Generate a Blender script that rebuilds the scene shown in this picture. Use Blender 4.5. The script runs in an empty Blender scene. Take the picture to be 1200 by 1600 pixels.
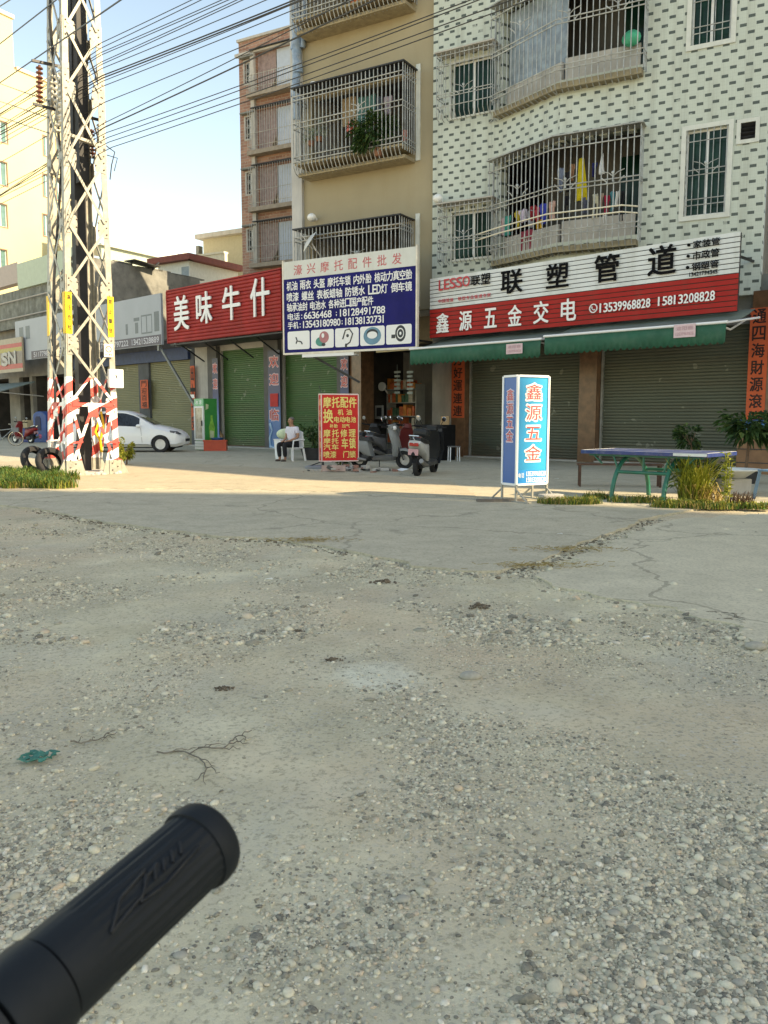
import bpy, bmesh, math, random
import numpy as np
from mathutils import Vector, Matrix, noise as mnoise

random.seed(7); rng = np.random.default_rng(7)
SC = bpy.context.scene
COL = SC.collection
PI = math.pi

# ------------------------------------------------------------------ camera, sky, sun, exposure
FPX, CAMH, HOR = 1290.0, 1.25, 653.0
TH = math.atan((800 - HOR) / FPX); CT, ST = math.cos(TH), math.sin(TH)
cam = bpy.data.cameras.new('Camera'); camo = bpy.data.objects.new('Camera', cam); COL.objects.link(camo)
camo.location = (0, 0, CAMH); camo.rotation_euler = (PI / 2 - TH, 0, 0)
cam.sensor_fit = 'HORIZONTAL'; cam.sensor_width = 36.0; cam.lens = FPX / 1200 * 36
cam.clip_start = 0.02; cam.clip_end = 3000
cam.dof.use_dof = True; cam.dof.focus_distance = 14.0; cam.dof.aperture_fstop = 40.0
SC.camera = camo

SUN_AZ = Vector((0.905, -0.425)).normalized(); SUN_EL = math.radians(33)
SDIR = Vector((SUN_AZ.x * math.cos(SUN_EL), SUN_AZ.y * math.cos(SUN_EL), math.sin(SUN_EL)))
world = bpy.data.worlds.new('World'); SC.world = world; world.use_nodes = True
wn = world.node_tree.nodes; wl = world.node_tree.links
sky = wn.new('ShaderNodeTexSky'); sky.sky_type = 'NISHITA'; sky.sun_disc = False
sky.sun_elevation = SUN_EL; sky.sun_rotation = math.atan2(SDIR.x, SDIR.y)
sky.altitude = 50; sky.air_density = 1.0; sky.dust_density = 0.6; sky.ozone_density = 1.6
bg = wn['Background']; bg.inputs['Strength'].default_value = 0.15
wl.new(sky.outputs['Color'], bg.inputs['Color'])
sl = bpy.data.lights.new('Sun', 'SUN'); so = bpy.data.objects.new('Sun', sl); COL.objects.link(so)
sl.energy = 3.5; sl.angle = math.radians(0.5); sl.color = (1.0, 0.93, 0.82)
so.rotation_euler = SDIR.to_track_quat('Z', 'Y').to_euler(); so.location = (20, -10, 30)
vs = SC.view_settings; vs.view_transform = 'Standard'; vs.look = 'None'; vs.exposure = 1.36; vs.gamma = 1.0
try:
    vs.use_white_balance = True; vs.white_balance_temperature = 9600; vs.white_balance_tint = 8
except Exception: pass
SC.cycles.max_bounces = 6; SC.cycles.diffuse_bounces = 4; SC.cycles.transparent_max_bounces = 8
SC.cycles.use_denoising = True

# ------------------------------------------------------------------ survey: turning measured directions into places
def ray(px, py):
    dx, dy = px - 600., py - 800.
    return (dx, -dy * ST + FPX * CT, -dy * CT - FPX * ST)
def ground(px, py, z=0.0):
    r = ray(px, py); t = (z - CAMH) / r[2]
    return Vector((r[0] * t, r[1] * t, z))
def at_depth(px, py, Y):
    r = ray(px, py); t = Y / r[1]
    return Vector((r[0] * t, Y, CAMH + r[2] * t))
class Face:
    """a vertical plane through P running towards the vanishing direction vp"""
    def __init__(s, P, vp, d=0.0):
        a, b = vp - 600., FPX / CT
        L = math.hypot(a, b)
        s.u = (-a / L, -b / L) if a < 0 else (a / L, b / L)
        n = (s.u[1], -s.u[0])
        s.n = n if n[1] < 0 else (-n[0], -n[1])
        s.P = (P[0] + s.n[0] * d, P[1] + s.n[1] * d)
        s.rot = math.atan2(s.u[1], s.u[0])
    def at(s, px, py, d=0.0):
        r = ray(px, py); P = (s.P[0] + s.n[0] * d, s.P[1] + s.n[1] * d)
        t = (P[0] * s.n[0] + P[1] * s.n[1]) / (r[0] * s.n[0] + r[1] * s.n[1])
        x, y, z = r[0] * t, r[1] * t, CAMH + r[2] * t
        return ((x - s.P[0]) * s.u[0] + (y - s.P[1]) * s.u[1], z)
    def w(s, a, d=0.0, z=0.0):
        return Vector((s.P[0] + s.u[0] * a + s.n[0] * d, s.P[1] + s.u[1] * a + s.n[1] * d, z))
    def rect(s, l, t, r, b, d=0.0):
        (a, z1), (c, z0) = s.at(l, t, d), s.at(r, b, d)
        return a, c, z0, z1

# ------------------------------------------------------------------ object helpers
def tagit(o, label=None, cat=None, group=None, kind=None):
    if label: o['label'] = label
    if cat: o['category'] = cat
    if group: o['group'] = group
    if kind: o['kind'] = kind
    return o
def thing(name, label, cat, loc=(0, 0, 0), rot=0.0, group=None):
    o = bpy.data.objects.new(name, None); COL.objects.link(o)
    o.empty_display_size = 0.2
    o.location = loc; o.rotation_euler = (0, 0, rot)
    return tagit(o, label, cat, group)
def dup(root, loc=None, rot=None, label=None, scale=None):
    r = root.copy(); COL.objects.link(r)
    if loc is not None: r.location = loc
    if rot is not None: r.rotation_euler = (0, 0, rot)
    if scale is not None: r.scale = (scale,) * 3
    if label: r['label'] = label
    for ch in list(root.children):
        c = ch.copy(); COL.objects.link(c); c.parent = r
        for g in list(ch.children):
            d = g.copy(); COL.objects.link(d); d.parent = c
    return r

class MB:
    def __init__(s): s.v = []; s.f = []; s.m = []; s.mi = 0; s.M = None
    def _add(s, vs_, fs):
        b = len(s.v)
        if s.M is not None: vs_ = [s.M @ Vector(p) for p in vs_]
        s.v += [tuple(p) for p in vs_]
        s.f += [tuple(i + b for i in f) for f in fs]; s.m += [s.mi] * len(fs)
        return s
    def box(s, x0, x1, y0, y1, z0, z1):
        if x1 < x0: x0, x1 = x1, x0
        if y1 < y0: y0, y1 = y1, y0
        if z1 < z0: z0, z1 = z1, z0
        return s._add([(x0,y0,z0),(x1,y0,z0),(x1,y1,z0),(x0,y1,z0),(x0,y0,z1),(x1,y0,z1),(x1,y1,z1),(x0,y1,z1)],
               [(0,3,2,1),(4,5,6,7),(0,1,5,4),(1,2,6,5),(2,3,7,6),(3,0,4,7)])
    def quad(s, a, b, c, d): return s._add([a, b, c, d], [(0, 1, 2, 3)])
    def bar(s, p, q, w, h=None, up=(0, 0, 1)):
        h = h or w; p = Vector(p); q = Vector(q); d = (q - p).normalized(); up = Vector(up)
        if abs(d.dot(up)) > .98: up = Vector((0, 1, 0))
        x = d.cross(up).normalized() * (w / 2); z = x.cross(d).normalized() * (h / 2)
        V = [p - x - z, p + x - z, p + x + z, p - x + z, q - x - z, q + x - z, q + x + z, q - x + z]
        return s._add(V, [(0,1,2,3),(7,6,5,4),(4,5,1,0),(5,6,2,1),(6,7,3,2),(7,4,0,3)])
    def tube(s, pts, r, n=8, cap=True):
        pts = [Vector(p) for p in pts]; k = len(pts)
        rs = r if isinstance(r, (list, tuple)) else [r] * k
        V = []; prev = None
        for i, p in enumerate(pts):
            d = (pts[min(i + 1, k - 1)] - pts[max(i - 1, 0)]).normalized()
            a = prev if prev is not None else (Vector((0, 0, 1)) if abs(d.z) < .9 else Vector((0, 1, 0)))
            x = (a - d * a.dot(d))
            if x.length < 1e-6: x = d.orthogonal()
            x.normalize(); prev = x; y = d.cross(x)
            V += [p + (x * math.cos(t) + y * math.sin(t)) * rs[i] for t in [2 * PI * j / n for j in range(n)]]
        Fs = [(i*n+j, i*n+(j+1)%n, (i+1)*n+(j+1)%n, (i+1)*n+j) for i in range(k-1) for j in range(n)]
        if cap: Fs += [tuple(range(n-1, -1, -1)), tuple((k-1)*n + j for j in range(n))]
        return s._add(V, Fs)
    def lathe(s, prof, c=(0, 0, 0), axis=(0, 0, 1), n=16, cap=True):
        ax = Vector(axis).normalized(); x = ax.orthogonal().normalized(); y = ax.cross(x); c = Vector(c)
        V = []
        for r, h in prof:
            V += [c + ax * h + (x * math.cos(t) + y * math.sin(t)) * r for t in [2*PI*j/n for j in range(n)]]
        k = len(prof)
        Fs = [(i*n+j, i*n+(j+1)%n, (i+1)*n+(j+1)%n, (i+1)*n+j) for i in range(k-1) for j in range(n)]
        if cap: Fs += [tuple(range(n-1, -1, -1)), tuple((k-1)*n + j for j in range(n))]
        return s._add(V, Fs)
    def prism(s, pts, y0, y1):            # outline in x,z pushed along y
        n = len(pts)
        V = [(x, y0, z) for x, z in pts] + [(x, y1, z) for x, z in pts]
        Fs = [tuple(range(n)), tuple(range(2*n-1, n-1, -1))] + [((i+1)%n, i, n+i, n+(i+1)%n) for i in range(n)]
        return s._add(V, Fs)
    def slab(s, pts, z0, z1):             # outline in x,y pushed along z
        n = len(pts)
        V = [(x, y, z0) for x, y in pts] + [(x, y, z1) for x, y in pts]
        Fs = [tuple(range(n-1, -1, -1)), tuple(range(n, 2*n))] + [(i, (i+1)%n, n+(i+1)%n, n+i) for i in range(n)]
        return s._add(V, Fs)
    def ball(s, c, r, nu=12, nv=8):
        rx, ry, rz = r if isinstance(r, (tuple, list)) else (r, r, r)
        V = [(c[0], c[1], c[2] - rz)]
        for i in range(1, nv):
            a = -PI/2 + PI*i/nv
            V += [(c[0]+rx*math.cos(a)*math.cos(2*PI*j/nu), c[1]+ry*math.cos(a)*math.sin(2*PI*j/nu), c[2]+rz*math.sin(a)) for j in range(nu)]
        V.append((c[0], c[1], c[2] + rz)); L = len(V) - 1
        Fs = [(0, 1+(j+1)%nu, 1+j) for j in range(nu)]
        Fs += [(1+i*nu+j, 1+i*nu+(j+1)%nu, 1+(i+1)*nu+(j+1)%nu, 1+(i+1)*nu+j) for i in range(nv-2) for j in range(nu)]
        Fs += [(L, 1+(nv-2)*nu+j, 1+(nv-2)*nu+(j+1)%nu) for j in range(nu)]
        return s._add(V, Fs)
    def ribs(s, x0, x1, z0, z1, y, pitch, depth, thick=.02, shape='round'):   # sheet with horizontal ribs, bulging to -y
        prof = []; n = max(1, round((z1 - z0) / pitch)); p = (z1 - z0) / n
        for i in range(n):
            zz = z0 + i * p
            if shape == 'round': prof += [(0, zz), (-depth*.8, zz+p*.2), (-depth, zz+p*.5), (-depth*.8, zz+p*.8)]
            else: prof += [(0, zz), (-depth, zz+p*.12), (-depth, zz+p*.6), (0, zz+p*.72)]
        prof.append((0, z1)); k = len(prof)
        V = [(x0, y+a, z) for a, z in prof] + [(x1, y+a, z) for a, z in prof]
        Fs = [(i, k+i, k+i+1, i+1) for i in range(k-1)]
        s._add(V, Fs)
        return s.box(x0, x1, y + .002, y + thick, z0, z1)
    def build(s, name, mat, parent=None, smooth=None, bevel=0.0, loc=None, rot=None):
        me = bpy.data.meshes.new(name); me.from_pydata(s.v, [], s.f)
        for m in (mat if isinstance(mat, (list, tuple)) else [mat]): me.materials.append(m)
        if any(s.m): me.polygons.foreach_set('material_index', s.m)
        me.update()
        if smooth is not None:
            me.polygons.foreach_set('use_smooth', [True] * len(me.polygons))
            me.set_sharp_from_angle(angle=math.radians(smooth))
        o = bpy.data.objects.new(name, me); COL.objects.link(o)
        if parent: o.parent = parent
        if loc: o.location = loc
        if rot: o.rotation_euler = rot
        if bevel:
            b = o.modifiers.new('Bevel', 'BEVEL'); b.width = bevel; b.segments = 2; b.limit_method = 'ANGLE'; b.angle_limit = math.radians(40)
        return o

def wall_holes(mb, x0, x1, z0, z1, holes, y=0.0, t=0.24):
    """a wall from x0 to x1, z0 to z1, front at y, back at y+t, with rectangular openings (x0,x1,z0,z1)"""
    xs = sorted({x0, x1} | {min(max(h[i], x0), x1) for h in holes for i in (0, 1)})
    zs = sorted({z0, z1} | {min(max(h[i], z0), z1) for h in holes for i in (2, 3)})
    nx, nz = len(xs) - 1, len(zs) - 1
    def solid(i, j):
        if i < 0 or j < 0 or i >= nx or j >= nz: return False
        cx, cz = (xs[i]+xs[i+1])/2, (zs[j]+zs[j+1])/2
        return not any(h[0] < cx < h[1] and h[2] < cz < h[3] for h in holes)
    for i in range(nx):
        for j in range(nz):
            if not solid(i, j): continue
            a, b, c, d = xs[i], xs[i+1], zs[j], zs[j+1]
            mb.quad((a,y,c),(b,y,c),(b,y,d),(a,y,d)); mb.quad((b,y+t,c),(a,y+t,c),(a,y+t,d),(b,y+t,d))
            if not solid(i-1, j): mb.quad((a,y+t,c),(a,y,c),(a,y,d),(a,y+t,d))
            if not solid(i+1, j): mb.quad((b,y,c),(b,y+t,c),(b,y+t,d),(b,y,d))
            if not solid(i, j-1): mb.quad((a,y+t,c),(b,y+t,c),(b,y,c),(a,y,c))
            if not solid(i, j+1): mb.quad((a,y,d),(b,y,d),(b,y+t,d),(a,y+t,d))
    return mb
def room(mb, x0, x1, z0, z1, y0, y1):     # the five inner faces of a room seen through an opening
    mb.quad((x0,y1,z0),(x1,y1,z0),(x1,y1,z1),(x0,y1,z1))
    mb.quad((x0,y0,z0),(x0,y1,z0),(x0,y1,z1),(x0,y0,z1)); mb.quad((x1,y1,z0),(x1,y0,z0),(x1,y0,z1),(x1,y1,z1))
    mb.quad((x0,y0,z0),(x1,y0,z0),(x1,y1,z0),(x0,y1,z0)); mb.quad((x0,y1,z1),(x1,y1,z1),(x1,y0,z1),(x0,y0,z1))
    return mb

# ------------------------------------------------------------------ lettering
_glyph = {}
def glyph(ch, bold):
    k = (ch, bold)
    if k not in _glyph:
        cu = bpy.data.curves.new('glyph', 'FONT'); cu.body = ch; cu.size = 1.0; cu.offset = bold; cu.resolution_u = 3; cu.fill_mode = 'FRONT'
        o = bpy.data.objects.new('glyph', cu); COL.objects.link(o)
        dg = bpy.context.evaluated_depsgraph_get(); me = o.evaluated_get(dg).to_mesh()
        v = [(p.co.x, p.co.y) for p in me.vertices]; f = [tuple(p.vertices) for p in me.polygons]
        o.to_mesh_clear() if False else None
        o.evaluated_get(dg).to_mesh_clear()
        bpy.data.objects.remove(o); bpy.data.curves.remove(cu)
        _glyph[k] = (v, f)
    return _glyph[k]
def put(mb, text, x0, x1, z0, z1, y, bold=.012, thick=0.0):
    """letters filling the rectangle x0..x1, z0..z1 on the plane y"""
    v, f = glyph(text, 0.0)
    if not v: return mb
    a0, a1 = min(p[0] for p in v), max(p[0] for p in v); b0, b1 = min(p[1] for p in v), max(p[1] for p in v)
    sx = (x1 - x0) / max(1e-6, a1 - a0); sz = (z1 - z0) / max(1e-6, b1 - b0)
    if (a1 - a0) < .5 * (b1 - b0) and sx > sz * 1.05:      # a narrow sign such as 1 keeps its width
        c_ = (x0 + x1) / 2; x0 = c_ - (a1 - a0) * sz * .52; sx = sz * 1.04
    P = [(x0 + (p[0]-a0)*sx, y, z0 + (p[1]-b0)*sz) for p in v]
    e = bold * (z1 - z0) * .8
    if e > 0:                            # heavier strokes: the same letter laid again a hair's breadth to each side
        ks = 4 if bold < .05 else 10
        for k in range(ks):
            a = 2 * PI * k / ks + PI / 4; dy = .0004 * (k + 1)
            mb._add([(p[0] + e * math.cos(a), p[1] + dy, p[2] + e * math.sin(a)) for p in P], f)
    if thick <= 0: return mb._add(P, f)
    n = len(P); edges = {}
    for q in f:
        for i in range(len(q)):
            e = (q[i], q[(i+1) % len(q)]); edges[e] = edges.get(e, 0) + 1
    rim = [e for e in edges if (e[1], e[0]) not in edges]
    P2 = P + [(p[0], p[1] + thick, p[2]) for p in P]
    return mb._add(P2, list(f) + [(b, a, a + n, b + n) for a, b in rim])
def put_row(mb, text, x0, x1, z0, z1, y, gap=.25, bold=.012, thick=0.0):
    """one box per character, evenly spaced"""
    n = len(text); w = (x1 - x0) / (n + (n - 1) * gap)
    for i, c in enumerate(text):
        if c == ' ': continue
        xa = x0 + i * w * (1 + gap)
        put(mb, c, xa, xa + w, z0, z1, y, bold, thick)
    return mb
def put_col(mb, text, x0, x1, z0, z1, y, gap=.25, bold=.012, thick=0.0):
    n = len(text); h = (z1 - z0) / (n + (n - 1) * gap)
    for i, c in enumerate(text):
        if c == ' ': continue
        zb = z1 - i * h * (1 + gap)
        put(mb, c, x0, x1, zb - h, zb, y, bold, thick)
    return mb

# ------------------------------------------------------------------ materials
def lin(c):
    c = [x / 255. for x in c]
    return tuple(x / 12.92 if x <= .04045 else ((x + .055) / 1.055) ** 2.4 for x in c)
class NT:
    def __init__(s, name):
        s.m = bpy.data.materials.new(name); s.m.use_nodes = True
        s.t = s.m.node_tree; s.b = s.t.nodes['Principled BSDF']
        s.tc = s.t.nodes.new('ShaderNodeTexCoord')
    def n(s, t, **kw):
        x = s.t.nodes.new(t)
        for k, v in kw.items(): setattr(x, k, v)
        return x
    def l(s, a, b): s.t.links.new(a, b)
    def noise(s, scale, detail=4, rough=.55, vec=None, dist=0):
        x = s.n('ShaderNodeTexNoise'); x.inputs['Scale'].default_value = scale; x.inputs['Detail'].default_value = detail
        x.inputs['Roughness'].default_value = rough; x.inputs['Distortion'].default_value = dist
        s.l(vec or s.tc.outputs['Object'], x.inputs['Vector']); return x.outputs['Fac']
    def vor(s, scale, feature='F1', vec=None, out='Distance', rand=1.0):
        x = s.n('ShaderNodeTexVoronoi', feature=feature); x.inputs['Scale'].default_value = scale
        x.inputs['Randomness'].default_value = rand
        s.l(vec or s.tc.outputs['Object'], x.inputs['Vector']); return x.outputs[out]
    def math(s, op, a, b=None, clamp=False):
        x = s.n('ShaderNodeMath', operation=op, use_clamp=clamp)
        for i, q in enumerate((a, b)):
            if q is None: continue
            if isinstance(q, (int, float)): x.inputs[i].default_value = q
            else: s.l(q, x.inputs[i])
        return x.outputs[0]
    def ramp(s, fac, stops, interp='LINEAR'):
        x = s.n('ShaderNodeValToRGB'); r = x.color_ramp; r.interpolation = interp
        while len(r.elements) < len(stops): r.elements.new(.5)
        for e, (p, c) in zip(r.elements, stops):
            e.position = p; e.color = (c[0], c[1], c[2], 1) if not isinstance(c, (int, float)) else (c, c, c, 1)
        s.l(fac, x.inputs['Fac']); return x.outputs['Color']
    def mix(s, fac, a, b, mode='MIX'):
        x = s.n('ShaderNodeMix', data_type='RGBA', blend_type=mode)
        for i, q in ((0, fac), (6, a), (7, b)):
            if isinstance(q, (int, float)): x.inputs[i].default_value = q
            elif isinstance(q, tuple): x.inputs[i].default_value = (q[0], q[1], q[2], 1)
            else: s.l(q, x.inputs[i])
        return x.outputs[2]
    def sep(s, vec=None):
        x = s.n('ShaderNodeSeparateXYZ'); s.l(vec or s.tc.outputs['Object'], x.inputs[0]); return x.outputs
    def bump(s, h, strength=.4, dist=.01):
        x = s.n('ShaderNodeBump'); x.inputs['Strength'].default_value = strength; x.inputs['Distance'].default_value = dist
        s.l(h, x.inputs['Height']); s.l(x.outputs[0], s.b.inputs['Normal']); return x
    def col(s, c):
        K = 1.28                                    # the albedos below were noted on a darker scale
        if isinstance(c, tuple): s.b.inputs['Base Color'].default_value = tuple(min(.84, v * K) for v in c[:3]) + (1,)
        else:
            a = s.n('ShaderNodeVectorMath', operation='SCALE'); a.inputs['Scale'].default_value = K; s.l(c, a.inputs[0])
            b = s.n('ShaderNodeVectorMath', operation='MINIMUM'); b.inputs[1].default_value = (.84, .84, .84); s.l(a.outputs[0], b.inputs[0])
            s.l(b.outputs[0], s.b.inputs['Base Color'])
    def set(s, rough=.6, metal=0., spec=None):
        s.b.inputs['Roughness'].default_value = rough; s.b.inputs['Metallic'].default_value = metal
        if spec is not None: s.b.inputs['Specular IOR Level'].default_value = spec
_mats = {}
def P(name, c, rough=.6, metal=0., var=.14, vs=5., dirt=0., dirtc=(.09, .075, .055), bump=0., bs=60., spec=None, streak=False):
    """painted / plain surface: colour with soft variation and optional dirt; c is linear rgb"""
    if name in _mats: return _mats[name]
    t = NT(name); f = t.noise(vs, 5, .6)
    lo = tuple(max(0, x * (1 - var)) for x in c); hi = tuple(min(.95, x * (1 + var)) for x in c)
    cc = t.ramp(f, [(.3, lo), (.7, hi)])
    if dirt > 0:
        mp = t.n('ShaderNodeMapping'); mp.inputs['Scale'].default_value = (1, 1, .18 if streak else 1)
        t.l(t.tc.outputs['Object'], mp.inputs['Vector'])
        d = t.noise(vs * 1.7, 6, .7, mp.outputs[0])
        cc = t.mix(t.ramp(d, [(.48, 0.), (.75, dirt)]), cc, dirtc)
    t.col(cc); t.set(rough, metal, spec)
    if bump: t.bump(t.noise(bs, 4, .6), bump, .01)
    _mats[name] = t.m; return t.m

# ------------------------------------------------------------------ shared materials
def tile_mat():
    t = NT('mosaic_tiles'); x, y, z = t.sep()
    row = t.math('FLOOR', t.math('DIVIDE', z, .18))
    half = t.math('MULTIPLY', t.math('MODULO', t.math('ABSOLUTE', row), 2.0), .5)
    fx = t.math('FRACT', t.math('ADD', t.math('ADD', t.math('DIVIDE', x, .36), 100.0), half))
    fz = t.math('FRACT', t.math('ADD', t.math('DIVIDE', z, .18), 100.0))
    dk = t.math('MULTIPLY', t.math('LESS_THAN', fx, .42), t.math('LESS_THAN', fz, .40))
    gx = t.math('FRACT', t.math('ADD', t.math('DIVIDE', x, .042), 500.)); gz = t.math('FRACT', t.math('ADD', t.math('DIVIDE', z, .08), 500.))
    gr = t.math('MAXIMUM', t.math('LESS_THAN', gx, .12), t.math('LESS_THAN', gz, .08))
    n1 = t.noise(.7, 5, .65); n2 = t.noise(9, 3, .6)
    miss = t.math('GREATER_THAN', t.noise(2.3, 4, .7), .615)
    dk = t.math('MULTIPLY', dk, t.math('SUBTRACT', 1.0, t.math('MULTIPLY', miss, .6)))
    white = t.mix(t.ramp(n1, [(.3, 0.), (.75, .55)]), (.455, .49, .435), (.35, .385, .335))
    white = t.mix(t.ramp(n2, [(.35, 0.), (.8, .25)]), white, (.34, .38, .33))
    mp = t.n('ShaderNodeMapping'); mp.inputs['Scale'].default_value = (3, 3, .12); t.l(t.tc.outputs['Object'], mp.inputs['Vector'])
    white = t.mix(t.ramp(t.noise(1.2, 5, .7, mp.outputs[0]), [(.48, 0.), (.72, .5)]), white, (.21, .205, .16))
    dark = t.mix(n2, (.028, .04, .034), (.075, .092, .08))
    c = t.mix(t.math('MULTIPLY', gr, .22), t.mix(dk, white, dark), (.2, .21, .18))
    t.col(c); t.set(.42); t.bump(t.math('SUBTRACT', 1., gr), .15, .004); return t.m
def brick_mat():
    t = NT('brown_facing_tiles')
    x, y, z = t.sep(); cb = t.n('ShaderNodeCombineXYZ'); t.l(t.math('ADD', x, y), cb.inputs[0]); t.l(z, cb.inputs[1])
    b = t.n('ShaderNodeTexBrick'); t.l(cb.outputs[0], b.inputs['Vector'])
    b.inputs['Scale'].default_value = 1.0; b.inputs['Brick Width'].default_value = .5; b.inputs['Row Height'].default_value = .16; b.inputs['Mortar Size'].default_value = .012
    b.inputs['Color1'].default_value = (.19, .085, .055, 1); b.inputs['Color2'].default_value = (.30, .155, .105, 1); b.inputs['Mortar'].default_value = (.28, .23, .19, 1)
    n = t.noise(7, 2, .5); c = t.mix(t.ramp(n, [(.60, 0.), (.70, .5)]), b.outputs['Color'], (.46, .33, .24))
    t.col(c); t.set(.6); return t.m
MAT_TILE, MAT_BRICK = tile_mat(), brick_mat()
BEIGE = P('beige_render', (.29, .245, .165), .85, var=.07, vs=.6, dirt=.5, dirtc=(.25, .20, .12), bump=.25, bs=30, streak=True)
YELLOW = P('yellow_render', (.46, .42, .25), .85, var=.04, vs=.4, dirt=.12, dirtc=(.5, .4, .25), streak=True)
CONC = P('old_concrete', (.17, .17, .155), .9, var=.3, vs=.9, dirt=.75, dirtc=(.06, .062, .06), bump=.4, bs=14)
CONCL = P('pale_concrete', (.36, .34, .31), .9, var=.15, vs=2, dirt=.4, dirtc=(.2, .18, .16), bump=.3, bs=25, streak=True)
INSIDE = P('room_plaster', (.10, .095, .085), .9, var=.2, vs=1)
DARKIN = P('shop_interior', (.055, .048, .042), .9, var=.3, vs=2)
STEEL = P('stainless_bars', (.33, .345, .345), .5, .35, var=.3, vs=4, dirt=.5, dirtc=(.14, .115, .085))
STEELD = P('weathered_bars', (.30, .30, .28), .5, .4, var=.25, vs=4, dirt=.4, dirtc=(.14, .11, .08))
ALU = P('white_window_frame', (.62, .63, .62), .4, var=.08)
BROWN = P('brown_marble_tiles', (.135, .068, .036), .3, var=.35, vs=5, bump=.02)
TRIM = P('white_trim_tiles', (.50, .51, .47), .45, var=.08, vs=6, dirt=.25, dirtc=(.35, .33, .28), streak=True)
DKMETAL = P('dark_steel', (.035, .035, .037), .5, .4, var=.3)
BLACK = P('black_plastic', (.008, .008, .009), .6, var=.3, spec=.2)
WHITEP = P('white_plastic', (.74, .74, .71), .4, var=.05, dirt=.2, dirtc=(.45, .42, .36))
def glass_mat():
    t = NT('window_glass'); t.col((.010, .016, .015)); t.set(.08, 0, .3)
    t.bump(t.noise(1.5, 2), .03, .02); return t.m
GLASS = glass_mat()
GGLASS = P('green_tinted_glass', (.006, .028, .019), .10, var=.5, vs=2, spec=.25)
def shutter_mat(name, c, dirtc, band):
    t = NT(name); x, y, z = t.sep()
    mp = t.n('ShaderNodeMapping'); mp.inputs['Scale'].default_value = (.10, .10, 2.2); t.l(t.tc.outputs['Object'], mp.inputs['Vector'])
    f = t.noise(1.2, 5, .7, mp.outputs[0]); g = t.noise(.8, 4, .6)
    cc = t.mix(t.ramp(f, [(.4, 0.), (.75, band)]), tuple(v * .9 for v in c), dirtc)
    cc = t.mix(t.ramp(g, [(.3, 0.), (.8, .3)]), cc, tuple(min(1, v * 1.5) for v in c))
    foot = t.math('MULTIPLY', t.math('LESS_THAN', t.math('ADD', z, t.math('MULTIPLY', t.noise(2.5, 4), .7)), .75), t.noise(6, 4, .7))
    cc = t.mix(t.math('MULTIPLY', foot, .9), cc, dirtc)
    spot = t.math('GREATER_THAN', t.noise(3.1, 2, .5, None), .70); cc = t.mix(t.math('MULTIPLY', spot, .35), cc, (.3, .29, .24))
    t.col(cc); t.set(.5, .15); return t.m
SHGREEN = shutter_mat('green_shutter_paint', (.036, .098, .026), (.068, .068, .034), .65)
SHTAN = shutter_mat('tan_shutter_paint', (.145, .142, .075), (.11, .10, .06), .4)
SHGREY = shutter_mat('grey_green_shutter', (.078, .088, .064), (.085, .066, .042), .6)

def wf(o):
    loc, rot = Vector((0, 0, 0)), 0.
    ch = []
    while o: ch.append(o); o = o.parent
    for q in reversed(ch):
        loc = loc + Matrix.Rotation(rot, 3, 'Z') @ q.location; rot += q.rotation_euler.z
    return loc, rot
def fb(mb, name, mat, parent, F, **kw):
    """build a part whose mesh is written in the frame of plane F (x along, -y outward)"""
    l, r = wf(parent)
    q = Matrix.Rotation(-r, 3, 'Z') @ (Vector((F.P[0], F.P[1], 0)) - l)
    return mb.build(name, mat, parent, loc=q, rot=(0, 0, F.rot - r), **kw)
def loc_in(F, p): 
    d = Vector((p[0] - F.P[0], p[1] - F.P[1])); return (d.x * F.u[0] + d.y * F.u[1], -(d.x * F.n[0] + d.y * F.n[1]))

def grille(mb, pts, z0, z1, r=.013, sp=.14, rails=(), belly=0., orn=None, inward=None):
    """vertical bars along a line of points (x,y), with cross rails; belly bends the feet back towards the wall"""
    pts = [Vector((p[0], p[1])) for p in pts]
    for i in range(len(pts) - 1):
        a, b = pts[i], pts[i+1]; L = (b - a).length; n = max(1, round(L / sp)); d = (b - a) / L
        nm = Vector((-d.y, d.x))
        if nm.y < 0 and abs(d.x) > .3: nm = -nm
        for k in range(n + (1 if i == len(pts) - 2 else 0)):
            p = a + d * (L * k / n)
            if belly > 0 and abs(d.x) > .3:
                q = p + nm * belly * .35; w = p + nm * belly
                mb.tube([(p.x, p.y, z1), (p.x, p.y, z0 + belly * .8), (q.x, q.y, z0 + belly * .25), (w.x, w.y, z0)], r, 5)
            else: mb.tube([(p.x, p.y, z1), (p.x, p.y, z0 + belly * .6)], r, 5)
    for z in rails:
        mb.tube([(p.x, p.y - r * 1.6, z) for p in pts], r * 1.15, 5)
    for (ox, oy, oz, os) in (orn or []):      # a little flower of bent bars on the middle rail
        for sx in (-1, 1):
            mb.tube([(ox + sx*os*.95, oy, oz), (ox + sx*os*.55, oy, oz - os*.35), (ox + sx*os*.5, oy, oz - os*.5)], r, 5)
            mb.tube([(ox, oy, oz + os*.05), (ox + sx*os*.35, oy, oz + os*.35), (ox + sx*os*.95, oy, oz + os*.55)], r * .8, 5)
        mb.tube([(ox, oy, oz - os*.4), (ox, oy, oz + os*.3)], r * 1.6, 5)
        mb.lathe([(0.001, -.02), (os*.13, -.012), (os*.13, .012), (.001, .02)], (ox, oy - .02, oz + os*.35), (0, 1, 0), 8)
    return mb
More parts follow.
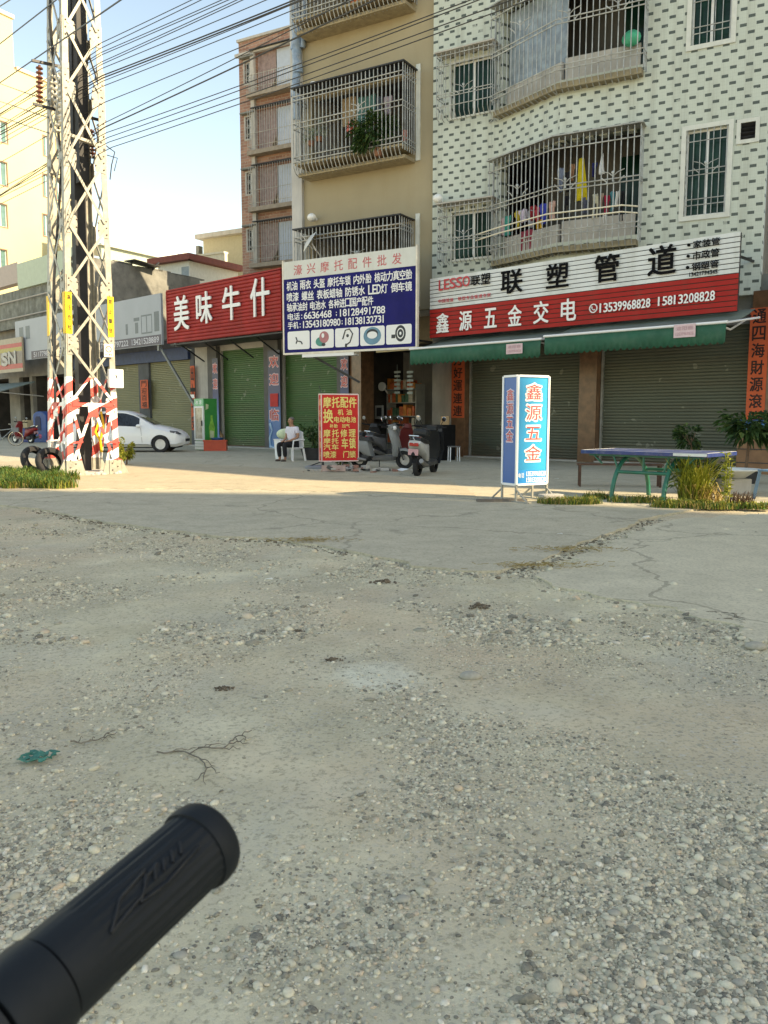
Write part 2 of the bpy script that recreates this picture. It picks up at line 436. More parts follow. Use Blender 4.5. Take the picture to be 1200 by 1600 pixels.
def window(parent, F, x0, x1, z0, z1, mull=1, trim=.1, glass=None, bars=True, y=0., sp=.13, rec=.12, tmat=None, curtain=None):
    """a framed window: trim proud of the wall, frame, pane, grille; all children of one window part"""
    w = MB()
    for a, b, c, d in ((x0-trim, x1+trim, z1, z1+trim), (x0-trim, x1+trim, z0-trim, z0), (x0-trim, x0, z0, z1), (x1, x1+trim, z0, z1)):
        w.box(a, b, y - .035, y + .01, c, d)
    win = fb(w, 'window', tmat or TRIM, parent, F)
    f = MB(); t = .045; yy = y + rec
    f.box(x0, x1, yy, yy+.05, z1-t, z1).box(x0, x1, yy, yy+.05, z0, z0+t).box(x0, x0+t, yy, yy+.05, z0+t, z1-t).box(x1-t, x1, yy, yy+.05, z0+t, z1-t)
    for k in range(mull):
        c = x0 + (x1-x0) * (k+1) / (mull+1); f.box(c-t*.7, c+t*.7, yy-.01, yy+.04, z0+t, z1-t)
    f.build('frame', ALU, win)
    MB().box(x0+t, x1-t, yy+.02, yy+.03, z0+t, z1-t).build('pane', glass or GLASS, win)
    if bars:
        h = z1 - z0
        g = grille(MB(), [(x0+.03, y-.02), (x1-.03, y-.02)], z0+.01, z1-.01, .011, sp,
                   (z0+h*.12, z0+h*.19, z0+h*.47, z0+h*.53, z1-h*.14), 0, [((x0+x1)/2, y-.035, z0+h*.55, min(.3, (x1-x0)*.35))])
        g.build('grille', STEEL, win)
    return win

# ------------------------------------------------------------------ the street line and the white tiled building
G0 = ground(729, 714); B = Face(G0, -736)
P0 = B.w(B.at(675, 440, 1.4)[0], 1.4)
W1 = Face(P0, -1600); P1 = W1.w(W1.at(778, 300)[0])
W2 = Face(P1, -280); P2 = W2.w(W2.at(872, 300)[0])
W3 = Face(P2, -1800); P3 = W3.w(W3.at(1196, 300)[0])
ROOF = 19.0
tile = thing('apartment_building', 'white mosaic apartment building with dark dashes and a bent front above the long slatted sign', 'building', B.w(4, 0), B.rot)
zb = W1.at(672, 436)[1] - .5           # underside of the upper floors
L1 = W1.at(778, 300)[0]; L2 = W2.at(872, 300)[0]; L3 = W3.at(1196, 300)[0]
zbot = B.at(1165, 458, .4)[1]
# upper balcony and lower balcony openings
lo_top, lo_bot = W3.at(1005, 201)[1], W3.at(1000, 372)[1] + .1
up_bot = W3.at(1008, 106)[1] + .1; up_top = up_bot + (lo_top - lo_bot)
bx1 = W3.at(1000, 280)[0]
w1u = W1.rect(706, 100, 772, 172); w1l = W1.rect(707, 333, 770, 400)
w3 = [W3.rect(1073, 205, 1133, 332), W3.rect(1085, -70, 1142, 60)]
vent = W3.rect(1158, 193, 1180, 216)
fb(wall_holes(MB(), 0, L1, zbot, ROOF, [w1u, w1l, (w1u[0], w1u[1], w1u[2]+4.3, w1u[3]+4.3)]), 'wall', MAT_TILE, tile, W1)
fb(wall_holes(MB(), 0, L2, zbot, ROOF, [(.12, L2, lo_bot, lo_top), (.12, L2, up_bot, up_top), (.12, L2, up_bot+4.3, up_top+4.3)]), 'wall', MAT_TILE, tile, W2)
fb(wall_holes(MB(), 0, L3, zbot, ROOF, [(0, bx1, lo_bot, lo_top), (0, bx1, up_bot, up_top), (0, bx1, up_bot+4.3, up_top+4.3), w3[0], w3[1], vent]), 'wall', MAT_TILE, tile, W3)
pl = lambda q: tuple(loc_in(B, q))
def world_poly(pts): return [(p[0], p[1]) for p in pts]
# body behind the front: end walls, floors, roof
Pb3 = W3.w(L3, -11); Pb0 = W1.w(0, -11)
body = MB()
e0, e1, e2, e3, eb3, eb0 = [Vector(loc_in(B, q)) for q in (P0, P1, P2, P3, Pb3, Pb0)]
ins = .012
ring = [e0, e1, e2, e3, eb3, eb0]
cen = sum(ring, Vector((0, 0))) / 6
rin = [p + (cen - p).normalized() * .03 for p in ring]
body.slab([tuple(p) for p in rin], ROOF - .3, ROOF - .05)
for a, b in ((e3, eb3), (eb3, eb0), (eb0, e0)):
    ia, ib = a + (cen - a).normalized() * .03, b + (cen - b).normalized() * .03
    body.quad((ia.x, ia.y, 0), (ib.x, ib.y, 0), (ib.x, ib.y, ROOF-.3), (ia.x, ia.y, ROOF-.3))
for z in (zbot + .02, lo_bot - .25, up_bot - .25, up_bot + 4.05):
    body.slab([tuple(p + (cen - p).normalized() * .3) for p in ring], z, z + .18)
fb(body, 'floor_slab', CONCL, tile, B)
back = MB()                                   # back walls of the balcony rooms
q1, q2, q3 = [Vector(loc_in(B, F.w(a, -1.9))) for F, a in ((W2, .0), (W2, L2 - .6), (W3, L3 - .6))]
for a, b in ((q1, q2), (q2, q3)): back.quad((a.x, a.y, zbot), (b.x, b.y, zbot), (b.x, b.y, ROOF-.3), (a.x, a.y, ROOF-.3))
sd = Vector(loc_in(B, W3.w(bx1 + .02, -.24))), Vector(loc_in(B, W3.w(bx1 + .02, -2.2)))
back.quad((sd[0].x, sd[0].y, zbot), (sd[1].x, sd[1].y, zbot), (sd[1].x, sd[1].y, ROOF-.3), (sd[0].x, sd[0].y, ROOF-.3))
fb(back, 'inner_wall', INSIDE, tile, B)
for zc in (lo_bot, up_bot):                   # doors and low walls of the balcony rooms
    fb(MB().box(1.2, 2.6, 1.82, 1.86, zc, zc + 2.5), 'balcony_door', GGLASS, tile, W3)
    fb(MB().box(.1, bx1 - .1, .06, .16, zc, zc + .55), 'parapet', CONCL, tile, W3)
    fb(MB().box(.25, L2 - .05, .08, .18, zc, zc + .5), 'parapet', CONCL, tile, W2)
# wall one windows with cages standing off the wall
for (a, b, c, d) in (w1u, w1l):
    w = window(tile, W1, a, b, c, d, 1, .05, GGLASS, False)
    xa, xb, za, zt, o = a - .28, b + .12, c - .15, d + .18, .42
    g = grille(MB(), [(xa, 0), (xa, -o), (xb, -o), (xb, 0)], za, zt, .012, .145, (za+.36, za+.62, za+.7, zt-.38, zt-.1), .22, [((xa+xb)/2, -o-.02, za+.75, .3)])
    g.build('grille', STEEL, w)
    MB().box(xa-.05, xb+.05, -o-.06, 0, zt, zt+.035).build('rain_hood', CONCL, w)
for (a, b, c, d) in w3: window(tile, W3, a, b, c, d, 1, .11, GGLASS, True, sp=.155)
a, b, c, d = vent
v = MB()
for q in ((a-.09, b+.09, d, d+.09), (a-.09, b+.09, c-.09, c), (a-.09, a, c, d), (b, b+.09, c, d)): v.box(q[0], q[1], -.035, .01, q[2], q[3])
vp = fb(v, 'vent', TRIM, tile, W3)
v = MB()
for k in range(4):
    zz = c + (d-c) * (k + .5) / 4; v.bar((a, .05, zz), (b, .05, zz), .1, .015, (0, .6, .8))
v.box(a, b, .12, .14, c, d); v.build('louver', DKMETAL, vp)
# the two caged balconies
def big_cage(zc, zt, nm, hood):
    o = .34
    pa = [Vector(loc_in(W3, q)) for q in (W2.w(.03, 0), W2.w(.0, o), W3.w(-.06, o), W3.w(bx1 + .06, o), W3.w(bx1 + .06, 0))]
    slab_ = MB(); z0 = zc - .36
    m2 = [Vector(loc_in(W3, q)) for q in (W2.w(.05, -.05), W2.w(.05, o - .07), W3.w(-.02, o - .07), W3.w(bx1, o - .07), W3.w(bx1, -.05))]
    slab_.slab([tuple(p) for p in m2], z0 + .05, z0 + .2)
    cage = fb(slab_, 'balcony', P('tan_balcony_floor', (.22, .185, .12), .85, dirt=.5, var=.2), tile, W3)
    g = grille(MB(), [tuple(p) for p in pa], z0, zt + .02, .0155, .165,
               (zc + .12, zc + .24, zc + 1.25, zc + 1.36, zt - .28), .26,
               [(-1.0, -o-.05, zc+1.4, .3), (bx1*.14, -o-.03, zc+1.4, .3), (bx1*.72, -o-.03, zc+1.4, .3)])
    g.build('grille', STEEL, cage)
    hd = MB(); m3 = [Vector(loc_in(W3, q)) for q in (W2.w(-.05, 0), W2.w(-.05, o+.08), W3.w(-.08, o+.08), W3.w(bx1+.12, o+.08), W3.w(bx1+.12, 0))]
    hd.slab([tuple(p) for p in m3], zt + .03, zt + .065); hd.build('rain_hood', STEELD, cage)
    return cage
bal_lo = big_cage(lo_bot, lo_top, 'lower', 1); bal_up = big_cage(up_bot, up_top, 'upper', 1)
# white drying rail clipped outside the lower cage
rl = MB(); zr = lo_bot + .62; o = .62
rp = [Vector(loc_in(W3, q)) for q in (W2.w(-.35, o-.1), W2.w(L2*.3, o), W3.w(-.1, o), W3.w(bx1-.3, o), W3.w(bx1 + .05, .3))]
for dz in (0, .16): rl.tube([(p.x, p.y, zr - dz) for p in rp], .02, 6)
rl.build('drying_rail', P('white_pipe', (.62, .56, .44), .45), bal_lo)
# glazing behind the left bays of the cages
gl = MB().box(.15, L2 + .0, .22, .24, up_bot + .05, up_top - .05)
fb(gl, 'glazed_panel', P('pale_sliding_glass', (.22, .27, .31), .2, var=.35, vs=3), tile, W2)
# ground floor
zl = 4.3
gf = MB()
for a, b in ((-.61, -.05), (4.08, 4.64), (8.81, 9.5)):
    fb(MB().box(a, b, -.06, .6, 0, zl), 'pillar', BROWN, tile, B, bevel=.01)
fb(MB().box(-.61, 9.5, .1, .5, 3.55, zl + .4).box(-.6, 7.6, -1.2, .098, zl + .1, zl + .39), 'lintel', CONC, tile, B)
for a, b in ((-.03, 4.06), (4.66, 8.8)):
    s_ = MB().ribs(a + .06, b - .06, .06, 3.6, .22, .085, .018, .03)
    sh = fb(s_, 'roller_shutter', SHGREY, tile, B, smooth=30)
    for g0_, g1_ in ((a, a+.055), (b-.055, b)): MB().box(g0_, g1_, .14, .3, 0, 3.6).build('guide_rail', STEELD, sh)
    MB().box(a+.06, b-.06, .18, .25, 0.0, .06).build('bottom_bar', P('rusty_bar', (.16, .10, .06), .7, .2), sh)
    MB().box(a-.02, b+.02, -.1, .12, -.02, .045).build('sill', CONCL, sh)

# ------------------------------------------------------------------ beige building
Bg = Face(W1.w(0, -.14), -1560)
beige = thing('apartment_building', 'beige rendered apartment building with caged balconies above the blue billboard', 'building', Bg.w(-2.5), Bg.rot)
bl = Bg.at(474, 200)[0]; bcol = Bg.at(458, 200)[0]
mid = Bg.rect(486, 160, 648, 258); lowb = Bg.rect(490, 355, 645, 410); zc_mid = Bg.at(560, 272)[1]
flo = 4.35
mid = (mid[0], mid[1], Bg.at(480, 268)[1], Bg.at(640, 118)[1])
lowb = (Bg.at(488, 380)[0], mid[1] - .1, mid[2] - flo, mid[3] - flo)
upb = (mid[0], mid[1], mid[2] + flo, mid[3] + flo)
zbb = 4.6
fb(wall_holes(MB(), bl, -.02, zbb, ROOF, [mid, lowb, upb]), 'wall', BEIGE, beige, Bg)
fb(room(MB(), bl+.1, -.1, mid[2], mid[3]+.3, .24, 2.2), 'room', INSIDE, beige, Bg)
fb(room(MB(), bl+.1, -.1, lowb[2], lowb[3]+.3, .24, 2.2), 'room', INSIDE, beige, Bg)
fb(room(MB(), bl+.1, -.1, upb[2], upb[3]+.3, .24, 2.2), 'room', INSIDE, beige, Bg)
bb = MB(); bb.box(bl+.02, -.03, .3, 11, ROOF-.25, ROOF); bb.box(bl+.02, -.03, .25, 11, zbb, zbb+.2)
bb.box(bl+.01, bl+.25, .26, 11, zbb, ROOF-.3); bb.box(bl+.3, -.05, 10.8, 11, 0, ROOF-.3)
fb(bb, 'side_wall', CONCL, beige, Bg)
wg = MB(); wl_, wr_ = beige.location, beige.rotation_euler.z      # added wing, unseen behind the front block, to shade the grey side wall
wp = [Matrix.Rotation(-wr_, 3, 'Z') @ (Vector((x, y, 0)) - Vector((wl_.x, wl_.y, 0))) for x, y in ((-1.7, 33), (-3.3, 43.5), (9, 43.5), (9, 37), (1.5, 33))]
wg.slab([(p.x, p.y) for p in wp], 0, ROOF - .4); wg.build('shade_wing', CONCL, beige)
cl = MB(); cl.box(bcol, bl-.004, -.12, .5, 4.6, ROOF)
fb(cl, 'corner_column', P('stained_render_column', (.42, .41, .39), .85, var=.1, vs=1.5, dirt=.55, dirtc=(.26, .27, .29), bump=.2, streak=True), beige, Bg)
tarp = MB(); zt0 = Bg.at(465, 190)[1]
pts = []
random.seed(3)
for i in range(14):
    z = zt0 + i * .72; 
    tarp.tube([(bcol + .3 + random.uniform(-.05, .05), -.16, z), (bcol + .34 + random.uniform(-.06, .06), -.19, z + .4), (bcol + .3, -.16, z + .74)], [.14 + random.uniform(-.02, .05) for _ in range(3)], 8)
for k in range(5): tarp.tube([(bl + .1 + k*.02, -.12 - .02*k, zt0 + 2.2 + k*.75), (bl + .22 + .12*k, -.2, zt0 + 3.1 + k*.8)], [.09, .05], 6)
tarp = fb(tarp, 'pipe_wrapping', P('faded_blue_plastic_sheet', (.17, .24, .33), .55, var=.35, vs=3, dirt=.65, dirtc=(.42, .43, .44), bump=.6, bs=9), beige, Bg, smooth=60)
def beige_cage(h, top_slope=0.):
    o = .85; xa, xb = h[0] - .1, h[1] + .06; za, zt = h[2] - .35, h[3] + .05
    c = MB().box(xa+.04, xb-.04, -o+.2, .02, za, za + .1).box(xa+.04, xb-.04, -o+.02, -.0, za+.3, za+.36)
    cg = fb(c, 'balcony', P('tan_balcony_ledge', (.27, .22, .14), .85, dirt=.5, var=.2), beige, Bg)
    grille(MB(), [(xa, -.02), (xa, -o), (xb, -o), (xb, -.02)], za, zt, .016, .145, (za+.4, za+.55, za+1.42, za+1.58, zt-.36, zt-.24), .32,
           [(xa + (xb-xa)*.62, -o-.03, za+1.62, .28)]).build('grille', STEEL, cg)
    MB().box(xa-.05, xb+.06, -o-.06, -.0, zt+.01, zt+.05).build('rain_hood', DKMETAL, cg)
    return cg, (xa, xb, za, zt, o)
cg_mid, mdim = beige_cage(mid); cg_low, ldim = beige_cage(lowb); cg_up, udim = beige_cage(upb)
tr = MB(); tr.box(mid[1] + .06, mid[1] + .2, -.05, .01, mid[2] - .3, mid[3] + .25); tr.box(mid[1] + .06, mid[1] + .2, -.05, .01, lowb[2] - .3, lowb[3] + .25)
fb(tr, 'trim', TRIM, beige, Bg)
# ground floor of the beige building: the open repair shop
sL, sR = B.at(570, 707)[0], -.63
for a, b in ((B.at(548, 706)[0], B.at(566, 707)[0]),): fb(MB().box(a, b, -.05, .6, 0, 4.5), 'pillar', BROWN, beige, B, bevel=.01)
fb(MB().box(sL - .1, sR, .0, .4, 3.75, 4.6), 'lintel', P('tan_lintel', (.20, .15, .09), .7), beige, B)
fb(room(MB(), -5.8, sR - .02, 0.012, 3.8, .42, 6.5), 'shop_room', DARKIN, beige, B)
ru = MB().box(sL + .4, sR - .1, .18, .24, 3.55, 3.64)
fb(ru, 'shutter_bar', P('pale_yellow_bar', (.55, .45, .26), .5), beige, B)

# ------------------------------------------------------------------ brown brick building far behind
Bk = Face(at_depth(377, 300, 50), -1700)
brick = thing('apartment_building', 'brown brick tiled apartment building standing behind the red snack shop sign', 'building', Bk.w(2), Bk.rot)
bw = Bk.at(480, 200)[0]; bz = Bk.at(377, 66)[1]
fl = [Bk.at(402, y)[1] for y in (150, 240, 328, 415)]
hb = [(Bk.at(401, 200)[0], bw + 1.2, z + .15, z + 2.35) for z in fl]
hs = [(Bk.at(384, 200)[0], Bk.at(396, 200)[0], z + .9, z + 2.1) for z in (fl[0] - .1, fl[1] + .0, fl[2] + .05, fl[3])]
fb(wall_holes(MB(), 0, bw + 1.4, 0, bz, hb + hs, t=.3), 'wall', MAT_BRICK, brick, Bk)
b2 = MB().box(.02, .3, .31, 9, 0, bz - .1).box(0.02, bw + 1.4, .31, 9, bz - .5, bz - .2).box(.3, bw+1.4, 2.4, 2.6, 0, bz-.6)
for z in fl: b2.box(.3, bw + 1.4, .31, 2.4, z - .2, z + .1)
fb(b2, 'side_wall', CONCL, brick, Bk)
mo = MB(); mz = Bk.at(377, 90)[1]; mo.box(-.15, bw+1.4, -.2, -.0, mz, mz+.16); mo.box(hb[0][0] - .25, hb[0][0], -.2, .0, fl[3], fl[0] + 2.5)
mo.box(-.08, bw+1.4, -.1, .35, bz + .004, bz + .14)
fb(mo, 'moulding', CONCL, brick, Bk)
CURT = P('pale_pink_curtain', (.24, .175, .165), .9, var=.25, vs=5)
PANEL = P('pale_blue_door_panel', (.34, .385, .45), .5, var=.06)
for i, h in enumerate(hb):
    lg = MB().box(h[0] - .3, h[1], -.55, 0, h[2] - .35, h[2] - .12)
    bal = fb(lg, 'balcony', P('brown_grey_ledge', (.24, .20, .16), .9, var=.2), brick, Bk)
    cx = Bk.at(432, 200)[0]
    MB().box(cx, h[1], .12, .16, h[2], h[3] - .05).build('door_panel', PANEL, bal)
    c = MB(); xs = [h[0] + .05 + k * .16 for k in range(int((cx - h[0]) / .16) + 1)]
    lo_ = lambda x: h[2] + .1 + (max(0, (x - h[0] - .9)) * 1.6)
    for k in range(len(xs) - 1):
        c.quad((xs[k], .14 + .05*(k % 2), min(lo_(xs[k]), h[3]-.3)), (xs[k+1], .14 + .05*((k+1) % 2), min(lo_(xs[k+1]), h[3]-.3)), (xs[k+1], .14+.05*((k+1) % 2), h[3]-.02), (xs[k], .14+.05*(k % 2), h[3]-.02))
    c.build('curtain', CURT, bal)
    grille(MB(), [(h[0] - .25, -.02), (h[0] - .25, -.5), (h[1], -.5)], h[2] - .15, h[2] + (.85 if i == 0 else 2.15), .014, .17, (h[2] + .1, h[2] + .8), 0).build('grille', STEELD, bal)
    MB().box(h[0] - .2, h[1], -.35, -.0, h[3] + .05, h[3] + .09).build('rain_hood', DKMETAL, bal)
for h in hs: 
    w = window(brick, Bk, *h, 1, .08, GLASS, True, sp=.2, tmat=CONCL)
    MB().box(h[0]-.2, h[1]+.2, -.3, -.036, h[3] + .12, h[3] + .2).build('rain_hood', CONC, w)
# ------------------------------------------------------------------ yellow building, far left, in full sun
Yl = Face(at_depth(20, 300, 62), 1361)
yel = thing('apartment_building', 'tall pale yellow building in full sun behind the steel tower', 'building', Yl.w(0), Yl.rot)
YZ = lambda px, py: Yl.at(px, py)
xl, xm, xr = YZ(-70, 200)[0], YZ(20, 60)[0], YZ(131, 250)[0]
if xl > xr: xl, xr = xr, xl
zlow, zhigh = YZ(22, 108)[1], YZ(20, 30)[1]
yh = []
for (ya, yb_) in ((190, 222), (253, 289), (319, 354), (390, 418)):
    za, zt = YZ(4, yb_)[1], YZ(4, ya)[1]
    for pa, pb in ((-42, -26), (-8, 10), (66, 77), (86, 95)):
        xa, xb = YZ(pa, ya)[0], YZ(pb, ya)[0]; yh.append((min(xa, xb), max(xa, xb), za, zt))
sgn = Yl
fb(wall_holes(MB(), xl, xr, 0, zlow, yh, t=.3), 'wall', YELLOW, yel, Yl)
y2 = MB().box(xl, xm, 0, 8, zlow + .002, zhigh).box(xl, xr, .32, .5, 0, zlow-.3).box(xr - .2, xr, .31, 12, 0, zlow-.01).box(xl, xr-.25, .5, 12, zlow - .4, zlow - .1)
fb(y2, 'wall', YELLOW, yel, Yl)
y3 = MB().box(xl - .1, xm + .12, -.12, 8.1, zhigh + .002, zhigh + .25).box(xm + .13, xr + .1, -.12, .45, zlow + .004, zlow + .22)
fb(y3, 'parapet', P('pink_cornice', (.60, .45, .33), .8), yel, Yl)
for h in yh: window(yel, Yl, *h, 1, .06, P('blue_green_glass', (.08, .16, .15), .12, spec=.6), False, rec=.1, tmat=P('brown_window_trim', (.24, .13, .09), .6))

# ------------------------------------------------------------------ low shops to the left along the street line
PERP = 1361
REDRIB = P('red_ribbed_sheet', (.31, .032, .03), .6, spec=.2, var=.2, vs=1.5, dirt=.5, dirtc=(.22, .05, .04), streak=True)
snL, snR = B.at(305, 697)[0], B.at(546, 706)[0]
snack = thing('shop_building', 'low shop with two green roller shutters under the red ribbed sign', 'shop', B.w((snL + snR) / 2), B.rot)
zs_top = 4.6
sh1 = (B.at(345, 698)[0], B.at(416, 701)[0]); sh2 = (B.at(441, 702)[0], B.at(530, 706)[0])
zh = B.at(345, 548)[1]
fb(wall_holes(MB(), snL, snR, 0, zs_top, [(sh1[0], sh1[1], -1, zh), (sh2[0], sh2[1], -1, zh)], .1), 'wall', CONCL, snack, B)
fb(MB().box(snL, snR, .36, 9, zs_top - .3, zs_top).box(snL + .02, snL + .25, .36, 9, 0, zs_top - .3).box(snL, snR, 8.7, 8.95, 0, zs_top - .31).box(snL, snR - .2, -.9, .09, zh + .25, zh + .45), 'roof', CONC, snack, B)
pw = [(B.at(330, 698)[0], B.at(344, 698)[0]), (B.at(417, 702)[0], B.at(439, 703)[0]), (B.at(530, 705)[0], B.at(546, 706)[0])]
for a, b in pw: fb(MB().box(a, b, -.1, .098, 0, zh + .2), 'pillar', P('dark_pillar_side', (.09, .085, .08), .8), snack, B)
for a, b in (sh1, sh2):
    sh = fb(MB().ribs(a + .05, b - .05, .08, zh + .1, .2, .085, .02, .03), 'roller_shutter', SHGREEN, snack, B, smooth=30)
    MB().box(a + .05, b - .05, .17, .24, 0, .08).build('bottom_bar', P('rusty_bar', (.16, .10, .06), .7, .2), sh)
fb(MB().box(snL, snR, -.35, .09, 0, .05), 'doorstep', CONCL, snack, B)

gyL, gyR = B.at(121, 691)[0], B.at(304, 697)[0]
grey = thing('shop_building', 'grey unpainted concrete building with tan roller shutters behind the steel tower', 'shop', B.w((gyL + gyR) / 2), B.rot)
GC = Face(B.w(B.at(120, 690, .3)[0] + .0, .3), PERP)
g0, g1 = GC.at(120, 395)[0], GC.at(312, 441)[0]
zga = GC.at(172, 408)[1]
sgn_ = 1 if g1 > g0 else -1
ts = [(B.at(125, 691)[0], B.at(158, 692)[0]), (B.at(166, 692)[0], B.at(217, 694)[0]), (B.at(233, 695)[0], B.at(297, 697)[0])]
zt = B.at(240, 566)[1]
fb(wall_holes(MB(), gyL, gyR - .02, 0, 4.9, [(a, b, -1, zt) for a, b in ts], .1), 'wall', P('dark_front_wall', (.07, .075, .08), .8, var=.3, vs=2), grey, B)
for a, b in ts:
    sh = fb(MB().ribs(a + .05, b - .05, .08, zt + .1, .2, .085, .02, .03), 'roller_shutter', SHTAN, grey, B, smooth=30)
    MB().box(a + .05, b - .05, .17, .24, 0, .08).build('bottom_bar', P('rusty_bar', (.16, .10, .06), .7, .2), sh)
fb(MB().box(gyL, gyR - .3, -.05, .098, zt - .0, zt + .55), 'fascia', P('dark_blue_fascia', (.02, .04, .10), .6, var=.3), grey, B)
side = MB(); side.box(min(g0, g1), max(g0, g1), 0, .3, 0, zga)
fb(side, 'side_wall', CONC, grey, GC)
rub = MB()                      # rough upper edge and a scrap of roof lying on it
for k in range(18):
    a = g0 + (g1 - g0) * (k + random.random()) / 18
    rub.box(a - .5, a + .5, .02, .25, zga + .002, zga + random.uniform(.02, .12))
fb(rub, 'wall_top', CONC, grey, GC)
ga = GC.at(225, 418)[0]
fb(MB().bar((ga - 1.2, -.1, zga + .25), (ga + .7, -.2, zga + .12), .9, .05).bar((ga + 1.2, .0, zga + .5), (ga + .6, -.1, zga), .08).bar((ga-.9, 0, zga + .2), (ga-.9, .1, zga-.05), .08), 'roof_scrap', DKMETAL, grey, GC)

# buildings at the far left: corrugated front, dark shops
flL, flR = B.at(-60, 688)[0], gyL - 1.0
farl = thing('shop_building', 'shop row with corrugated metal upper front at the left edge', 'shop', B.w((flL + flR) / 2), B.rot)
zf = B.at(60, 400, .3)[1]
holes = [(B.at(a, 690)[0], B.at(b, 690)[0], -1, 3.7) for a, b in ((-40, 16), (32, 48), (52, 112))]
fb(wall_holes(MB(), flL, flR, 0, zf - 1.6, holes, .1), 'wall', P('dim_plaster', (.19, .18, .16), .9, var=.3, vs=1), farl, B)
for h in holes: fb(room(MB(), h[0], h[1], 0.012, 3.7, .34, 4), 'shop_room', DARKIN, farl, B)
fb(MB().box(flL, flR, .35, 3.2, zf - 1.9, zf - 1.61).box(flL, flR - 1, 4.2, 4.4, 0, zf-1.95), 'roof', CONC, farl, B)
a0, a1 = B.at(27, 430, .5)[0], B.at(116, 420, .5)[0]
fb(MB().box(a0, a1, -.5, .05, B.at(29, 452, .5)[1], B.at(29, 412, .5)[1]), 'upper_panel', P('pale_green_panel', (.34, .40, .31), .6, var=.06), farl, B)
fb(MB().box(flL, a0 - .02, -.45, .05, B.at(10, 446, .5)[1], B.at(10, 414, .5)[1]), 'upper_panel', P('faded_pink_panel', (.33, .27, .24), .6, var=.06), farl, B)
CORR = P('weathered_corrugated_sheet', (.21, .22, .20), .6, .3, var=.35, vs=2, dirt=.7, dirtc=(.08, .07, .05), streak=True)
cz0, cz1 = B.at(27, 512, .4)[1], B.at(29, 452, .4)[1]
m = MB(); x = flL
while x < a1: m.tube([(x, -.3, cz0), (x, -.3, cz1 - .01)], .06, 6); x += .17
m.box(flL, a1, -.3, -.1, cz0, cz1 - .02)
fb(m, 'corrugated_front', CORR, farl, B, smooth=40)
m = MB()
for zz in (cz0 + .25 * (cz1 - cz0), cz0 + .7 * (cz1 - cz0)): m.tube([(flL, -.5, zz), (a1, -.5, zz + .05)], .04, 6)
fb(m, 'pipe', CONCL, farl, B)

# sheds and houses seen over the roofs
LIT = P('white_metal_roof', (.74, .70, .62), .5, .1, var=.06, vs=1)
Sh = Face(at_depth(172, 400, 62), PERP)
e0_, e1_ = Sh.at(158, 379)[0], Sh.at(247, 398)[0]
zev = Sh.at(172, 383)[1]; zrg = zev + 1.9
shed = thing('shed', 'long pale green shed with a sunlit white metal roof behind the grey concrete wall', 'shed', Sh.w(0), Sh.rot)
fb(MB().box(min(e0_, e1_), max(e0_, e1_), 0, .25, 0, zev), 'wall', P('pale_green_wall', (.38, .43, .36), .8, var=.06, dirt=.3, streak=True), shed, Sh)
m = MB(); xx0, xx1 = min(e0_, e1_) - .2, max(e0_, e1_) + 6.5; n = int((xx1 - xx0) / .5)
prof = []
for k in range(n * 2 + 1): prof.append((xx0 + k * (xx1 - xx0) / (2*n), .07 if k % 2 else 0))
for k in range(len(prof) - 1):
    (xa, ha), (xb, hb_) = prof[k], prof[k+1]
    m.quad((xa, -.3, zev - .1 + ha), (xb, -.3, zev - .1 + hb_), (xb, 3.6, zrg + hb_), (xa, 3.6, zrg + ha))
m.box(xx0, xx1, -.28, 3.5, zev - .16, zev - .11)
fb(m, 'roof', LIT, shed, Sh)
fb(MB().tube([(xx0, 3.6, zrg + .08), (xx1, 3.6, zrg + .08)], .12, 6), 'ridge_cap', LIT, shed, Sh)
Hs = Face(at_depth(247, 420, 57), -1400)
house = thing('house', 'small white house with a dark red eave behind the red sign', 'house', Hs.w(0), Hs.rot)
h1 = Hs.at(296, 420)[0]; zhe = Hs.at(270, 411)[1]
fb(MB().box(0, h1, 0, .2, 0, zhe), 'wall', P('white_house_wall', (.52, .53, .50), .85, var=.07, dirt=.2, streak=True), house, Hs)
Hp = Face(Hs.w(h1 + .002, -.0), PERP); hp1 = Hp.at(372, 445)[0]
fb(MB().box(0.0, hp1, 0.003, .2, 0, zhe - .01) if hp1 > 0 else MB().box(hp1, 0, .003, .2, 0, zhe-.01), 'wall', P('white_house_wall', (.5, .5, .5)), house, Hp)
EAVE = P('dark_red_eave', (.15, .035, .028), .7, var=.2)
l0, l1 = Vector(loc_in(Hs, Hs.w(-.5, .5))), Vector(loc_in(Hs, Hs.w(h1 + .5, .5)))
l2 = Vector(loc_in(Hs, Hp.w(hp1 * 1.02, .5))); l3 = Vector(loc_in(Hs, Hp.w(hp1, -6))); l4 = Vector((-.5, 8))
fb(MB().slab([tuple(l0), tuple(l1), tuple(l2), tuple(l3), tuple(l4)], zhe + .0, zhe + .38), 'roof', EAVE, house, Hs)
dz = Hs.at(290, 436)[1]
MBd = MB().box(Hs.at(284, 420)[0], Hs.at(295, 420)[0], -.03, .05, dz - 1.2, zhe - .35)
fb(MBd, 'door', P('grey_blue_door', (.20, .25, .28), .6), house, Hs)
Fb = Face(at_depth(318, 400, 70), -1700)
fh = thing('house', 'beige flat roofed house with terrace wall in front of the brown brick building', 'house', Fb.w(0), Fb.rot)
zr_ = Fb.at(320, 374)[1]; x1_ = Fb.at(392, 380)[0]
fb(MB().box(0, x1_, 0, 6, 0, zr_), 'wall', P('tan_house_wall', (.36, .32, .22), .85, var=.06, dirt=.2, streak=True), fh, Fb)
fb(MB().box(-.45, x1_ + .2, -.5, 6.2, zr_ + .002, zr_ + .35), 'roof', CONCL, fh, Fb)
zt_ = Fb.at(310, 402, 3)[1]
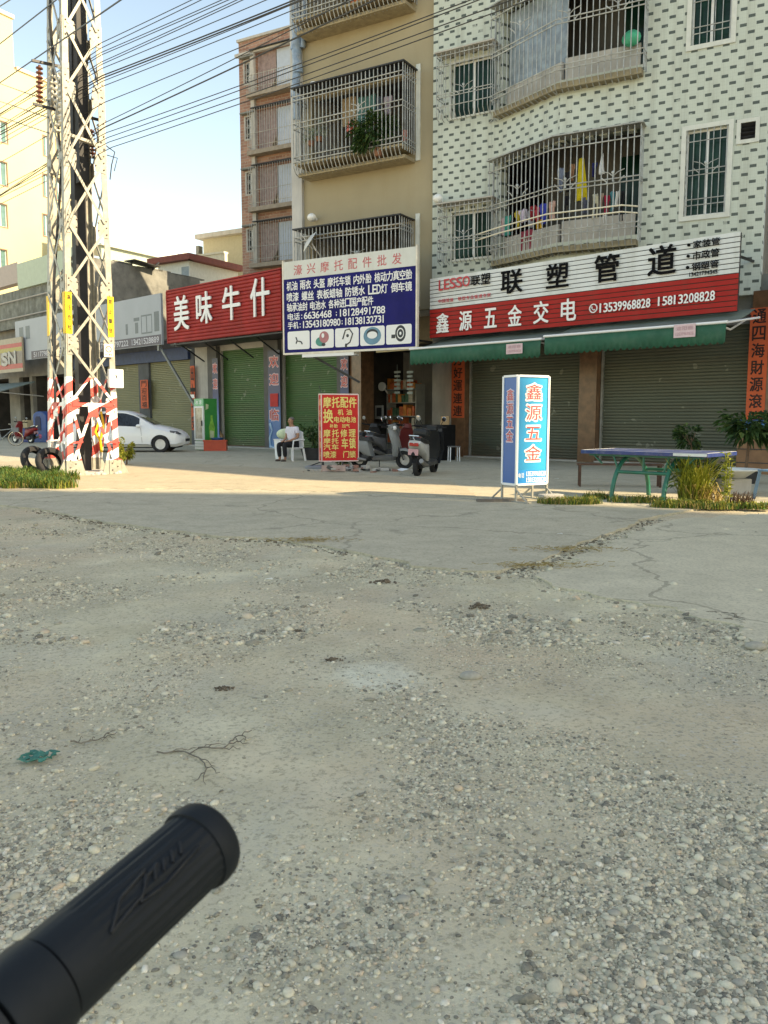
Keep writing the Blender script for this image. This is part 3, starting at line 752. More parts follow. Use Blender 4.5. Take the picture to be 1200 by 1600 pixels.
fb(MB().box(-.9, x1_, -3.2, -2.9, 0, zt_).box(-1.0, x1_, -3.3, -2.8, zt_ + .003, zt_ + .15), 'terrace_wall', P('pale_terrace_wall', (.42, .41, .35), .85, var=.08, dirt=.25, streak=True), fh, Fb)
fb(MB().box(-.9, -.6, .1, .6, 0, zr_ - .4), 'chimney', CONC, fh, Fb)

# the row goes on to the right beyond the picture, and a block stands across the yard: both throw the shade seen here
nx = thing('apartment_building', 'grey apartment block continuing the row right of the white tiled building', 'building', B.w(17), B.rot)
nlo = 10.35; ROOFN = 20.6
nh = [(nlo + 1.5 + k * 3.2, nlo + 3.0 + k * 3.2, z, z + 1.6) for k in range(4) for z in (5.6, 9.8, 14)]
fb(wall_holes(MB(), nlo, 34, 0, ROOFN, nh + [(nlo + .5, nlo + 5, -1, 3.6), (nlo + 6, nlo + 11, -1, 3.6)], .1), 'wall', CONCL, nx, B)
fb(MB().box(nlo + .01, 34, .36, 12, ROOFN - .3, ROOFN - .01).box(nlo+.01, nlo + .3, .36, 12, 0, ROOFN - .3).box(33.7, 34, .36, 12, 0, ROOFN - .3).box(nlo+.3, 33.7, 11.8, 12, 0, ROOFN-.3), 'side_wall', CONCL, nx, B)
for h in nh: window(nx, B, *h, 1, .08, GLASS, False, y=.1)
for a in (nlo + .5, nlo + 6): fb(MB().ribs(a, a + (4.5 if a < nlo + 3 else 5), 0, 3.6, .25, .1, .02), 'roller_shutter', SHGREY, nx, B)
fb(MB().box(9.52, nlo, .12, .5, 0, 4.3).box(9.52, nlo + .3, -.3, .3, 3.4, 4.2), 'wall', P('dark_pink_wall', (.22, .07, .07), .8), nx, B)
m = MB()
px_ = B.at(1172, 468)[0]
m.box(9.55, 10.2, -.5, .05, 3.95, 4.6); fb(m, 'sign_box', P('dark_grey_box', (.07, .07, .075), .6), nx, B)

opp = thing('apartment_building', 'rendered apartment block across the yard, right of and behind the viewer', 'building', (50.2, -21.85, 0), 0)
OH = 39.3
oh = [(x, x + 1.5, z, z + 1.6) for x in (1, 4.2, 7.4) for z in (1.0, 4.2, 7.4)]
OF = Face((8.2, 6.35), -3000); 
om = MB(); om.slab([(-4.2, 10.35), (4.7, 9.2), (5.2, -7), (-4.5, -7)], 0, OH)
om.build('wall', P('cream_render', (.42, .38, .30), .85), opp)
om = MB(); om.slab([(-4.4, 10.5), (4.85, 9.3), (5.4, -7.2), (-4.7, -7.2)], OH + .003, OH + .25); om.build('roof', CONCL, opp)
for x, y in ((-2.5, 10.15), (.2, 9.8), (2.9, 9.45)):
    for z in [1.0 + 3.2 * k for k in range(12)]:
        w = MB().box(x - .75, x + .75, y - .05, y + .12, z, z + 1.6); w.build('window', GLASS, opp)

# ------------------------------------------------------------------ signs
INKM = P('matte_black_letters', (.006, .006, .007), .85, var=.05, spec=.1)
WHITEL = P('white_letters', (.80, .80, .78), .4, var=.03)
# red ribbed sign with four white letters
d = 1.6
xa, za1 = B.at(262, 456, d); xb, zb0 = B.at(441, 507, d)
za0 = B.at(263, 537, d)[1]
rs = thing('shop_sign', 'red ribbed metal sign with four big white characters over the green shutters', 'sign', B.w(xa, d, za0), B.rot)
W_, H_ = xb - xa, za1 - za0
MB().ribs(0, W_, 0, H_, 0, .135, .055, .05).build('panel', REDRIB, rs, smooth=25)
MB().box(-.02, W_ + .02, -.07, .06, H_ + .002, H_ + .05).box(-.05, -.005, -.07, .06, 0, H_).build('edge_trim', REDRIB, rs)
for c, (l, t, r, b) in zip('美味牛什', ((275, 461, 299, 514), (310, 455, 335, 504), (351, 446, 379, 498), (395, 434, 425, 492))):
    p, q, z0_, z1_ = B.rect(l, (t + 1), r, b, d); z1_ = B.at(l, t + 4, d)[1]
    put(MB(), c, p - xa, q - xa, z0_ - za0, z1_ - za0, -.13, .022, .06).build('character', WHITEL, rs)
m = MB()
for k in range(5):
    x = .3 + k * (W_ - .6) / 4
    m.bar((x, .1, .15), (x, 1.5, .15), .06).bar((x, .1, .1), (x, 1.55, -.7), .05)
m.box(0, W_, .06, 1.5, -.08, -.03); m.build('bracket', DKMETAL, rs)

# big sign of the tiled building
d = 1.95
xa, z1a = B.at(672, 436, d); z0a = B.at(672, 529, d)[1]; xb = B.at(1155, 400, d)[0]; zm = B.at(672, 484.5, d)[1]
ls = thing('shop_sign', 'long slatted sign, white above and red below, with black and white characters', 'sign', B.w(xa, d, z0a), B.rot)
W_, H_, Hm = xb - xa, z1a - z0a, zm - z0a
MB().box(0.01, W_ - .01, .03, .12, 0.01, H_ - .01).build('backing', P('dark_backing', (.04, .04, .04), .8), ls)
for nm, z0_, z1_, n, mt in (('red_slats', 0, Hm, 7, P('red_slat_paint', (.33, .018, .016), .6, spec=.2, var=.1, vs=2, dirt=.2, streak=True)), ('white_slats', Hm, H_, 8, P('white_slat_paint', (.54, .56, .56), .5, var=.08, vs=1.2, dirt=.55, dirtc=(.35, .36, .33), streak=True))):
    m = MB(); h = (z1_ - z0_) / n
    for k in range(n):
        m.box(0, W_, 0, .028, z0_ + k*h + .018, z0_ + (k+1)*h - .002)
    m.build(nm, mt, ls)
pr = lambda l, t, r, b: tuple(v for v in (B.at(l, t, d)[0] - xa, B.at(r, b, d)[0] - xa, B.at(r, b, d)[1] - z0a, B.at(l, t, d)[1] - z0a))
def char_at(mb, c, l, r, tl, bl, thick=.03, bold=.03, y=-.04):      # tl/bl: y of the top and foot at the middle of the character
    cx = (l + r) / 2
    x0 = B.at(l, (tl + bl) / 2, d)[0] - xa; x1 = B.at(r, (tl + bl) / 2, d)[0] - xa
    put(mb, c, x0, x1, B.at(cx, bl, d)[1] - z0a, B.at(cx, tl, d)[1] - z0a, y, bold, thick)
for c, l, r, t, b in (('联', 784, 817, 422, 458), ('塑', 855, 889, 412, 449), ('管', 930, 968, 398, 440), ('道', 1014, 1057, 384, 429)):
    m = MB(); char_at(m, c, l, r, t, b); m.build('character', INKM, ls)
m = MB()
for c, l, r, t, b in (('联', 737, 751, 431, 446), ('塑', 753, 767, 427, 444)): char_at(m, c, l, r, t, b, .015, .02)
for s_, l, r, t, b in (('家装管', 1084, 1127, 374, 386), ('市政管', 1083, 1126, 391, 404), ('钢塑管', 1082, 1125, 409, 421)):
    q = (r - l) / 3.3
    for k, c in enumerate(s_): char_at(m, c, l + k * (r - l) / 3, l + k * (r - l) / 3 + q, t + 2 - k * 2.2, b + 2 - k * 2.2, .012, .03)
    x = B.at(l - 7, (t + b) / 2, d)[0] - xa; z = B.at(l - 7, (t + b) / 2 + 3, d)[1] - z0a
    m.lathe([(.001, -.04), (.035, -.04), (.035, 0)], (x, 0, z), (0, 1, 0), 10)
p, q, z0_, z1_ = pr(1077, 426, 1122, 426); z0_ = B.at(1100, 430, d)[1] - z0a
put_row(m, '13421794345', p, q, z0_, z0_ + .09, -.04, .12, .03, .01)
m.build('small_lettering', INKM, ls)
m = MB()
for k, (c, l, r) in enumerate((('L', 687, 693), ('E', 695, 703), ('S', 704, 713), ('S', 714, 723), ('O', 724, 735))):
    char_at(m, c, l, r, 438 - k * 1.6, 454 - k * 1.6, .015, .035)
p, q, _, _ = pr(686, 469, 768, 461); z = B.at(727, 466, d)[1] - z0a
put_row(m, '中国管道 联塑专业管道专家', p, q, z - .05, z + .05, -.04, .2, .03, .006)
m.build('brand_lettering', P('red_letters', (.42, .02, .03), .4), ls)
for c, l, r, t, b in (('鑫', 683, 702, 490, 520), ('源', 719, 738, 486, 516), ('五', 758, 777, 482, 512), ('金', 795, 816, 477, 509), ('交', 835, 858, 471, 505), ('电', 878, 901, 467, 501)):
    m = MB(); char_at(m, c, l, r, t, b, .03, .022); m.build('character', WHITEL, ls)
m = MB()
def num_at(mb, s_, l, r, tl, bl, tr_, br):
    n = len(s_)
    for k, c in enumerate(s_):
        a = l + (r - l) * k / n; b = l + (r - l) * (k + (.55 if c == '1' else .84)) / n; f = (k + .5) / n
        char_at(mb, c, a, b, tl + (tr_ - tl) * f, bl + (br - bl) * f, .025, .03)
num_at(m, '13539968828', 937, 1018, 475, 489, 466, 480); num_at(m, '15813208828', 1028, 1119, 465, 478.5, 454, 469)
x = B.at(928, 482, d)[0] - xa; z = B.at(928, 482, d)[1] - z0a
m.lathe([(.09, -.04), (.115, -.04), (.115, -.01), (.09, -.01), (.09, -.04)], (x, 0, z), (0, 1, 0), 18, cap=False)
m.tube([(x - .035, -.035, z + .05), (x - .04, -.035, z), (x, -.035, z - .04), (x + .05, -.035, z - .04)], [.02, .012, .012, .02], 6)
m.build('phone_lettering', WHITEL, ls)
m = MB()
for k in range(7):
    x = .4 + k * (W_ - .8) / 6
    m.bar((x, .12, H_ * .8), (x, 1.9, H_ * .8), .05).bar((x, .12, .1), (x, 1.9, .1), .05)
m.build('bracket', DKMETAL, ls)

# blue billboard
d = 1.3
xa, z1a = Bg.at(443, 410, d); z0a = Bg.at(443, 552, d)[1]; xb = Bg.at(650, 460, d)[0]
bb_ = thing('billboard', 'blue and white billboard with rows of white characters and five product pictures', 'sign', Bg.w(xa, d, z0a), Bg.rot)
W_, H_ = xb - xa, z1a - z0a
FR = P('pale_frame', (.60, .55, .47), .5)
MB().box(0, W_, 0, .08, 0, H_).build('panel', P('navy_print', (.006, .007, .10), .6, var=.3, vs=1.2, dirt=.35, dirtc=(.02, .02, .11), streak=True, spec=.2), bb_)
MB().box(-.05, 0, -.02, .1, -.05, H_ + .05).box(W_, W_ + .05, -.02, .1, -.05, H_ + .05).box(0, W_, -.02, .1, -.06, 0).build('frame', FR, bb_)
zt_ = H_ * .81
MB().box(.0, W_, -.006, .0, zt_, H_).build('header', P('white_print', (.52, .53, .50), .6, var=.07, vs=1.5, dirt=.3, dirtc=(.36, .35, .30), streak=True), bb_)
m = MB(); put_row(m, '濠兴摩托配件批发', W_ * .085, W_ * .90, H_ * .845, H_ * .955, -.011, .62, .012); m.build('header_lettering', P('faded_red_letters', (.46, .10, .11), .5), bb_)
def words(mb, line, x0, z0, h, cw, sp, y=-.006, bold=.03):
    x = x0
    for c in line:
        if c == ' ': x += cw * sp; continue
        w = cw * (.62 if ord(c) < 128 else 1)
        if c in ':;': put(mb, c, x + w*.3, x + w*.55, z0 + h*.1, z0 + h*.7, y, bold)
        elif c == '1': put(mb, c, x + w*.15, x + w*.7, z0, z0 + h, y, bold)
        else: put(mb, c, x, x + w * .93, z0, z0 + h, y, bold)
        x += w
    return x
m = MB()
def line(s_, fx0, fx1, fz0, fz1):
    n = sum((.62 if ord(c) < 128 else 1) if c != ' ' else .45 for c in s_)
    words(m, s_, W_ * fx0, H_ * fz0, H_ * (fz1 - fz0), W_ * (fx1 - fx0) / n, .45)
line('机油 雨衣 头盔 摩托车锁 内外胎 核动力真空胎', .025, .975, .685, .78)
line('喷漆 螺丝 表板蜡轴 防锈水 LED灯 倒车镜', .025, .975, .565, .66)
line('轴承油封 电池水 各种进口国产配件', .025, .70, .455, .545)
line('电话:6636468 ;18128491788', .03, .785, .36, .435)
line('手机:13543180980;18138132731', .03, .785, .265, .34)
m.build('lettering', WHITEL, bb_)
def rrect(x0, x1, z0, z1, r=.06):
    o = []
    for cx, cz, a in ((x1-r, z1-r, 0), (x0+r, z1-r, 90), (x0+r, z0+r, 180), (x1-r, z0+r, 270)):
        o += [(cx + r*math.cos(math.radians(a+t)), cz + r*math.sin(math.radians(a+t))) for t in (0, 30, 60, 90)]
    return o
for k in range(5):
    x0, x1 = W_ * (.027 + k * .191), W_ * (.207 + k * .191); z0_, z1_ = H_ * .035, H_ * .235
    pic = MB().prism(rrect(x0, x1, z0_, z1_), -.005, 0).build('picture', P('picture_white', (.66, .68, .70), .4, var=.04), bb_)
    cx, cz, r = (x0 + x1)/2, (z0_ + z1_)/2, (z1_ - z0_)*.42
    m = MB(); y = -.008
    disc = lambda cx, cz, rx, rz, y0=-.009, n=20: m.prism([(cx + rx*math.cos(2*PI*i/n), cz + rz*math.sin(2*PI*i/n)) for i in range(n)], y0, -.005)
    DK = P('print_dark', (.03, .035, .04)); mats = [DK, P('print_teal', (.04, .22, .18)), P('print_rose', (.36, .14, .15)), P('print_blue', (.10, .22, .30)), P('picture_white', (.66,)*3)]
    if k == 0: m.tube([(cx - .1, y, cz + .1), (cx - .05, y, cz - .02), (cx + .1, y, cz - .05), (cx + .15, y, cz - .13)], .02, 6).tube([(cx - .05, y, cz), (cx - .1, y, cz - .1)], .02, 6)
    if k == 1:
        m.mi = 1; disc(cx - r*.25, cz - r*.35, r*.8, r*.6); m.mi = 2; disc(cx + r*.3, cz + r*.2, r*.75, r*.75, -.012); m.mi = 4; disc(cx + .03, cz + .1, r*.22, r*.3, -.014); m.mi = 0; disc(cx + r*.2, cz - r*.75, r*.3, r*.2, -.014)
    if k == 2:
        m.tube([(cx - .15, y, cz - .05), (cx - .05, y, cz + .22), (cx + .1, y, cz + .25), (cx + .22, y, cz + .1), (cx + .12, y, cz - .15), (cx, y, cz - .22)], .02, 6); disc(cx + .03, cz + .05, .05, .05); disc(cx - .03, cz - .25, .04, .07)
    if k == 3:
        m.mi = 3; disc(cx, cz, r*1.3, r*1.1); m.mi = 0; disc(cx, cz + r*.25, r*.85, r*.6, -.011); m.mi = 4; disc(cx, cz + r*.1, r*.75, r*.45, -.013)
    if k == 4:
        disc(cx + r*.25, cz + r*.1, r*.75, r); m.mi = 4; disc(cx + r*.25, cz + r*.1, r*.5, r*.66, -.010); m.mi = 0; disc(cx + r*.25, cz + r*.1, r*.4, r*.52, -.012); m.mi = 4; disc(cx + r*.25, cz + r*.1, r*.15, r*.2, -.014); m.mi = 0; m.box(cx - r*1.05, cx - r*.5, -.008, -.005, cz - r*.45, cz)
    m.build('product_print', mats, pic)
m = MB()
m.bar((.9, .1, -.05), (2.2, 1.1, -.95), .07).bar((W_ - .6, .1, .3), (W_ - .5, 2.5, .3), .06).bar((.5, .1, H_ * .5), (.5, 1.3, H_ * .5), .06).bar((.6, .1, -.0), (.6, 1.3, .0), .06)
m.build('bracket', DKMETAL, bb_)
MB().box(.7, W_ * .55, .0, .3, -.16, -.062).build('lamp_tray', WHITEP, bb_)

# pale sign with printed doors
d = 1.2
xa, z1a = B.at(23, 502, d); z0a = B.at(24, 563, d)[1]; xb, _ = B.at(252, 500, d); zR1, zR0 = B.at(251, 459, d)[1], B.at(254, 540, d)[1]
z1a, z0a = (z1a + zR1) / 2, (z0a + zR0) / 2
ds = thing('shop_sign', 'pale grey sign with printed doors and a dark phone number strip behind the tower', 'sign', B.w(xa, d, z0a), B.rot)
W_, H_ = xb - xa, z1a - z0a
MB().box(0, W_, 0, .1, 0, H_).build('panel', P('pale_blue_print', (.26, .285, .315), .5, var=.06, vs=1.2, dirt=.2, dirtc=(.32, .32, .36)), ds)
MB().box(W_ * .13, W_ - .05, -.006, 0, .02, H_ * .2).build('phone_strip', P('dark_purple_strip', (.065, .055, .075), .5), ds)
m = MB()
def pdoor(fx0, fx1, fz0, fz1, panes):
    x0, x1, z0_, z1_ = W_*fx0, W_*fx1, H_*fz0, H_*fz1
    m.box(x0, x1, -.005, 0, z0_, z1_)
pdoor(.035, .070, .5, .83, 1); pdoor(.09, .125, .52, .84, 1); pdoor(.035, .070, .04, .43, 1)
pdoor(.855, .872, .28, .50, 1); pdoor(.848, .88, .53, .60, 1); pdoor(.962, .988, .27, .66, 1); pdoor(.80, .812, .28, .5, 1)
for a, b, c, e in ((.89, .95, .25, .28), (.89, .95, .60, .63), (.89, .893, .28, .6), (.947, .95, .28, .6), (.918, .922, .28, .6)): m.box(W_*a, W_*b, -.005, 0, H_*c, H_*e)
m.build('door_print', P('print_grey', (.10, .12, .13), .5), ds)
m = MB()
def frame_letter(fx):
    x = W_ * fx
    m.box(x, x + .05, -.005, 0, H_*.3, H_*.72).box(x + .05, x + .4, -.005, 0, H_*.72, H_*.735).box(x + .4, x + .43, -.005, 0, H_*.25, H_*.73).box(x + .32, x + .4, -.005, 0, H_*.25, H_*.28)
frame_letter(.66); m.build('frame_character', P('faded_red_purple', (.30, .20, .27), .5), ds)
m = MB(); put_row(m, '5117798 6797222 13421528889', W_ * .6, W_ * .985, H_*.05, H_*.165, -.011, .15, .03)
put_row(m, '5117798 6797222', W_ * .15, W_ * .4, H_*.05, H_*.165, -.011, .15, .03)
m.build('lettering', P('print_pale', (.42, .42, .46), .5), ds)
m = MB()
for k in range(5):
    x = .3 + k * (W_ - .6) / 4; m.bar((x, .1, .2), (x, 1.15, .2), .06)
m.bar((W_ - .4, .15, -.1), (W_ + 1.9, .5, -2.9), .09).bar((W_ + .3, .15, .2), (W_ + 1.9, .3, -.35), .05)
m.box(W_-.5, W_-.35, .05, .2, -.25, 0).box(W_+.9, W_+1.02, .05, .2, -.1, .25)
m.build('bracket', P('grey_steel', (.13, .14, .14), .5, .4), ds)
# small red and yellow sign at the left edge with grey canopy
d = 1.4
xa = B.at(-40, 540, d)[0]; xb = B.at(35, 560, d)[0]; z1a = B.at(15, 529, d)[1]; z0a = B.at(15, 582, d)[1]
es = thing('shop_sign', 'small red, yellow and cream sign at the left edge, partly behind the pale sign', 'sign', B.w(xa, d, z0a), B.rot)
W_, H_ = xb - xa, z1a - z0a
MB().box(0, W_, 0, .1, 0, H_).build('panel', P('cream_print', (.28, .235, .17), .5), es)
MB().box(0, W_, -.006, 0, H_*.1, H_*.24).box(0, W_, -.006, 0, H_*.72, H_*.84).build('red_stripes', P('red_print', (.36, .05, .045), .5), es)
MB().box(0, W_, -.006, 0, H_*.60, H_*.72).box(0, W_*.56, -.006, 0, H_*.24, H_*.6).build('yellow_stripes', P('yellow_print', (.30, .25, .06), .5), es)
MB().box(W_ * .56, W_, -.006, 0, H_*.24, H_*.6).build('brown_field', P('brown_print', (.17, .14, .12), .5), es)
m = MB(); put(m, 'S', W_*.60, W_*.72, H_*.22, H_*.58, -.05, .09, .04); put(m, 'N', W_*.74, W_*.88, H_*.26, H_*.6, -.05, .09, .04); m.build('lettering', P('grey_letters', (.32, .31, .29), .5), es)
m = MB(); x0 = B.at(-40, 590, 1)[0]; x1 = B.at(38, 585, 1)[0]
m._add([(x0, -2.4, 2.75), (x1, -2.4, 2.75), (x1, -.4, 3.35), (x0, -.4, 3.35), (x0, -2.4, 2.70), (x1, -2.4, 2.70), (x1, -.4, 3.30), (x0, -.4, 3.30)], [(0,1,2,3), (7,6,5,4), (0,4,5,1), (1,5,6,2), (3,2,6,7), (0,3,7,4)])
cn = thing('canopy', 'grey green shop canopy at the left edge below the small red sign', 'canopy', B.w(x1, 0), B.rot)
fb(m, 'canopy_sheet', P('grey_green_canopy', (.13, .17, .16), .7, var=.2), cn, B)
fb(MB().tube([(x0, -2.42, 2.72), (x1, -2.42, 2.72)], .04, 6).tube([(x1 - .1, -2.4, 2.7), (x1 - .1, .1, 2.5)], .03, 6), 'rod', CONCL, cn, B)

# ------------------------------------------------------------------ green awnings
AWN = P('green_awning_cloth', (.009, .08, .047), .75, var=.2, vs=1.5, dirt=.25, dirtc=(.10, .16, .12)); 
AWNT = P('faded_awning_top', (.115, .145, .125), .8, var=.15, vs=1.2, dirt=.5, dirtc=(.09, .10, .09))
def awning(pl_, pr_, label):
    d = 2.9
    (xa, zA), (xb, zB) = B.at(*pl_, d), B.at(*pr_, d)
    zr_ = (zA + zB) / 2; x0 = xa; W_ = xb - xa
    t = thing('awning', label, 'awning', B.w(x0, d, zr_), B.rot)
    top = MB(); zt_ = .42; dep = 1.55; n = 12; rows = []
    for j in range(5):
        f = j / 4; rows.append([(W_ * i / n, f * dep, f * zt_ + .04 - .05 * math.sin(PI * f) - .012 * math.sin(i * 1.7) * math.sin(PI * f)) for i in range(n + 1)])
    V = [p for r in rows for p in r]
    top._add(V, [(j*(n+1)+i, j*(n+1)+i+1, (j+1)*(n+1)+i+1, (j+1)*(n+1)+i) for j in range(4) for i in range(n)])
    o = top.build('cloth', AWNT, t, smooth=60); sm = o.modifiers.new('Solid', 'SOLIDIFY'); sm.thickness = .012
    v = MB(); k = int(W_ / .16); pts = []
    for i in range(k * 4 + 1):
        x = W_ * i / (k * 4); pts.append((x, -.37 - .06 * abs(math.sin(PI * i / 4)), .012 * math.sin(x * 2.3)))
    V = []
    for x, z, y in pts: V += [(x, y * .3 - .02, 0.02), (x, y - .03, -.15), (x, y * 1.5 - .03, z)]
    v._add(V, [(3*i+a, 3*i+3+a, 3*i+4+a, 3*i+1+a) for i in range(len(pts) - 1) for a in (0, 1)])
    o = v.build('valance', AWN, t, smooth=60); sm = o.modifiers.new('Solid', 'SOLIDIFY'); sm.thickness = .008
    MB().tube([(-.03, -.03, .04), (W_ + .03, -.03, .04)], .032, 8).build('front_rod', WHITEP, t, smooth=40)
    a = MB()
    for x in (.25, W_ - .25): a.tube([(x, -.01, .02), (x + .05, .7, -.05), (x, 1.7, .25)], .025, 6)
    a.tube([(W_, 0, .03), (W_ + .12, 1.5, .25)], .025, 6)
    a.build('folding_arm', WHITEP, t)
    return t, W_
awL, wL = awning((642, 546), (846, 534), 'left green shop awning with scalloped edge, over the open doorway')
awR, wR = awning((852, 533), (1136, 500.5), 'right green shop awning with scalloped edge, over the wide shutter')
PINK = P('faded_pink_paper', (.55, .40, .42), .8, var=.1)
def notice(par, px_, py_, px2, py2, label):
    (xa, z1_), (xb, z0_) = B.at(px_, py_, 2.95), B.at(px2, py2, 2.95)
    t = thing('paper_notice', label, 'notice', B.w(xa, 2.97, z0_), B.rot, None)
    MB().box(0, xb - xa, -.01, .0, 0, z1_ - z0_).build('sheet', PINK, t)
    m = MB(); put_row(m, '遮阳棚', .06, xb - xa - .06, (z1_ - z0_) * .55, (z1_ - z0_) * .85, -.0145, .2, .01); put_row(m, '13539968828', .04, xb - xa - .04, (z1_ - z0_) * .15, (z1_ - z0_) * .4, -.0145, .2, .01)
    m.build('lettering', P('faded_pink_letters', (.42, .25, .28)), t)
notice(awL, 792, 538, 817, 552, 'pink paper notice hanging on the left green awning')
notice(awR, 1054, 508, 1087, 526, 'pink paper notice hanging on the right green awning')

# ------------------------------------------------------------------ banners and posters on the pillars
ORANGE = P('orange_red_banner', (.50, .085, .03), .7, var=.12, vs=3, dirt=.2, dirtc=(.35, .08, .04))
REDP = P('red_paper', (.42, .02, .018), .7, var=.12)
INK = P('ink', (.02, .008, .006), .7)
def banner(l, t, r, b, text, label, mat=ORANGE, ink=INK, d=.075, gap=.22, marg=.16, fz=(0.03, .97), name='couplet_banner', bold=.03):
    (xa, z1_), (xb, z0_) = B.at(l, t, d), B.at(r, b, d)
    o = thing(name, label, 'banner', B.w(xa, d, z0_), B.rot)
    W_, H_ = xb - xa, z1_ - z0_
    MB().box(0, W_, 0, .012, 0, H_).build('sheet', mat, o)
    if text:
        m = MB(); put_col(m, text, W_ * marg, W_ * (1 - marg), H_ * fz[0], H_ * fz[1], -.006, gap, bold); m.build('lettering', ink, o)
    return o, W_, H_
banner(1173, 482, 1192, 690, '通四海財源滾滾來', 'tall orange red couplet banner with black characters behind the potted tree', fz=(.0, .99))
banner(706, 552, 725, 653, '方好運連連', 'orange red couplet banner with black characters beside the open doorway')
banner(690, 590, 703, 634, '', 'plain red paper strip on the brown pillar by the open doorway', REDP, name='paper_strip')
banner(219, 594, 232, 638, '門迎百福', 'short orange banner on the pillar between the two tan shutters')
o, w, h = banner(297, 572, 306, 672, '出入平安', 'torn orange banner on the narrow pillar beside the green fridge', fz=(.02, .98))
MB().box(-.02, w * 1.1, -.012, -.004, h * .60, h * .66).build('torn_patch', BLACK, o); MB().box(-.04, w * .9, -.016, -.013, h * .5, h * .555).build('pale_patch', WHITEP, o)
def wrap(l, t, r, b, label, chars, plate):
    bl = NT('blue_city_print_' + str(l)); x, y, z = bl.sep()
    c = bl.ramp(bl.math('DIVIDE', z, 4.2), [(0., (.03, .16, .34)), (.18, (.02, .10, .28)), (.28, (.03, .13, .32)), (.55, (.02, .03, .10)), (.95, (.02, .018, .04))])
    n = bl.noise(6, 4); c = bl.mix(bl.ramp(n, [(.5, 0.), (.75, .3)]), c, (.03, .02, .09)); bl.col(c); bl.set(.4)
    o, W_, H_ = banner(l, t, r, b, '', label, bl.m, d=.13, name='welcome_banner')
    m = MB(); m2 = MB()
    for i, (ch, fz) in enumerate(zip('欢迎光临', (.83, .655, .48, .30))):
        if ch not in chars: continue
        put(m2, ch, W_*.12, W_*.88, H_*(fz), H_*(fz+.115), -.006, .075); put(m, ch, W_*.15, W_*.85, H_*(fz+.004), H_*(fz+.111), -.010, .02)
    m2.build('letter_outline', P('pink_outline', (.55, .38, .40), .5), o); m.build('lettering', P('red_ad_letters', (.45, .04, .03), .5), o)
    if plate: MB().box(W_*.2, W_*.85, -.03, -.012, H_*.44, H_*.57).build('red_plate', REDP, o)
    m = MB()
    m.tube([(W_*.15, -.008, H_*.02), (W_*.1, -.008, H_*.12), (W_*.3, -.008, H_*.2), (W_*.15, -.008, H_*.27)], [.02, .05, .03, .06], 6)
    m.tube([(W_*.1, -.008, H_*.04), (W_*.6, -.008, H_*.02), (W_*.95, -.008, H_*.05)], .035, 6); m.build('water_print', P('print_white_blue', (.30, .45, .58), .4), o)
    m = MB(); m.lathe([(.03, 0), (.16, .12), (.14, .3), (.05, .38), (.015, .55)], (W_*.6, .16, H_*.06), (0, 0, 1), 8); m.build('tower_print', P('print_gold', (.35, .20, .10), .5), o)
    return o
wrap(418, 548, 439, 704, 'blue welcome banner with a red plate, between the two green shutters', '欢迎临', True)
wrap(331, 560, 343, 698, 'narrow blue welcome banner behind the drinks fridge', '欢迎', False)
wrap(531, 552, 545, 705, 'blue welcome banner behind the red standing sign', '欢迎临', False)

# ------------------------------------------------------------------ ground
def fbm(x, y, s, o=4):
    v = 0; a = 1.; t = 0
    for k in range(o):
        v += a * mnoise.noise((x * s * 2**k, y * s * 2**k, 3.1 * k)); t += a; a *= .5
    return v / t
def axis_vals(lo, hi, st, far_lo, far_hi):
    a = list(np.arange(lo, hi + st / 2, st)); s = st; x = a[-1]
    while x < far_hi: s *= 1.22; x += s; a.append(x)
    s = st; x = a[0]; b = []
    while x > far_lo: s *= 1.22; x -= s; b.append(x)
    return b[::-1] + a
gxs = axis_vals(-4.2, 4.2, .05, -700, 700); gys = axis_vals(1.2, 8.0, .05, -300, 1200)
TRACKS = ((-1.9, .02, .012), (-.55, .02, .012), (2.6, -.30, .006), (3.95, -.30, .006))      # old wheel ruts
def on_track(x, y): return any(abs(x - (a + k * y + b * y * y)) < .13 for a, k, b in TRACKS)
def gz(x, y):
    if y > 13.2 or y < -5 or abs(x) > 14: return 0.
    f = min(1, (13.2 - y) / 2.5)
    tr = 0.
    for (x0, k, b) in TRACKS: tr += math.exp(-((x - (x0 + k * y + b * y * y)) / .11) ** 2)
    return f * (-.011 * min(1., tr) * (.6 + .4 * math.sin(y * 21)) + .030 * fbm(x, y, .45, 3) + .012 * fbm(x + 9, y, 2.6, 3) + .006 * fbm(x, y + 5, 9, 2)) - .014 * f
V = [(x, y, gz(x, y)) for y in gys for x in gxs]; nx_ = len(gxs)
Fq = [(j*nx_+i, j*nx_+i+1, (j+1)*nx_+i+1, (j+1)*nx_+i) for j in range(len(gys)-1) for i in range(nx_-1)]
t = NT('gravelly_dirt')
n_big = t.noise(.33, 5, .6); n_mid = t.noise(1.7, 5, .62); n_f = t.noise(44, 4, .7); n_vf = t.noise(120, 3, .65)
c = t.ramp(n_mid, [(.25, (.38, .335, .225)), (.5, (.49, .44, .31)), (.75, (.58, .53, .385))])
c = t.mix(t.ramp(n_big, [(.45, 0.), (.64, .75)]), c, (.50, .385, .265))
c = t.mix(t.ramp(t.noise(.8, 4, .6, dist=.6), [(.52, 0.), (.72, .5)]), c, (.37, .365, .315))
pq = ground(598, 1055); vm = t.n('ShaderNodeVectorMath', operation='DISTANCE'); t.l(t.tc.outputs['Object'], vm.inputs[0]); vm.inputs[1].default_value = (pq.x, pq.y, 0)
pm = t.ramp(t.math('ADD', vm.outputs['Value'], t.math('MULTIPLY', t.noise(3.5, 4), .35)), [(.34, .8), (.46, 0.)])
c = t.mix(pm, c, (.56, .54, .43))          # a pale patch of dried cement slurry
st1 = t.vor(70, 'F1', out='Color'); st1s = t.sep(st1)[0]
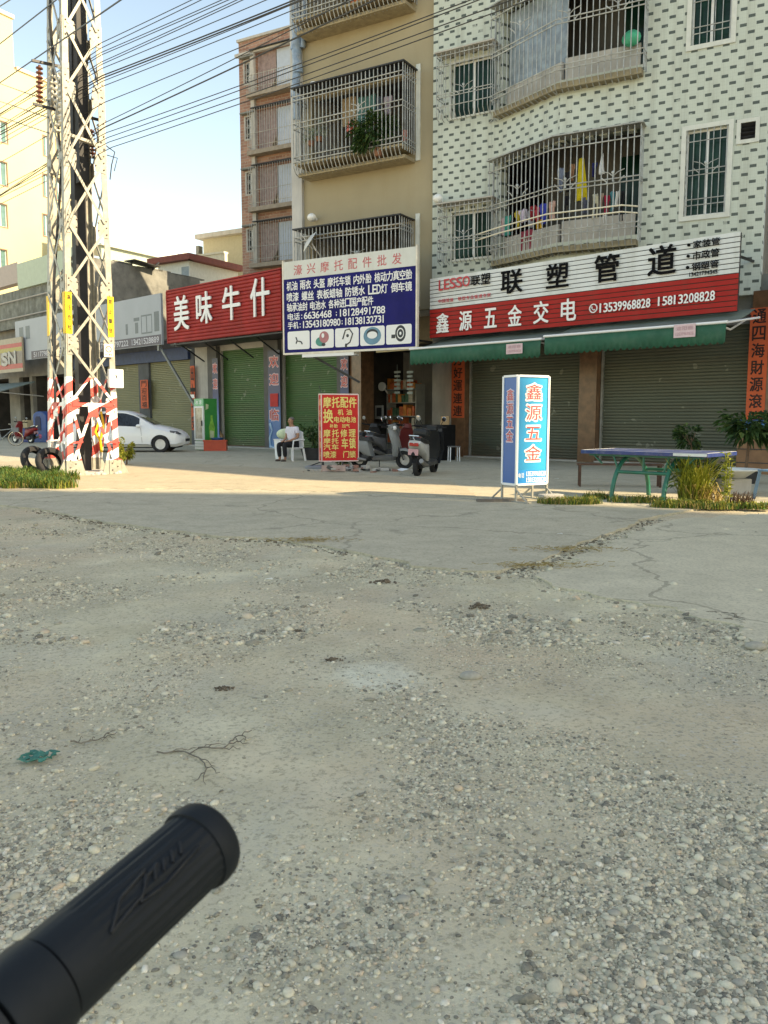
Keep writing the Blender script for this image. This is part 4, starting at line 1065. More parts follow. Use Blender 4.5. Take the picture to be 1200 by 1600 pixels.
sd1 = t.vor(70, 'F1'); dens = t.ramp(t.noise(1.1, 4, .65), [(.38, 0.), (.62, 1.)])
peb = t.math('MULTIPLY', t.math('MULTIPLY', t.math('LESS_THAN', sd1, .42), t.math('GREATER_THAN', st1s, .45)), dens)
c = t.mix(t.math('MULTIPLY', peb, .8), c, t.ramp(st1s, [(.45, (.19, .18, .155)), (.7, (.35, .33, .27)), (1., (.52, .49, .42))]))
sd2 = t.vor(28, 'F1'); st2 = t.sep(t.vor(28, 'F1', out='Color'))[1]
peb2 = t.math('MULTIPLY', t.math('MULTIPLY', t.math('LESS_THAN', sd2, .33), t.math('GREATER_THAN', st2, .70)), dens)
c = t.mix(t.math('MULTIPLY', peb2, .85), c, t.ramp(st2, [(.7, (.16, .155, .135)), (.85, (.36, .34, .28)), (1., (.55, .52, .45))]))
c = t.mix(t.math('MULTIPLY', dens, .35), c, (.26, .235, .175)); c = t.mix(t.ramp(n_f, [(.36, .5), (.48, 0.)]), c, (.15, .132, .092))
t.col(c); t.set(.95, spec=.2)
hh = t.math('ADD', t.math('MULTIPLY', n_f, .5), t.math('ADD', t.math('MULTIPLY', n_vf, .25), t.math('ADD', t.math('MULTIPLY', peb, .35), t.math('MULTIPLY', peb2, .5))))
t.bump(hh, .8, .014)
me = bpy.data.meshes.new('ground'); me.from_pydata(V, [], Fq); me.materials.append(t.m); me.polygons.foreach_set('use_smooth', [True] * len(Fq)); me.update()
GRD = bpy.data.objects.new('ground', me); COL.objects.link(GRD); GRD['kind'] = 'structure'

def concrete_mat(name, base, sand, crack=.5, amt=.5):
    t = NT(name); n1 = t.noise(.45, 5, .6); n2 = t.noise(3, 5, .65); n3 = t.noise(40, 4, .7)
    c = t.ramp(n2, [(.3, tuple(v * .84 for v in base)), (.7, tuple(v * 1.12 for v in base))])
    c = t.mix(t.ramp(n1, [(.42, 0.), (.66, amt)]), c, sand)
    c = t.mix(t.ramp(n3, [(.38, .45), (.5, 0.)]), c, tuple(v * .45 for v in base))
    c = t.mix(t.ramp(t.noise(1.1, 6, .75), [(.58, 0.), (.72, .4)]), c, tuple(v * .55 for v in base))
    nz = t.n('ShaderNodeTexNoise'); nz.inputs['Scale'].default_value = 1.6; nz.inputs['Detail'].default_value = 8; t.l(t.tc.outputs['Object'], nz.inputs['Vector'])
    cr = t.vor(.30, 'DISTANCE_TO_EDGE', vec=t.mix(.9, t.tc.outputs['Object'], nz.outputs['Color'], 'ADD'))
    st_ = t.ramp(t.noise(.9, 5, .7, dist=.8), [(.60, 0.), (.70, .45)]); c = t.mix(st_, c, tuple(v * .42 for v in base))
    ck = t.math('MULTIPLY', t.math('LESS_THAN', cr, .006), crack)
    c = t.mix(ck, c, (.05, .047, .04)); t.col(c); t.set(.9, spec=.25)
    t.bump(t.math('SUBTRACT', t.math('ADD', t.math('MULTIPLY', n3, .5), t.math('MULTIPLY', n2, .3)), ck), .4, .012); return t.m
APRON = concrete_mat('dusty_concrete', (.38, .345, .26), (.45, .40, .295), .30)
SLABM = concrete_mat('worn_concrete', (.45, .41, .305), (.50, .45, .335), .35)
STRIPM = concrete_mat('sunlit_sandy_concrete', (.36, .31, .225), (.42, .355, .25), .0, .7)  # sand tone with the sunlit band's warmth painted in
def flat(name, poly, z, mat, thick=.03, jit=0.):
    P_ = []
    for i in range(len(poly)):
        a, b = Vector(poly[i][:2]), Vector(poly[(i+1) % len(poly)][:2]); L = (b - a).length
        k = max(1, min(40, int(L / .12))) if jit else 1
        for q in range(k):
            p = a + (b - a) * q / k
            if jit: p += Vector((mnoise.noise((p.x * 3, p.y * 3, 1)), mnoise.noise((p.x * 3, p.y * 3, 8)))) * jit + Vector((random.uniform(-1, 1), random.uniform(-1, 1))) * jit * .25
            P_.append((p.x, p.y))
    m = MB(); m.slab(P_, z - thick, z); o = m.build(name, mat); o['kind'] = 'structure'; return o
g2 = lambda *q: tuple(ground(*q)[:2])
edge = [g2(x, y) for x, y in ((-60, 786), (0, 790), (60, 796), (110, 806), (150, 815), (230, 825), (330, 838), (420, 843), (500, 852), (545, 862))]
far1 = [B.w(12, .3), B.w(-60, .3)]
slab1 = edge + [g2(650, 884), g2(720, 893), g2(780, 893), g2(830, 882), g2(890, 858), g2(960, 830), g2(1020, 808)] + [g2(1100, 795), g2(1260, 790)] + [(far1[0].x, far1[0].y), (far1[1].x, far1[1].y)]
flat('apron', slab1, .012, APRON, .06, .10)
slab2 = [g2(850, 896), g2(905, 868), g2(975, 838), g2(1035, 815), g2(1120, 806), g2(1280, 800), g2(1300, 960), g2(1190, 1004), g2(1110, 965), g2(1010, 942), g2(930, 930), g2(870, 915)]
flat('concrete_slab', slab2, .005, SLABM, .06, .16)
# sandy strip cut to the sunlit band, its warm light painted into the colour
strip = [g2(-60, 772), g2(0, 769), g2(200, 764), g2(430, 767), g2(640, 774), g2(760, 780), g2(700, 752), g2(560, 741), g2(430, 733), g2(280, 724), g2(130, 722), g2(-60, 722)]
flat('sunlit_sand_strip', strip, .018, STRIPM, .02, .16)

# ------------------------------------------------------------------ steel lattice tower
t = NT('galvanised_steel_striped_foot'); x, y, z = t.sep()
g = t.noise(9, 5, .6)
gal = t.mix(t.ramp(t.noise(2.2, 4, .6), [(.55, 0.), (.78, .4)]), t.ramp(g, [(.3, (.20, .195, .17)), (.7, (.33, .32, .275))]), (.24, .15, .085))
st = t.math('FRACT', t.math('ADD', t.math('DIVIDE', t.math('SUBTRACT', z, t.math('MULTIPLY', t.math('ADD', x, t.math('MULTIPLY', y, -1.)), .55)), .44), 40.))
paint = t.mix(t.math('LESS_THAN', st, .5), (.72, .70, .66), t.mix(t.noise(5, 3), (.42, .035, .035), (.52, .09, .075)))
chip = t.math('GREATER_THAN', t.noise(7, 5, .7), .64)
band = t.math('MULTIPLY', t.math('GREATER_THAN', z, .34), t.math('LESS_THAN', z, 2.12))
t.col(t.mix(t.math('MULTIPLY', band, t.math('SUBTRACT', 1., t.math('MULTIPLY', chip, .7))), gal, paint)); t.set(.5, .1); TOWERM = t.m
TA = math.radians(42); FL = ground(106, 745); TW = 1.16
ca, sa = math.cos(TA), math.sin(TA)
TC = Vector((FL.x + TW/2 * ca - TW/2 * sa, FL.y + TW/2 * sa + TW/2 * ca, 0))
tower = thing('lattice_tower', 'steel lattice power tower with red and white striped feet and yellow bands', 'tower', TC, TA)
tower.rotation_euler = (Matrix.Rotation(.019, 3, 'Y') @ Matrix.Rotation(TA, 3, 'Z')).to_euler()      # it leans a little
TH_ = 14.0; hw = lambda z: (TW - .0356 * z) / 2
nodes = [1.54, 2.8, 4.03, 5.32, 6.66, 8.0, 9.2, 10.45, 11.8, 13.1]
BOLT = P('bolt', (.12, .11, .10), .5, .6)
for sx in (-1, 1):
    for sy in (-1, 1):
        m = MB(); lw = .125
        for zz0, zz1 in ((0, TH_),):
            a0, a1 = hw(zz0), hw(zz1)
            def plate(xf):  # an angle leg: thin plate between two tapering edges
                p0, p1 = xf(a0), xf(a1)
                m._add([(*p0[0], zz0), (*p0[1], zz0), (*p0[2], zz0), (*p0[3], zz0), (*p1[0], zz1), (*p1[1], zz1), (*p1[2], zz1), (*p1[3], zz1)],
                       [(0,3,2,1),(4,5,6,7),(0,1,5,4),(1,2,6,5),(2,3,7,6),(3,0,4,7)])
            plate(lambda a: [(sx*a, sy*a), (sx*(a-lw), sy*a), (sx*(a-lw), sy*(a-.016)), (sx*a, sy*(a-.016))])
            plate(lambda a: [(sx*a, sy*(a-.018)), (sx*a, sy*(a-lw)), (sx*(a-.016), sy*(a-lw)), (sx*(a-.016), sy*(a-.018))])
        for nz in nodes:
            a = hw(nz) + .002
            m.prism([(sx*(a-.03), nz-.22), (sx*(a-.25), nz-.20), (sx*(a-.27), nz-.02), (sx*(a-.25), nz+.14), (sx*(a-.03), nz+.22)][::sx], sy*a - .006 + (-.006 if sy < 0 else .006), sy*a + .006 + (-.006 if sy < 0 else .006))
            m.M = Matrix.Rotation(PI/2, 4, 'Z')
            m.prism([(sy*(a-.03), nz-.22), (sy*(a-.24), nz-.20), (sy*(a-.26), nz-.02), (sy*(a-.24), nz+.14), (sy*(a-.03), nz+.22)][::sy], -sx*a - .008 + (.006 if sx < 0 else -.006), -sx*a + .004 + (.006 if sx < 0 else -.006))
            m.M = None
        # splice plate and bolts
        a = hw(7.6)
        if sy < 0: m.box(sx*(a+.004), sx*(a-.14), -a-.016, -a-.004, 6.9, 8.5)
        # foot plates
        m.box(sx*(hw(0)+.03), sx*(hw(0)-.24), sy*(hw(0)+.028), sy*(hw(0)-.0), 0, .36)
        m.prism([(sx*(hw(0)-.24), 0), (sx*(hw(0)-.40), 0), (sx*(hw(0)-.24), .62)][::sx], sy*(hw(0)) - .01, sy*(hw(0)) + .01)
        m.prism([(sx*(hw(0)+.04), 0), (sx*(hw(0)+.24), 0), (sx*(hw(0)+.06), .36)][::-sx], sy*(hw(0)-.02) - .01, sy*(hw(0)-.02) + .01)
        m.mi = 1
        for zz, dx_ in [(nz + q, u) for nz in nodes for q, u in ((-.14, .07), (0, .07), (.14, .07), (-.08, .25), (.08, .25))] + [(6.95 + .13*k, .045 + .06*(k % 2)) for k in range(12)] + [(.05 + .075*k, .05 + .12*(k % 2)) for k in range(5)]:
            a = hw(zz)
            yy = sy * (a + (.03 if zz < .4 else .012))
            m.lathe([(.017, 0), (.017, .02), (.001, .024)], (sx*(a - dx_), yy, zz), (0, sy, 0), 6)
        m.build('leg', [TOWERM, BOLT], tower)
def brace(p, q, nrm, w=.055): 
    MB().bar(p, q, .013, w, up=Vector(nrm).cross((Vector(q) - Vector(p)).normalized())).build('brace', TOWERM, tower)
for fi in range(4):
    R = Matrix.Rotation(fi * PI / 2, 3, 'Z'); nrm = R @ Vector((0, -1, 0))
    pt = lambda u, z, off=.02: R @ Vector((u * (hw(z) - .11), -hw(z) - off, z))
    for k in range(len(nodes) - 1):
        brace(pt(-1, nodes[k] + .08), pt(1, nodes[k+1] - .08), nrm); brace(pt(1, nodes[k] + .08, .038), pt(-1, nodes[k+1] - .08, .038), nrm)
    brace(pt(-1, 1.54), pt(1, 1.54), nrm, .08)
    m1 = R @ Vector((0, -hw(1.4) - .025, 1.48))
    brace(m1 + R @ Vector((-.06, 0, -.12)), pt(-1, .30, .035), nrm, .062); brace(m1 + R @ Vector((.06, 0, -.12)), pt(1, .30, .035), nrm, .062)
    brace(pt(-1.15, .72, .04), pt(-.56, .74, .04), nrm, .04); brace(pt(1.15, .72, .04), pt(.56, .74, .04), nrm, .04)
    if fi in (0, 3): brace(pt(-1, 1.46, .01), pt(-.56, .72, .01), nrm, .06); brace(pt(1, 1.46, .01), pt(.56, .72, .01), nrm, .06)
    g = MB(); g.M = R.to_4x4(); a = hw(1.45)
    g.prism([(-.12, 1.56), (.12, 1.56), (.10, 1.28), (-.10, 1.28)], -a - .045, -a - .033); g.M = None
    g.build('gusset_plate', TOWERM, tower)
for z in (7.0,):
    a = hw(z); MB().bar((-a, -a + .04, z + .1), (a, -a + .04, z), .1, .06).build('crossbar', TOWERM, tower)
DUCT = P('black_cable_duct', (.018, .018, .020), .6, var=.3, vs=3)
m = MB().box(.02, .27, .20, .42, 0, 14).box(.04, .25, -.05, .18, 6.3, 14)
m.build('cable_duct', DUCT, tower)
m = MB()
for k in range(3): m.tube([(-hw(0) + .02 + k*.03, .1 + .1*k, 1.2 + 4*k*.2), (-hw(4) - .02, .05, 4.2), (-hw(7) + .1, -.05, 6.4), (-hw(8.5) - .03, .1, 9.5), (-hw(12) + .1, .1, 13.5)], .03, 6)
m.build('cable_bundle', DUCT, tower)
YEL = P('yellow_warning_band', (.70, .42, .015), .5, var=.08, vs=3)
for sx, sy in ((-1, -1), (1, -1), (-1, 1)):
    a = hw(3.45); 
    b_ = MB().box(sx*(a + .008), sx*(a - .127), sy*(a+.012) - .007, sy*(a+.012) + .007, 3.02, 3.88)
    b_.box(sx*(a + .010) - .006, sx*(a + .010) + .006, sy*(a), sy*(a-.125), 3.02, 3.88)
    wb = b_.build('warning_band', YEL, tower)
    if sy < 0:
        m = MB(); put_col(m, '高压危险' if sx < 0 else '禁止攀登', sx*a - sx*.07 - .04, sx*a - sx*.07 + .04, 3.1, 3.82, -a - .024, 1.0, .02); m.build('lettering', INK, wb)
a = hw(2.15)
bx = MB().box(a - .20, a + .12, -a - .14, -a - .03, 1.92, 2.32).build('meter_box', P('white_box_paint', (.75, .74, .70), .5, var=.04), tower, bevel=.012)
m = MB(); m.tube([(a - .06, -a - .145, 2.2), (a - .04, -a - .145, 2.16), (a - .03, -a - .145, 2.12)], .012, 5); m.build('mark', INK, bx)
a = hw(2.75)
sg = MB().box(a - .26, a - .06, -a - .06, -a - .045, 2.58, 2.86).build('warning_plate', P('off_white_plate', (.62, .58, .50), .5), tower)
m = MB(); m.lathe([(.055, 0), (.07, 0), (.07, -.004), (.055, -.004), (.055, 0)], (a - .16, -a - .062, 2.75), (0, 1, 0), 16, cap=False).bar((a - .20, -a - .064, 2.79), (a - .12, -a - .064, 2.71), .01, .003)
put_row(m, '禁止攀登', a - .24, a - .08, 2.61, 2.65, -a - .062, .2, .02); m.build('lettering', P('red_print', (.36, .05, .045), .5), sg)
def insulator(n, r, p, q, mat_):
    p, q = Vector(p), Vector(q); L = (q - p).length; s = L / n; pr_ = []
    for k in range(n): pr_ += [(r*.35, k*s), (r, k*s + s*.25), (r*.9, k*s + s*.5), (r*.35, k*s + s*.6)]
    MB().lathe(pr_ + [(r*.35, L)], p, q - p, 10).build('insulator', mat_, tower, smooth=50)
WINS = P('white_porcelain', (.58, .56, .50), .3, var=.2); BINS = P('brown_porcelain', (.13, .05, .03), .25, var=.3)
zz = lambda y: CAMH + (653 - y) / 1290 * 18 * 1.0
insulator(10, .075, (-.42, -.30, 7.3), (-.40, -.30, 8.5), WINS); insulator(10, .075, (-.40, .0, 7.2), (-.38, .0, 8.4), WINS); insulator(9, .07, (-.40, .25, 7.9), (-.38, .28, 8.9), WINS)
insulator(8, .075, (-.72, .1, 7.75), (-.70, .1, 8.5), BINS); insulator(8, .075, (.44, -.25, 6.85), (.42, -.25, 7.55), WINS); insulator(8, .07, (.42, .15, 6.9), (.40, .15, 7.5), BINS)
m = MB(); m.bar((-.85, .1, 8.55), (-.2, .1, 8.6), .05).bar((-.85, .1, 7.7), (-.2, .1, 7.7), .05).bar((.2, -.25, 7.6), (.55, -.25, 7.6), .05).bar((.2, -.25, 6.8), (.55, -.25, 6.8), .05); m.build('insulator_arm', DKMETAL, tower)
m = MB().tube([(.5, -.3, 7.1), (.72, -.3, 7.0), (.62, -.35, 6.7), (.6, -.3, 6.4)], .012, 5).tube([(.5, -.3, 6.9), (.8, -.25, 6.9), (.7, -.3, 6.6)], .01, 5).build('loose_wire', DKMETAL, tower)
MB().tube([(.18, -.3, 1.45), (.24, -.32, 1.2), (.16, -.3, .95), (.26, -.32, .75), (.3, -.3, .5)], .028, 6).tube([(.3, -.3, 1.4), (.34, -.32, 1.1), (.28, -.3, .8)], .026, 6).build('yellow_hose', P('yellow_plastic_tube', (.62, .40, .03), .5), tower, smooth=50)
ft = thing('footing', 'low broken concrete and stone footing between the feet of the tower', 'footing', TC, TA)
m = MB(); random.seed(5)
m.box(-.5, .52, -.55, .5, -.05, .07)
for k in range(16):
    x, y = random.uniform(-.45, .6), random.uniform(-.72, -.45); r = random.uniform(.04, .1)
    m.ball((x, y, r*.5), (r, r*.8, r*.7), 7, 5)
m.build('stone_bed', CONCL, ft)
# wires
wires = [((158, 67), (280, 0)), ((158, 75), (293, 0)), ((158, 82), (320, 0)), ((158, 86), (329, 0)), ((158, 97), (341, 0)), ((158, 101), (349, 0)), ((159, 107), (380, 0)),
         ((160, 118), (400, 8)), ((160, 122), (400, 12)), ((160, 127), (400, 14)), ((160, 135), (400, 23)), ((163, 160), (400, 47)), ((161, 193), (400, 55)), ((163, 199), (400, 70)),
         ((167, 207), (377, 118)), ((168, 215), (377, 125)), ((170, 222), (377, 137)), ((175, 230), (377, 147))]
WIRE = P('black_wire', (.02, .02, .022), .5)
for k, ((xa, ya), (xb, yb)) in enumerate(wires):
    p = at_depth(xa, ya, 17.9 - .02 * (k % 5)); r = ray(xb, yb)
    q = Vector((r[0], r[1], r[2])) * ((p.z - CAMH) / r[2]); q.z += CAMH
    d = (q - p); d.z = 0; d.normalize()
    L1_, L2_ = 34., 46.
    pts = []
    for i in range(81):
        s_ = -L2_ + (L1_ + L2_) * i / 80
        sag = .0012 * (s_ * (s_ + L2_) if s_ < 0 else s_ * (s_ - L1_))
        pts.append((d.x * s_, d.y * s_, sag))
    o = MB().tube(pts, .008 if k not in (7, 8, 13) else .013, 5, cap=False).build('power_line', WIRE); o.location = p
    tagit(o, 'black overhead power line running past the lattice tower towards the upper right', 'power line', 'overhead power lines through the tower')
for k, (a, b_) in enumerate((((-10, 124), (76, 158)), ((-10, 152), (76, 184)), ((-10, 176), (76, 208)))):
    p, q = at_depth(*b_, 18.2), at_depth(*a, 30); e = q + (q - p) * .8
    o = MB().tube([(0, 0, 0), tuple((e - p) * .5 - Vector((0, 0, .06))), tuple(e - p)], .012, 5, cap=False).build('service_line', WIRE); o.location = p
    tagit(o, 'thin service line dropping from the yellow building towards the tower', 'power line', 'service lines left of the tower')
for k, (a, b_) in enumerate((((-10, 76), (76, 9)), ((-10, 136), (76, 77)), ((-10, 16), (34, -12)))):
    p, q = at_depth(*b_, 18.2), at_depth(*a, 23); e = p + (q - p) * 3; s_ = p - (q - p) * 2
    o = MB().tube([tuple(s_ - p), (0, 0, 0), tuple(q - p), tuple(e - p)], .014, 5, cap=False).build('power_line', WIRE); o.location = p
    tagit(o, 'black overhead line crossing the open sky left of the lattice tower', 'power line', 'upper lines left of the tower')

# ------------------------------------------------------------------ cars, scooters, bicycles
def lerp_tab(tab, x):
    for (a, va), (b, vb) in zip(tab, tab[1:]):
        if a <= x <= b: f = (x - a) / (b - a); return va + (vb - va) * f
    return tab[0][1] if x < tab[0][0] else tab[-1][1]
TYRE = P('tyre_rubber', (.016, .016, .017), .85, var=.3, vs=8)
RIM = P('alloy_rim', (.42, .42, .43), .35, .7, var=.1)
CARW = P('white_car_paint', (.66, .68, .68), .18, var=.02, spec=.6)
CGLASS = P('dark_car_glass', (.008, .010, .012), .05, var=.1, spec=.7)
CHROME = P('chrome', (.6, .6, .6), .15, .9, var=.05)
def apply_mods(o):
    dg = bpy.context.evaluated_depsgraph_get(); me = bpy.data.meshes.new_from_object(o.evaluated_get(dg)); o.modifiers.clear(); o.data = me
def wheel(parent, x, y, r, w, side, name='wheel'):
    t = MB().lathe([(r*.62, -w/2), (r*.93, -w/2), (r, -w*.36), (r, w*.36), (r*.93, w/2), (r*.62, w/2)], (0, 0, 0), (0, 1, 0), 28, cap=False).build(name, TYRE, parent, smooth=40, loc=(x, y, r))
    m = MB(); s_ = side
    m.lathe([(r*.63, s_*w*.42), (r*.60, s_*w*.36), (r*.58, s_*w*.1), (.02, s_*w*.1)], (0, 0, 0), (0, 1, 0), 24)
    for k in range(5):
        a = 2*PI*k/5 + .3; c, s = math.cos(a), math.sin(a)
        m.bar((c*r*.12, s_*w*.34, s*r*.12), (c*r*.6, s_*w*.40, s*r*.6), r*.17, .02, up=(0, 1, 0))
    m.lathe([(r*.15, s_*w*.30), (r*.14, s_*w*.44), (.004, s_*w*.45)], (0, 0, 0), (0, 1, 0), 12)
    m.build('rim', RIM, t, smooth=40); return t
def car(loc, rot, label):
    t = thing('parked_car', label, 'car', loc, rot)
    top = [(-2.2, .80), (-2.12, .99), (-1.75, 1.06), (-1.45, 1.17), (-.85, 1.48), (-.4, 1.53), (.1, 1.515), (.45, 1.41), (1.15, 1.0), (1.5, .93), (1.95, .80), (2.12, .70), (2.2, .58)]
    belt = [(-2.2, .70), (-1.9, .90), (-1., .95), (.6, .90), (1.2, .84), (1.9, .70), (2.2, .50)]
    hw_ = [(-2.2, .62), (-2.05, .78), (-1.5, .84), (0, .85), (1.5, .84), (1.9, .78), (2.1, .66), (2.2, .48)]
    wt = [(-2.2, .55), (-1.75, .70), (-1.45, .66), (-.6, .60), (.2, .60), (.6, .63), (1.15, .70), (1.9, .66), (2.2, .42)]
    zb_ = lambda x: .20 + .10 * max(0, abs(x) - 1.9) / .3
    N = 56; V = []; k = 14
    for i in range(N + 1):
        x = -2.2 + 4.4 * i / N; w, b, tp, q, z0 = (lerp_tab(hw_, x), lerp_tab(belt, x), lerp_tab(top, x), lerp_tab(wt, x), zb_(x))
        b = min(b, tp - .02)
        half = [(0, z0), (w*.8, z0), (w*.98, z0 + .10), (w, z0 + (b-z0)*.55), (w*.97, b), (q + .02, tp - .06 if tp - b > .12 else tp - .015), (q*.72, tp - .005), (0, tp)]
        ring = half + [(-y, z) for y, z in half[-2:0:-1]]
        V += [(x, y, z) for y, z in ring]
    k = 14; F = [(i*k+j, (i+1)*k+j, (i+1)*k+(j+1) % k, i*k+(j+1) % k) for i in range(N) for j in range(k)]
    F += [tuple(range(k)), tuple(N*k + j for j in range(k-1, -1, -1))]
    m = MB(); m._add(V, F); body = m.build('body', CARW, t)
    me = body.data; bm = bmesh.new(); bm.from_mesh(me); bmesh.ops.recalc_face_normals(bm, faces=bm.faces); bm.to_mesh(me); bm.free()
    for wx in (1.36, -1.32):
        c = MB().lathe([(.345, -1.2), (.345, 1.2)], (wx, 0, .30), (0, 1, 0), 28).build('cut', CARW, t)
        bo = body.modifiers.new('cut', 'BOOLEAN'); bo.operation = 'DIFFERENCE'; bo.object = c; bo.solver = 'EXACT'
        bpy.context.view_layer.update(); apply_mods(body); bpy.data.objects.remove(c)
    body.data.polygons.foreach_set('use_smooth', [True] * len(body.data.polygons)); body.data.set_sharp_from_angle(angle=math.radians(28))
    def side_pt(x, f, s):   # f 0 at belt, 1 near roof
        w, b, tp, q = lerp_tab(hw_, x), lerp_tab(belt, x), lerp_tab(top, x), lerp_tab(wt, x)
        return (x, s * ((w*.97) + (q + .02 - w*.97) * f + .008), b + (tp - .06 - b) * f)
    for s in (-1, 1):
        for xa, xb, nm in ((-.35, .62, 'side_window'), (-1.25, -.42, 'side_window')):
            m = MB(); n = 10; P_ = []
            for i in range(n + 1):
                x = xa + (xb - xa) * i / n
                hi = .93 if lerp_tab(top, x) > 1.30 else .86
                P_ += [side_pt(x, .08, s), side_pt(x, hi, s)]
            m._add(P_, [(2*i, 2*i+2, 2*i+3, 2*i+1) for i in range(n)]); m.build(nm, CGLASS, t)
        MB().ball((.62, s * .93, .96), (.09, .06, .065), 10, 7).build('side_mirror', CARW, t, smooth=60)
        MB().box(-.32, -.14, s*.855, s*.872, .80, .825).build('door_handle', CARW, t, bevel=.006)
        m = MB()
        for xx in (-.38, .72): m.bar((xx, s*.846, .36), (xx - .04, s*.834, .88), .008, .006)
        m.bar((-.9, s*.850, .30), (.95, s*.850, .30), .008, .012); m.build('door_gap', DKMETAL, t)
        m = MB(); m._add([(1.72, s*.80, .72), (2.02, s*.70, .64), (2.10, s*.58, .66), (1.95, s*.66, .76), (1.70, s*.77, .79)], [(0,1,2,3,4)]); 
        m.v = [(x, y + s*.015, z + .012) for x, y, z in m.v]; m.build('headlight', P('dark_headlight', (.05, .055, .06), .1, spec=.7), t)
        MB().box(-2.16, -2.0, s*.60, s*.80, .72, .92).build('tail_light', P('red_lamp', (.30, .01, .012), .2), t, bevel=.03)
    m = MB(); pts = []
    m._add([(1.13, -.60, 1.02), (1.13, .60, 1.02), (.47, .54, 1.36), (.47, -.54, 1.36)], [(0,1,2,3)]); m.v = [(x + .02, y, z + .012) for x, y, z in m.v]; m.build('windscreen', CGLASS, t)
    MB().box(2.12, 2.205, -.45, .45, .38, .50).build('grille', BLACK, t, bevel=.02)
    MB().box(-1.9, 1.9, -.62, .62, .16, .26).build('underbody', BLACK, t)
    for wx in (1.36, -1.32):
        for s in (-1, 1): wheel(t, wx, s * .74, .30, .19, s)
    return t
cg_ = ground(183, 708); car((cg_.x + .02, cg_.y + 1.2, 0), .06, 'white hatchback car parked on the apron behind the lattice tower')

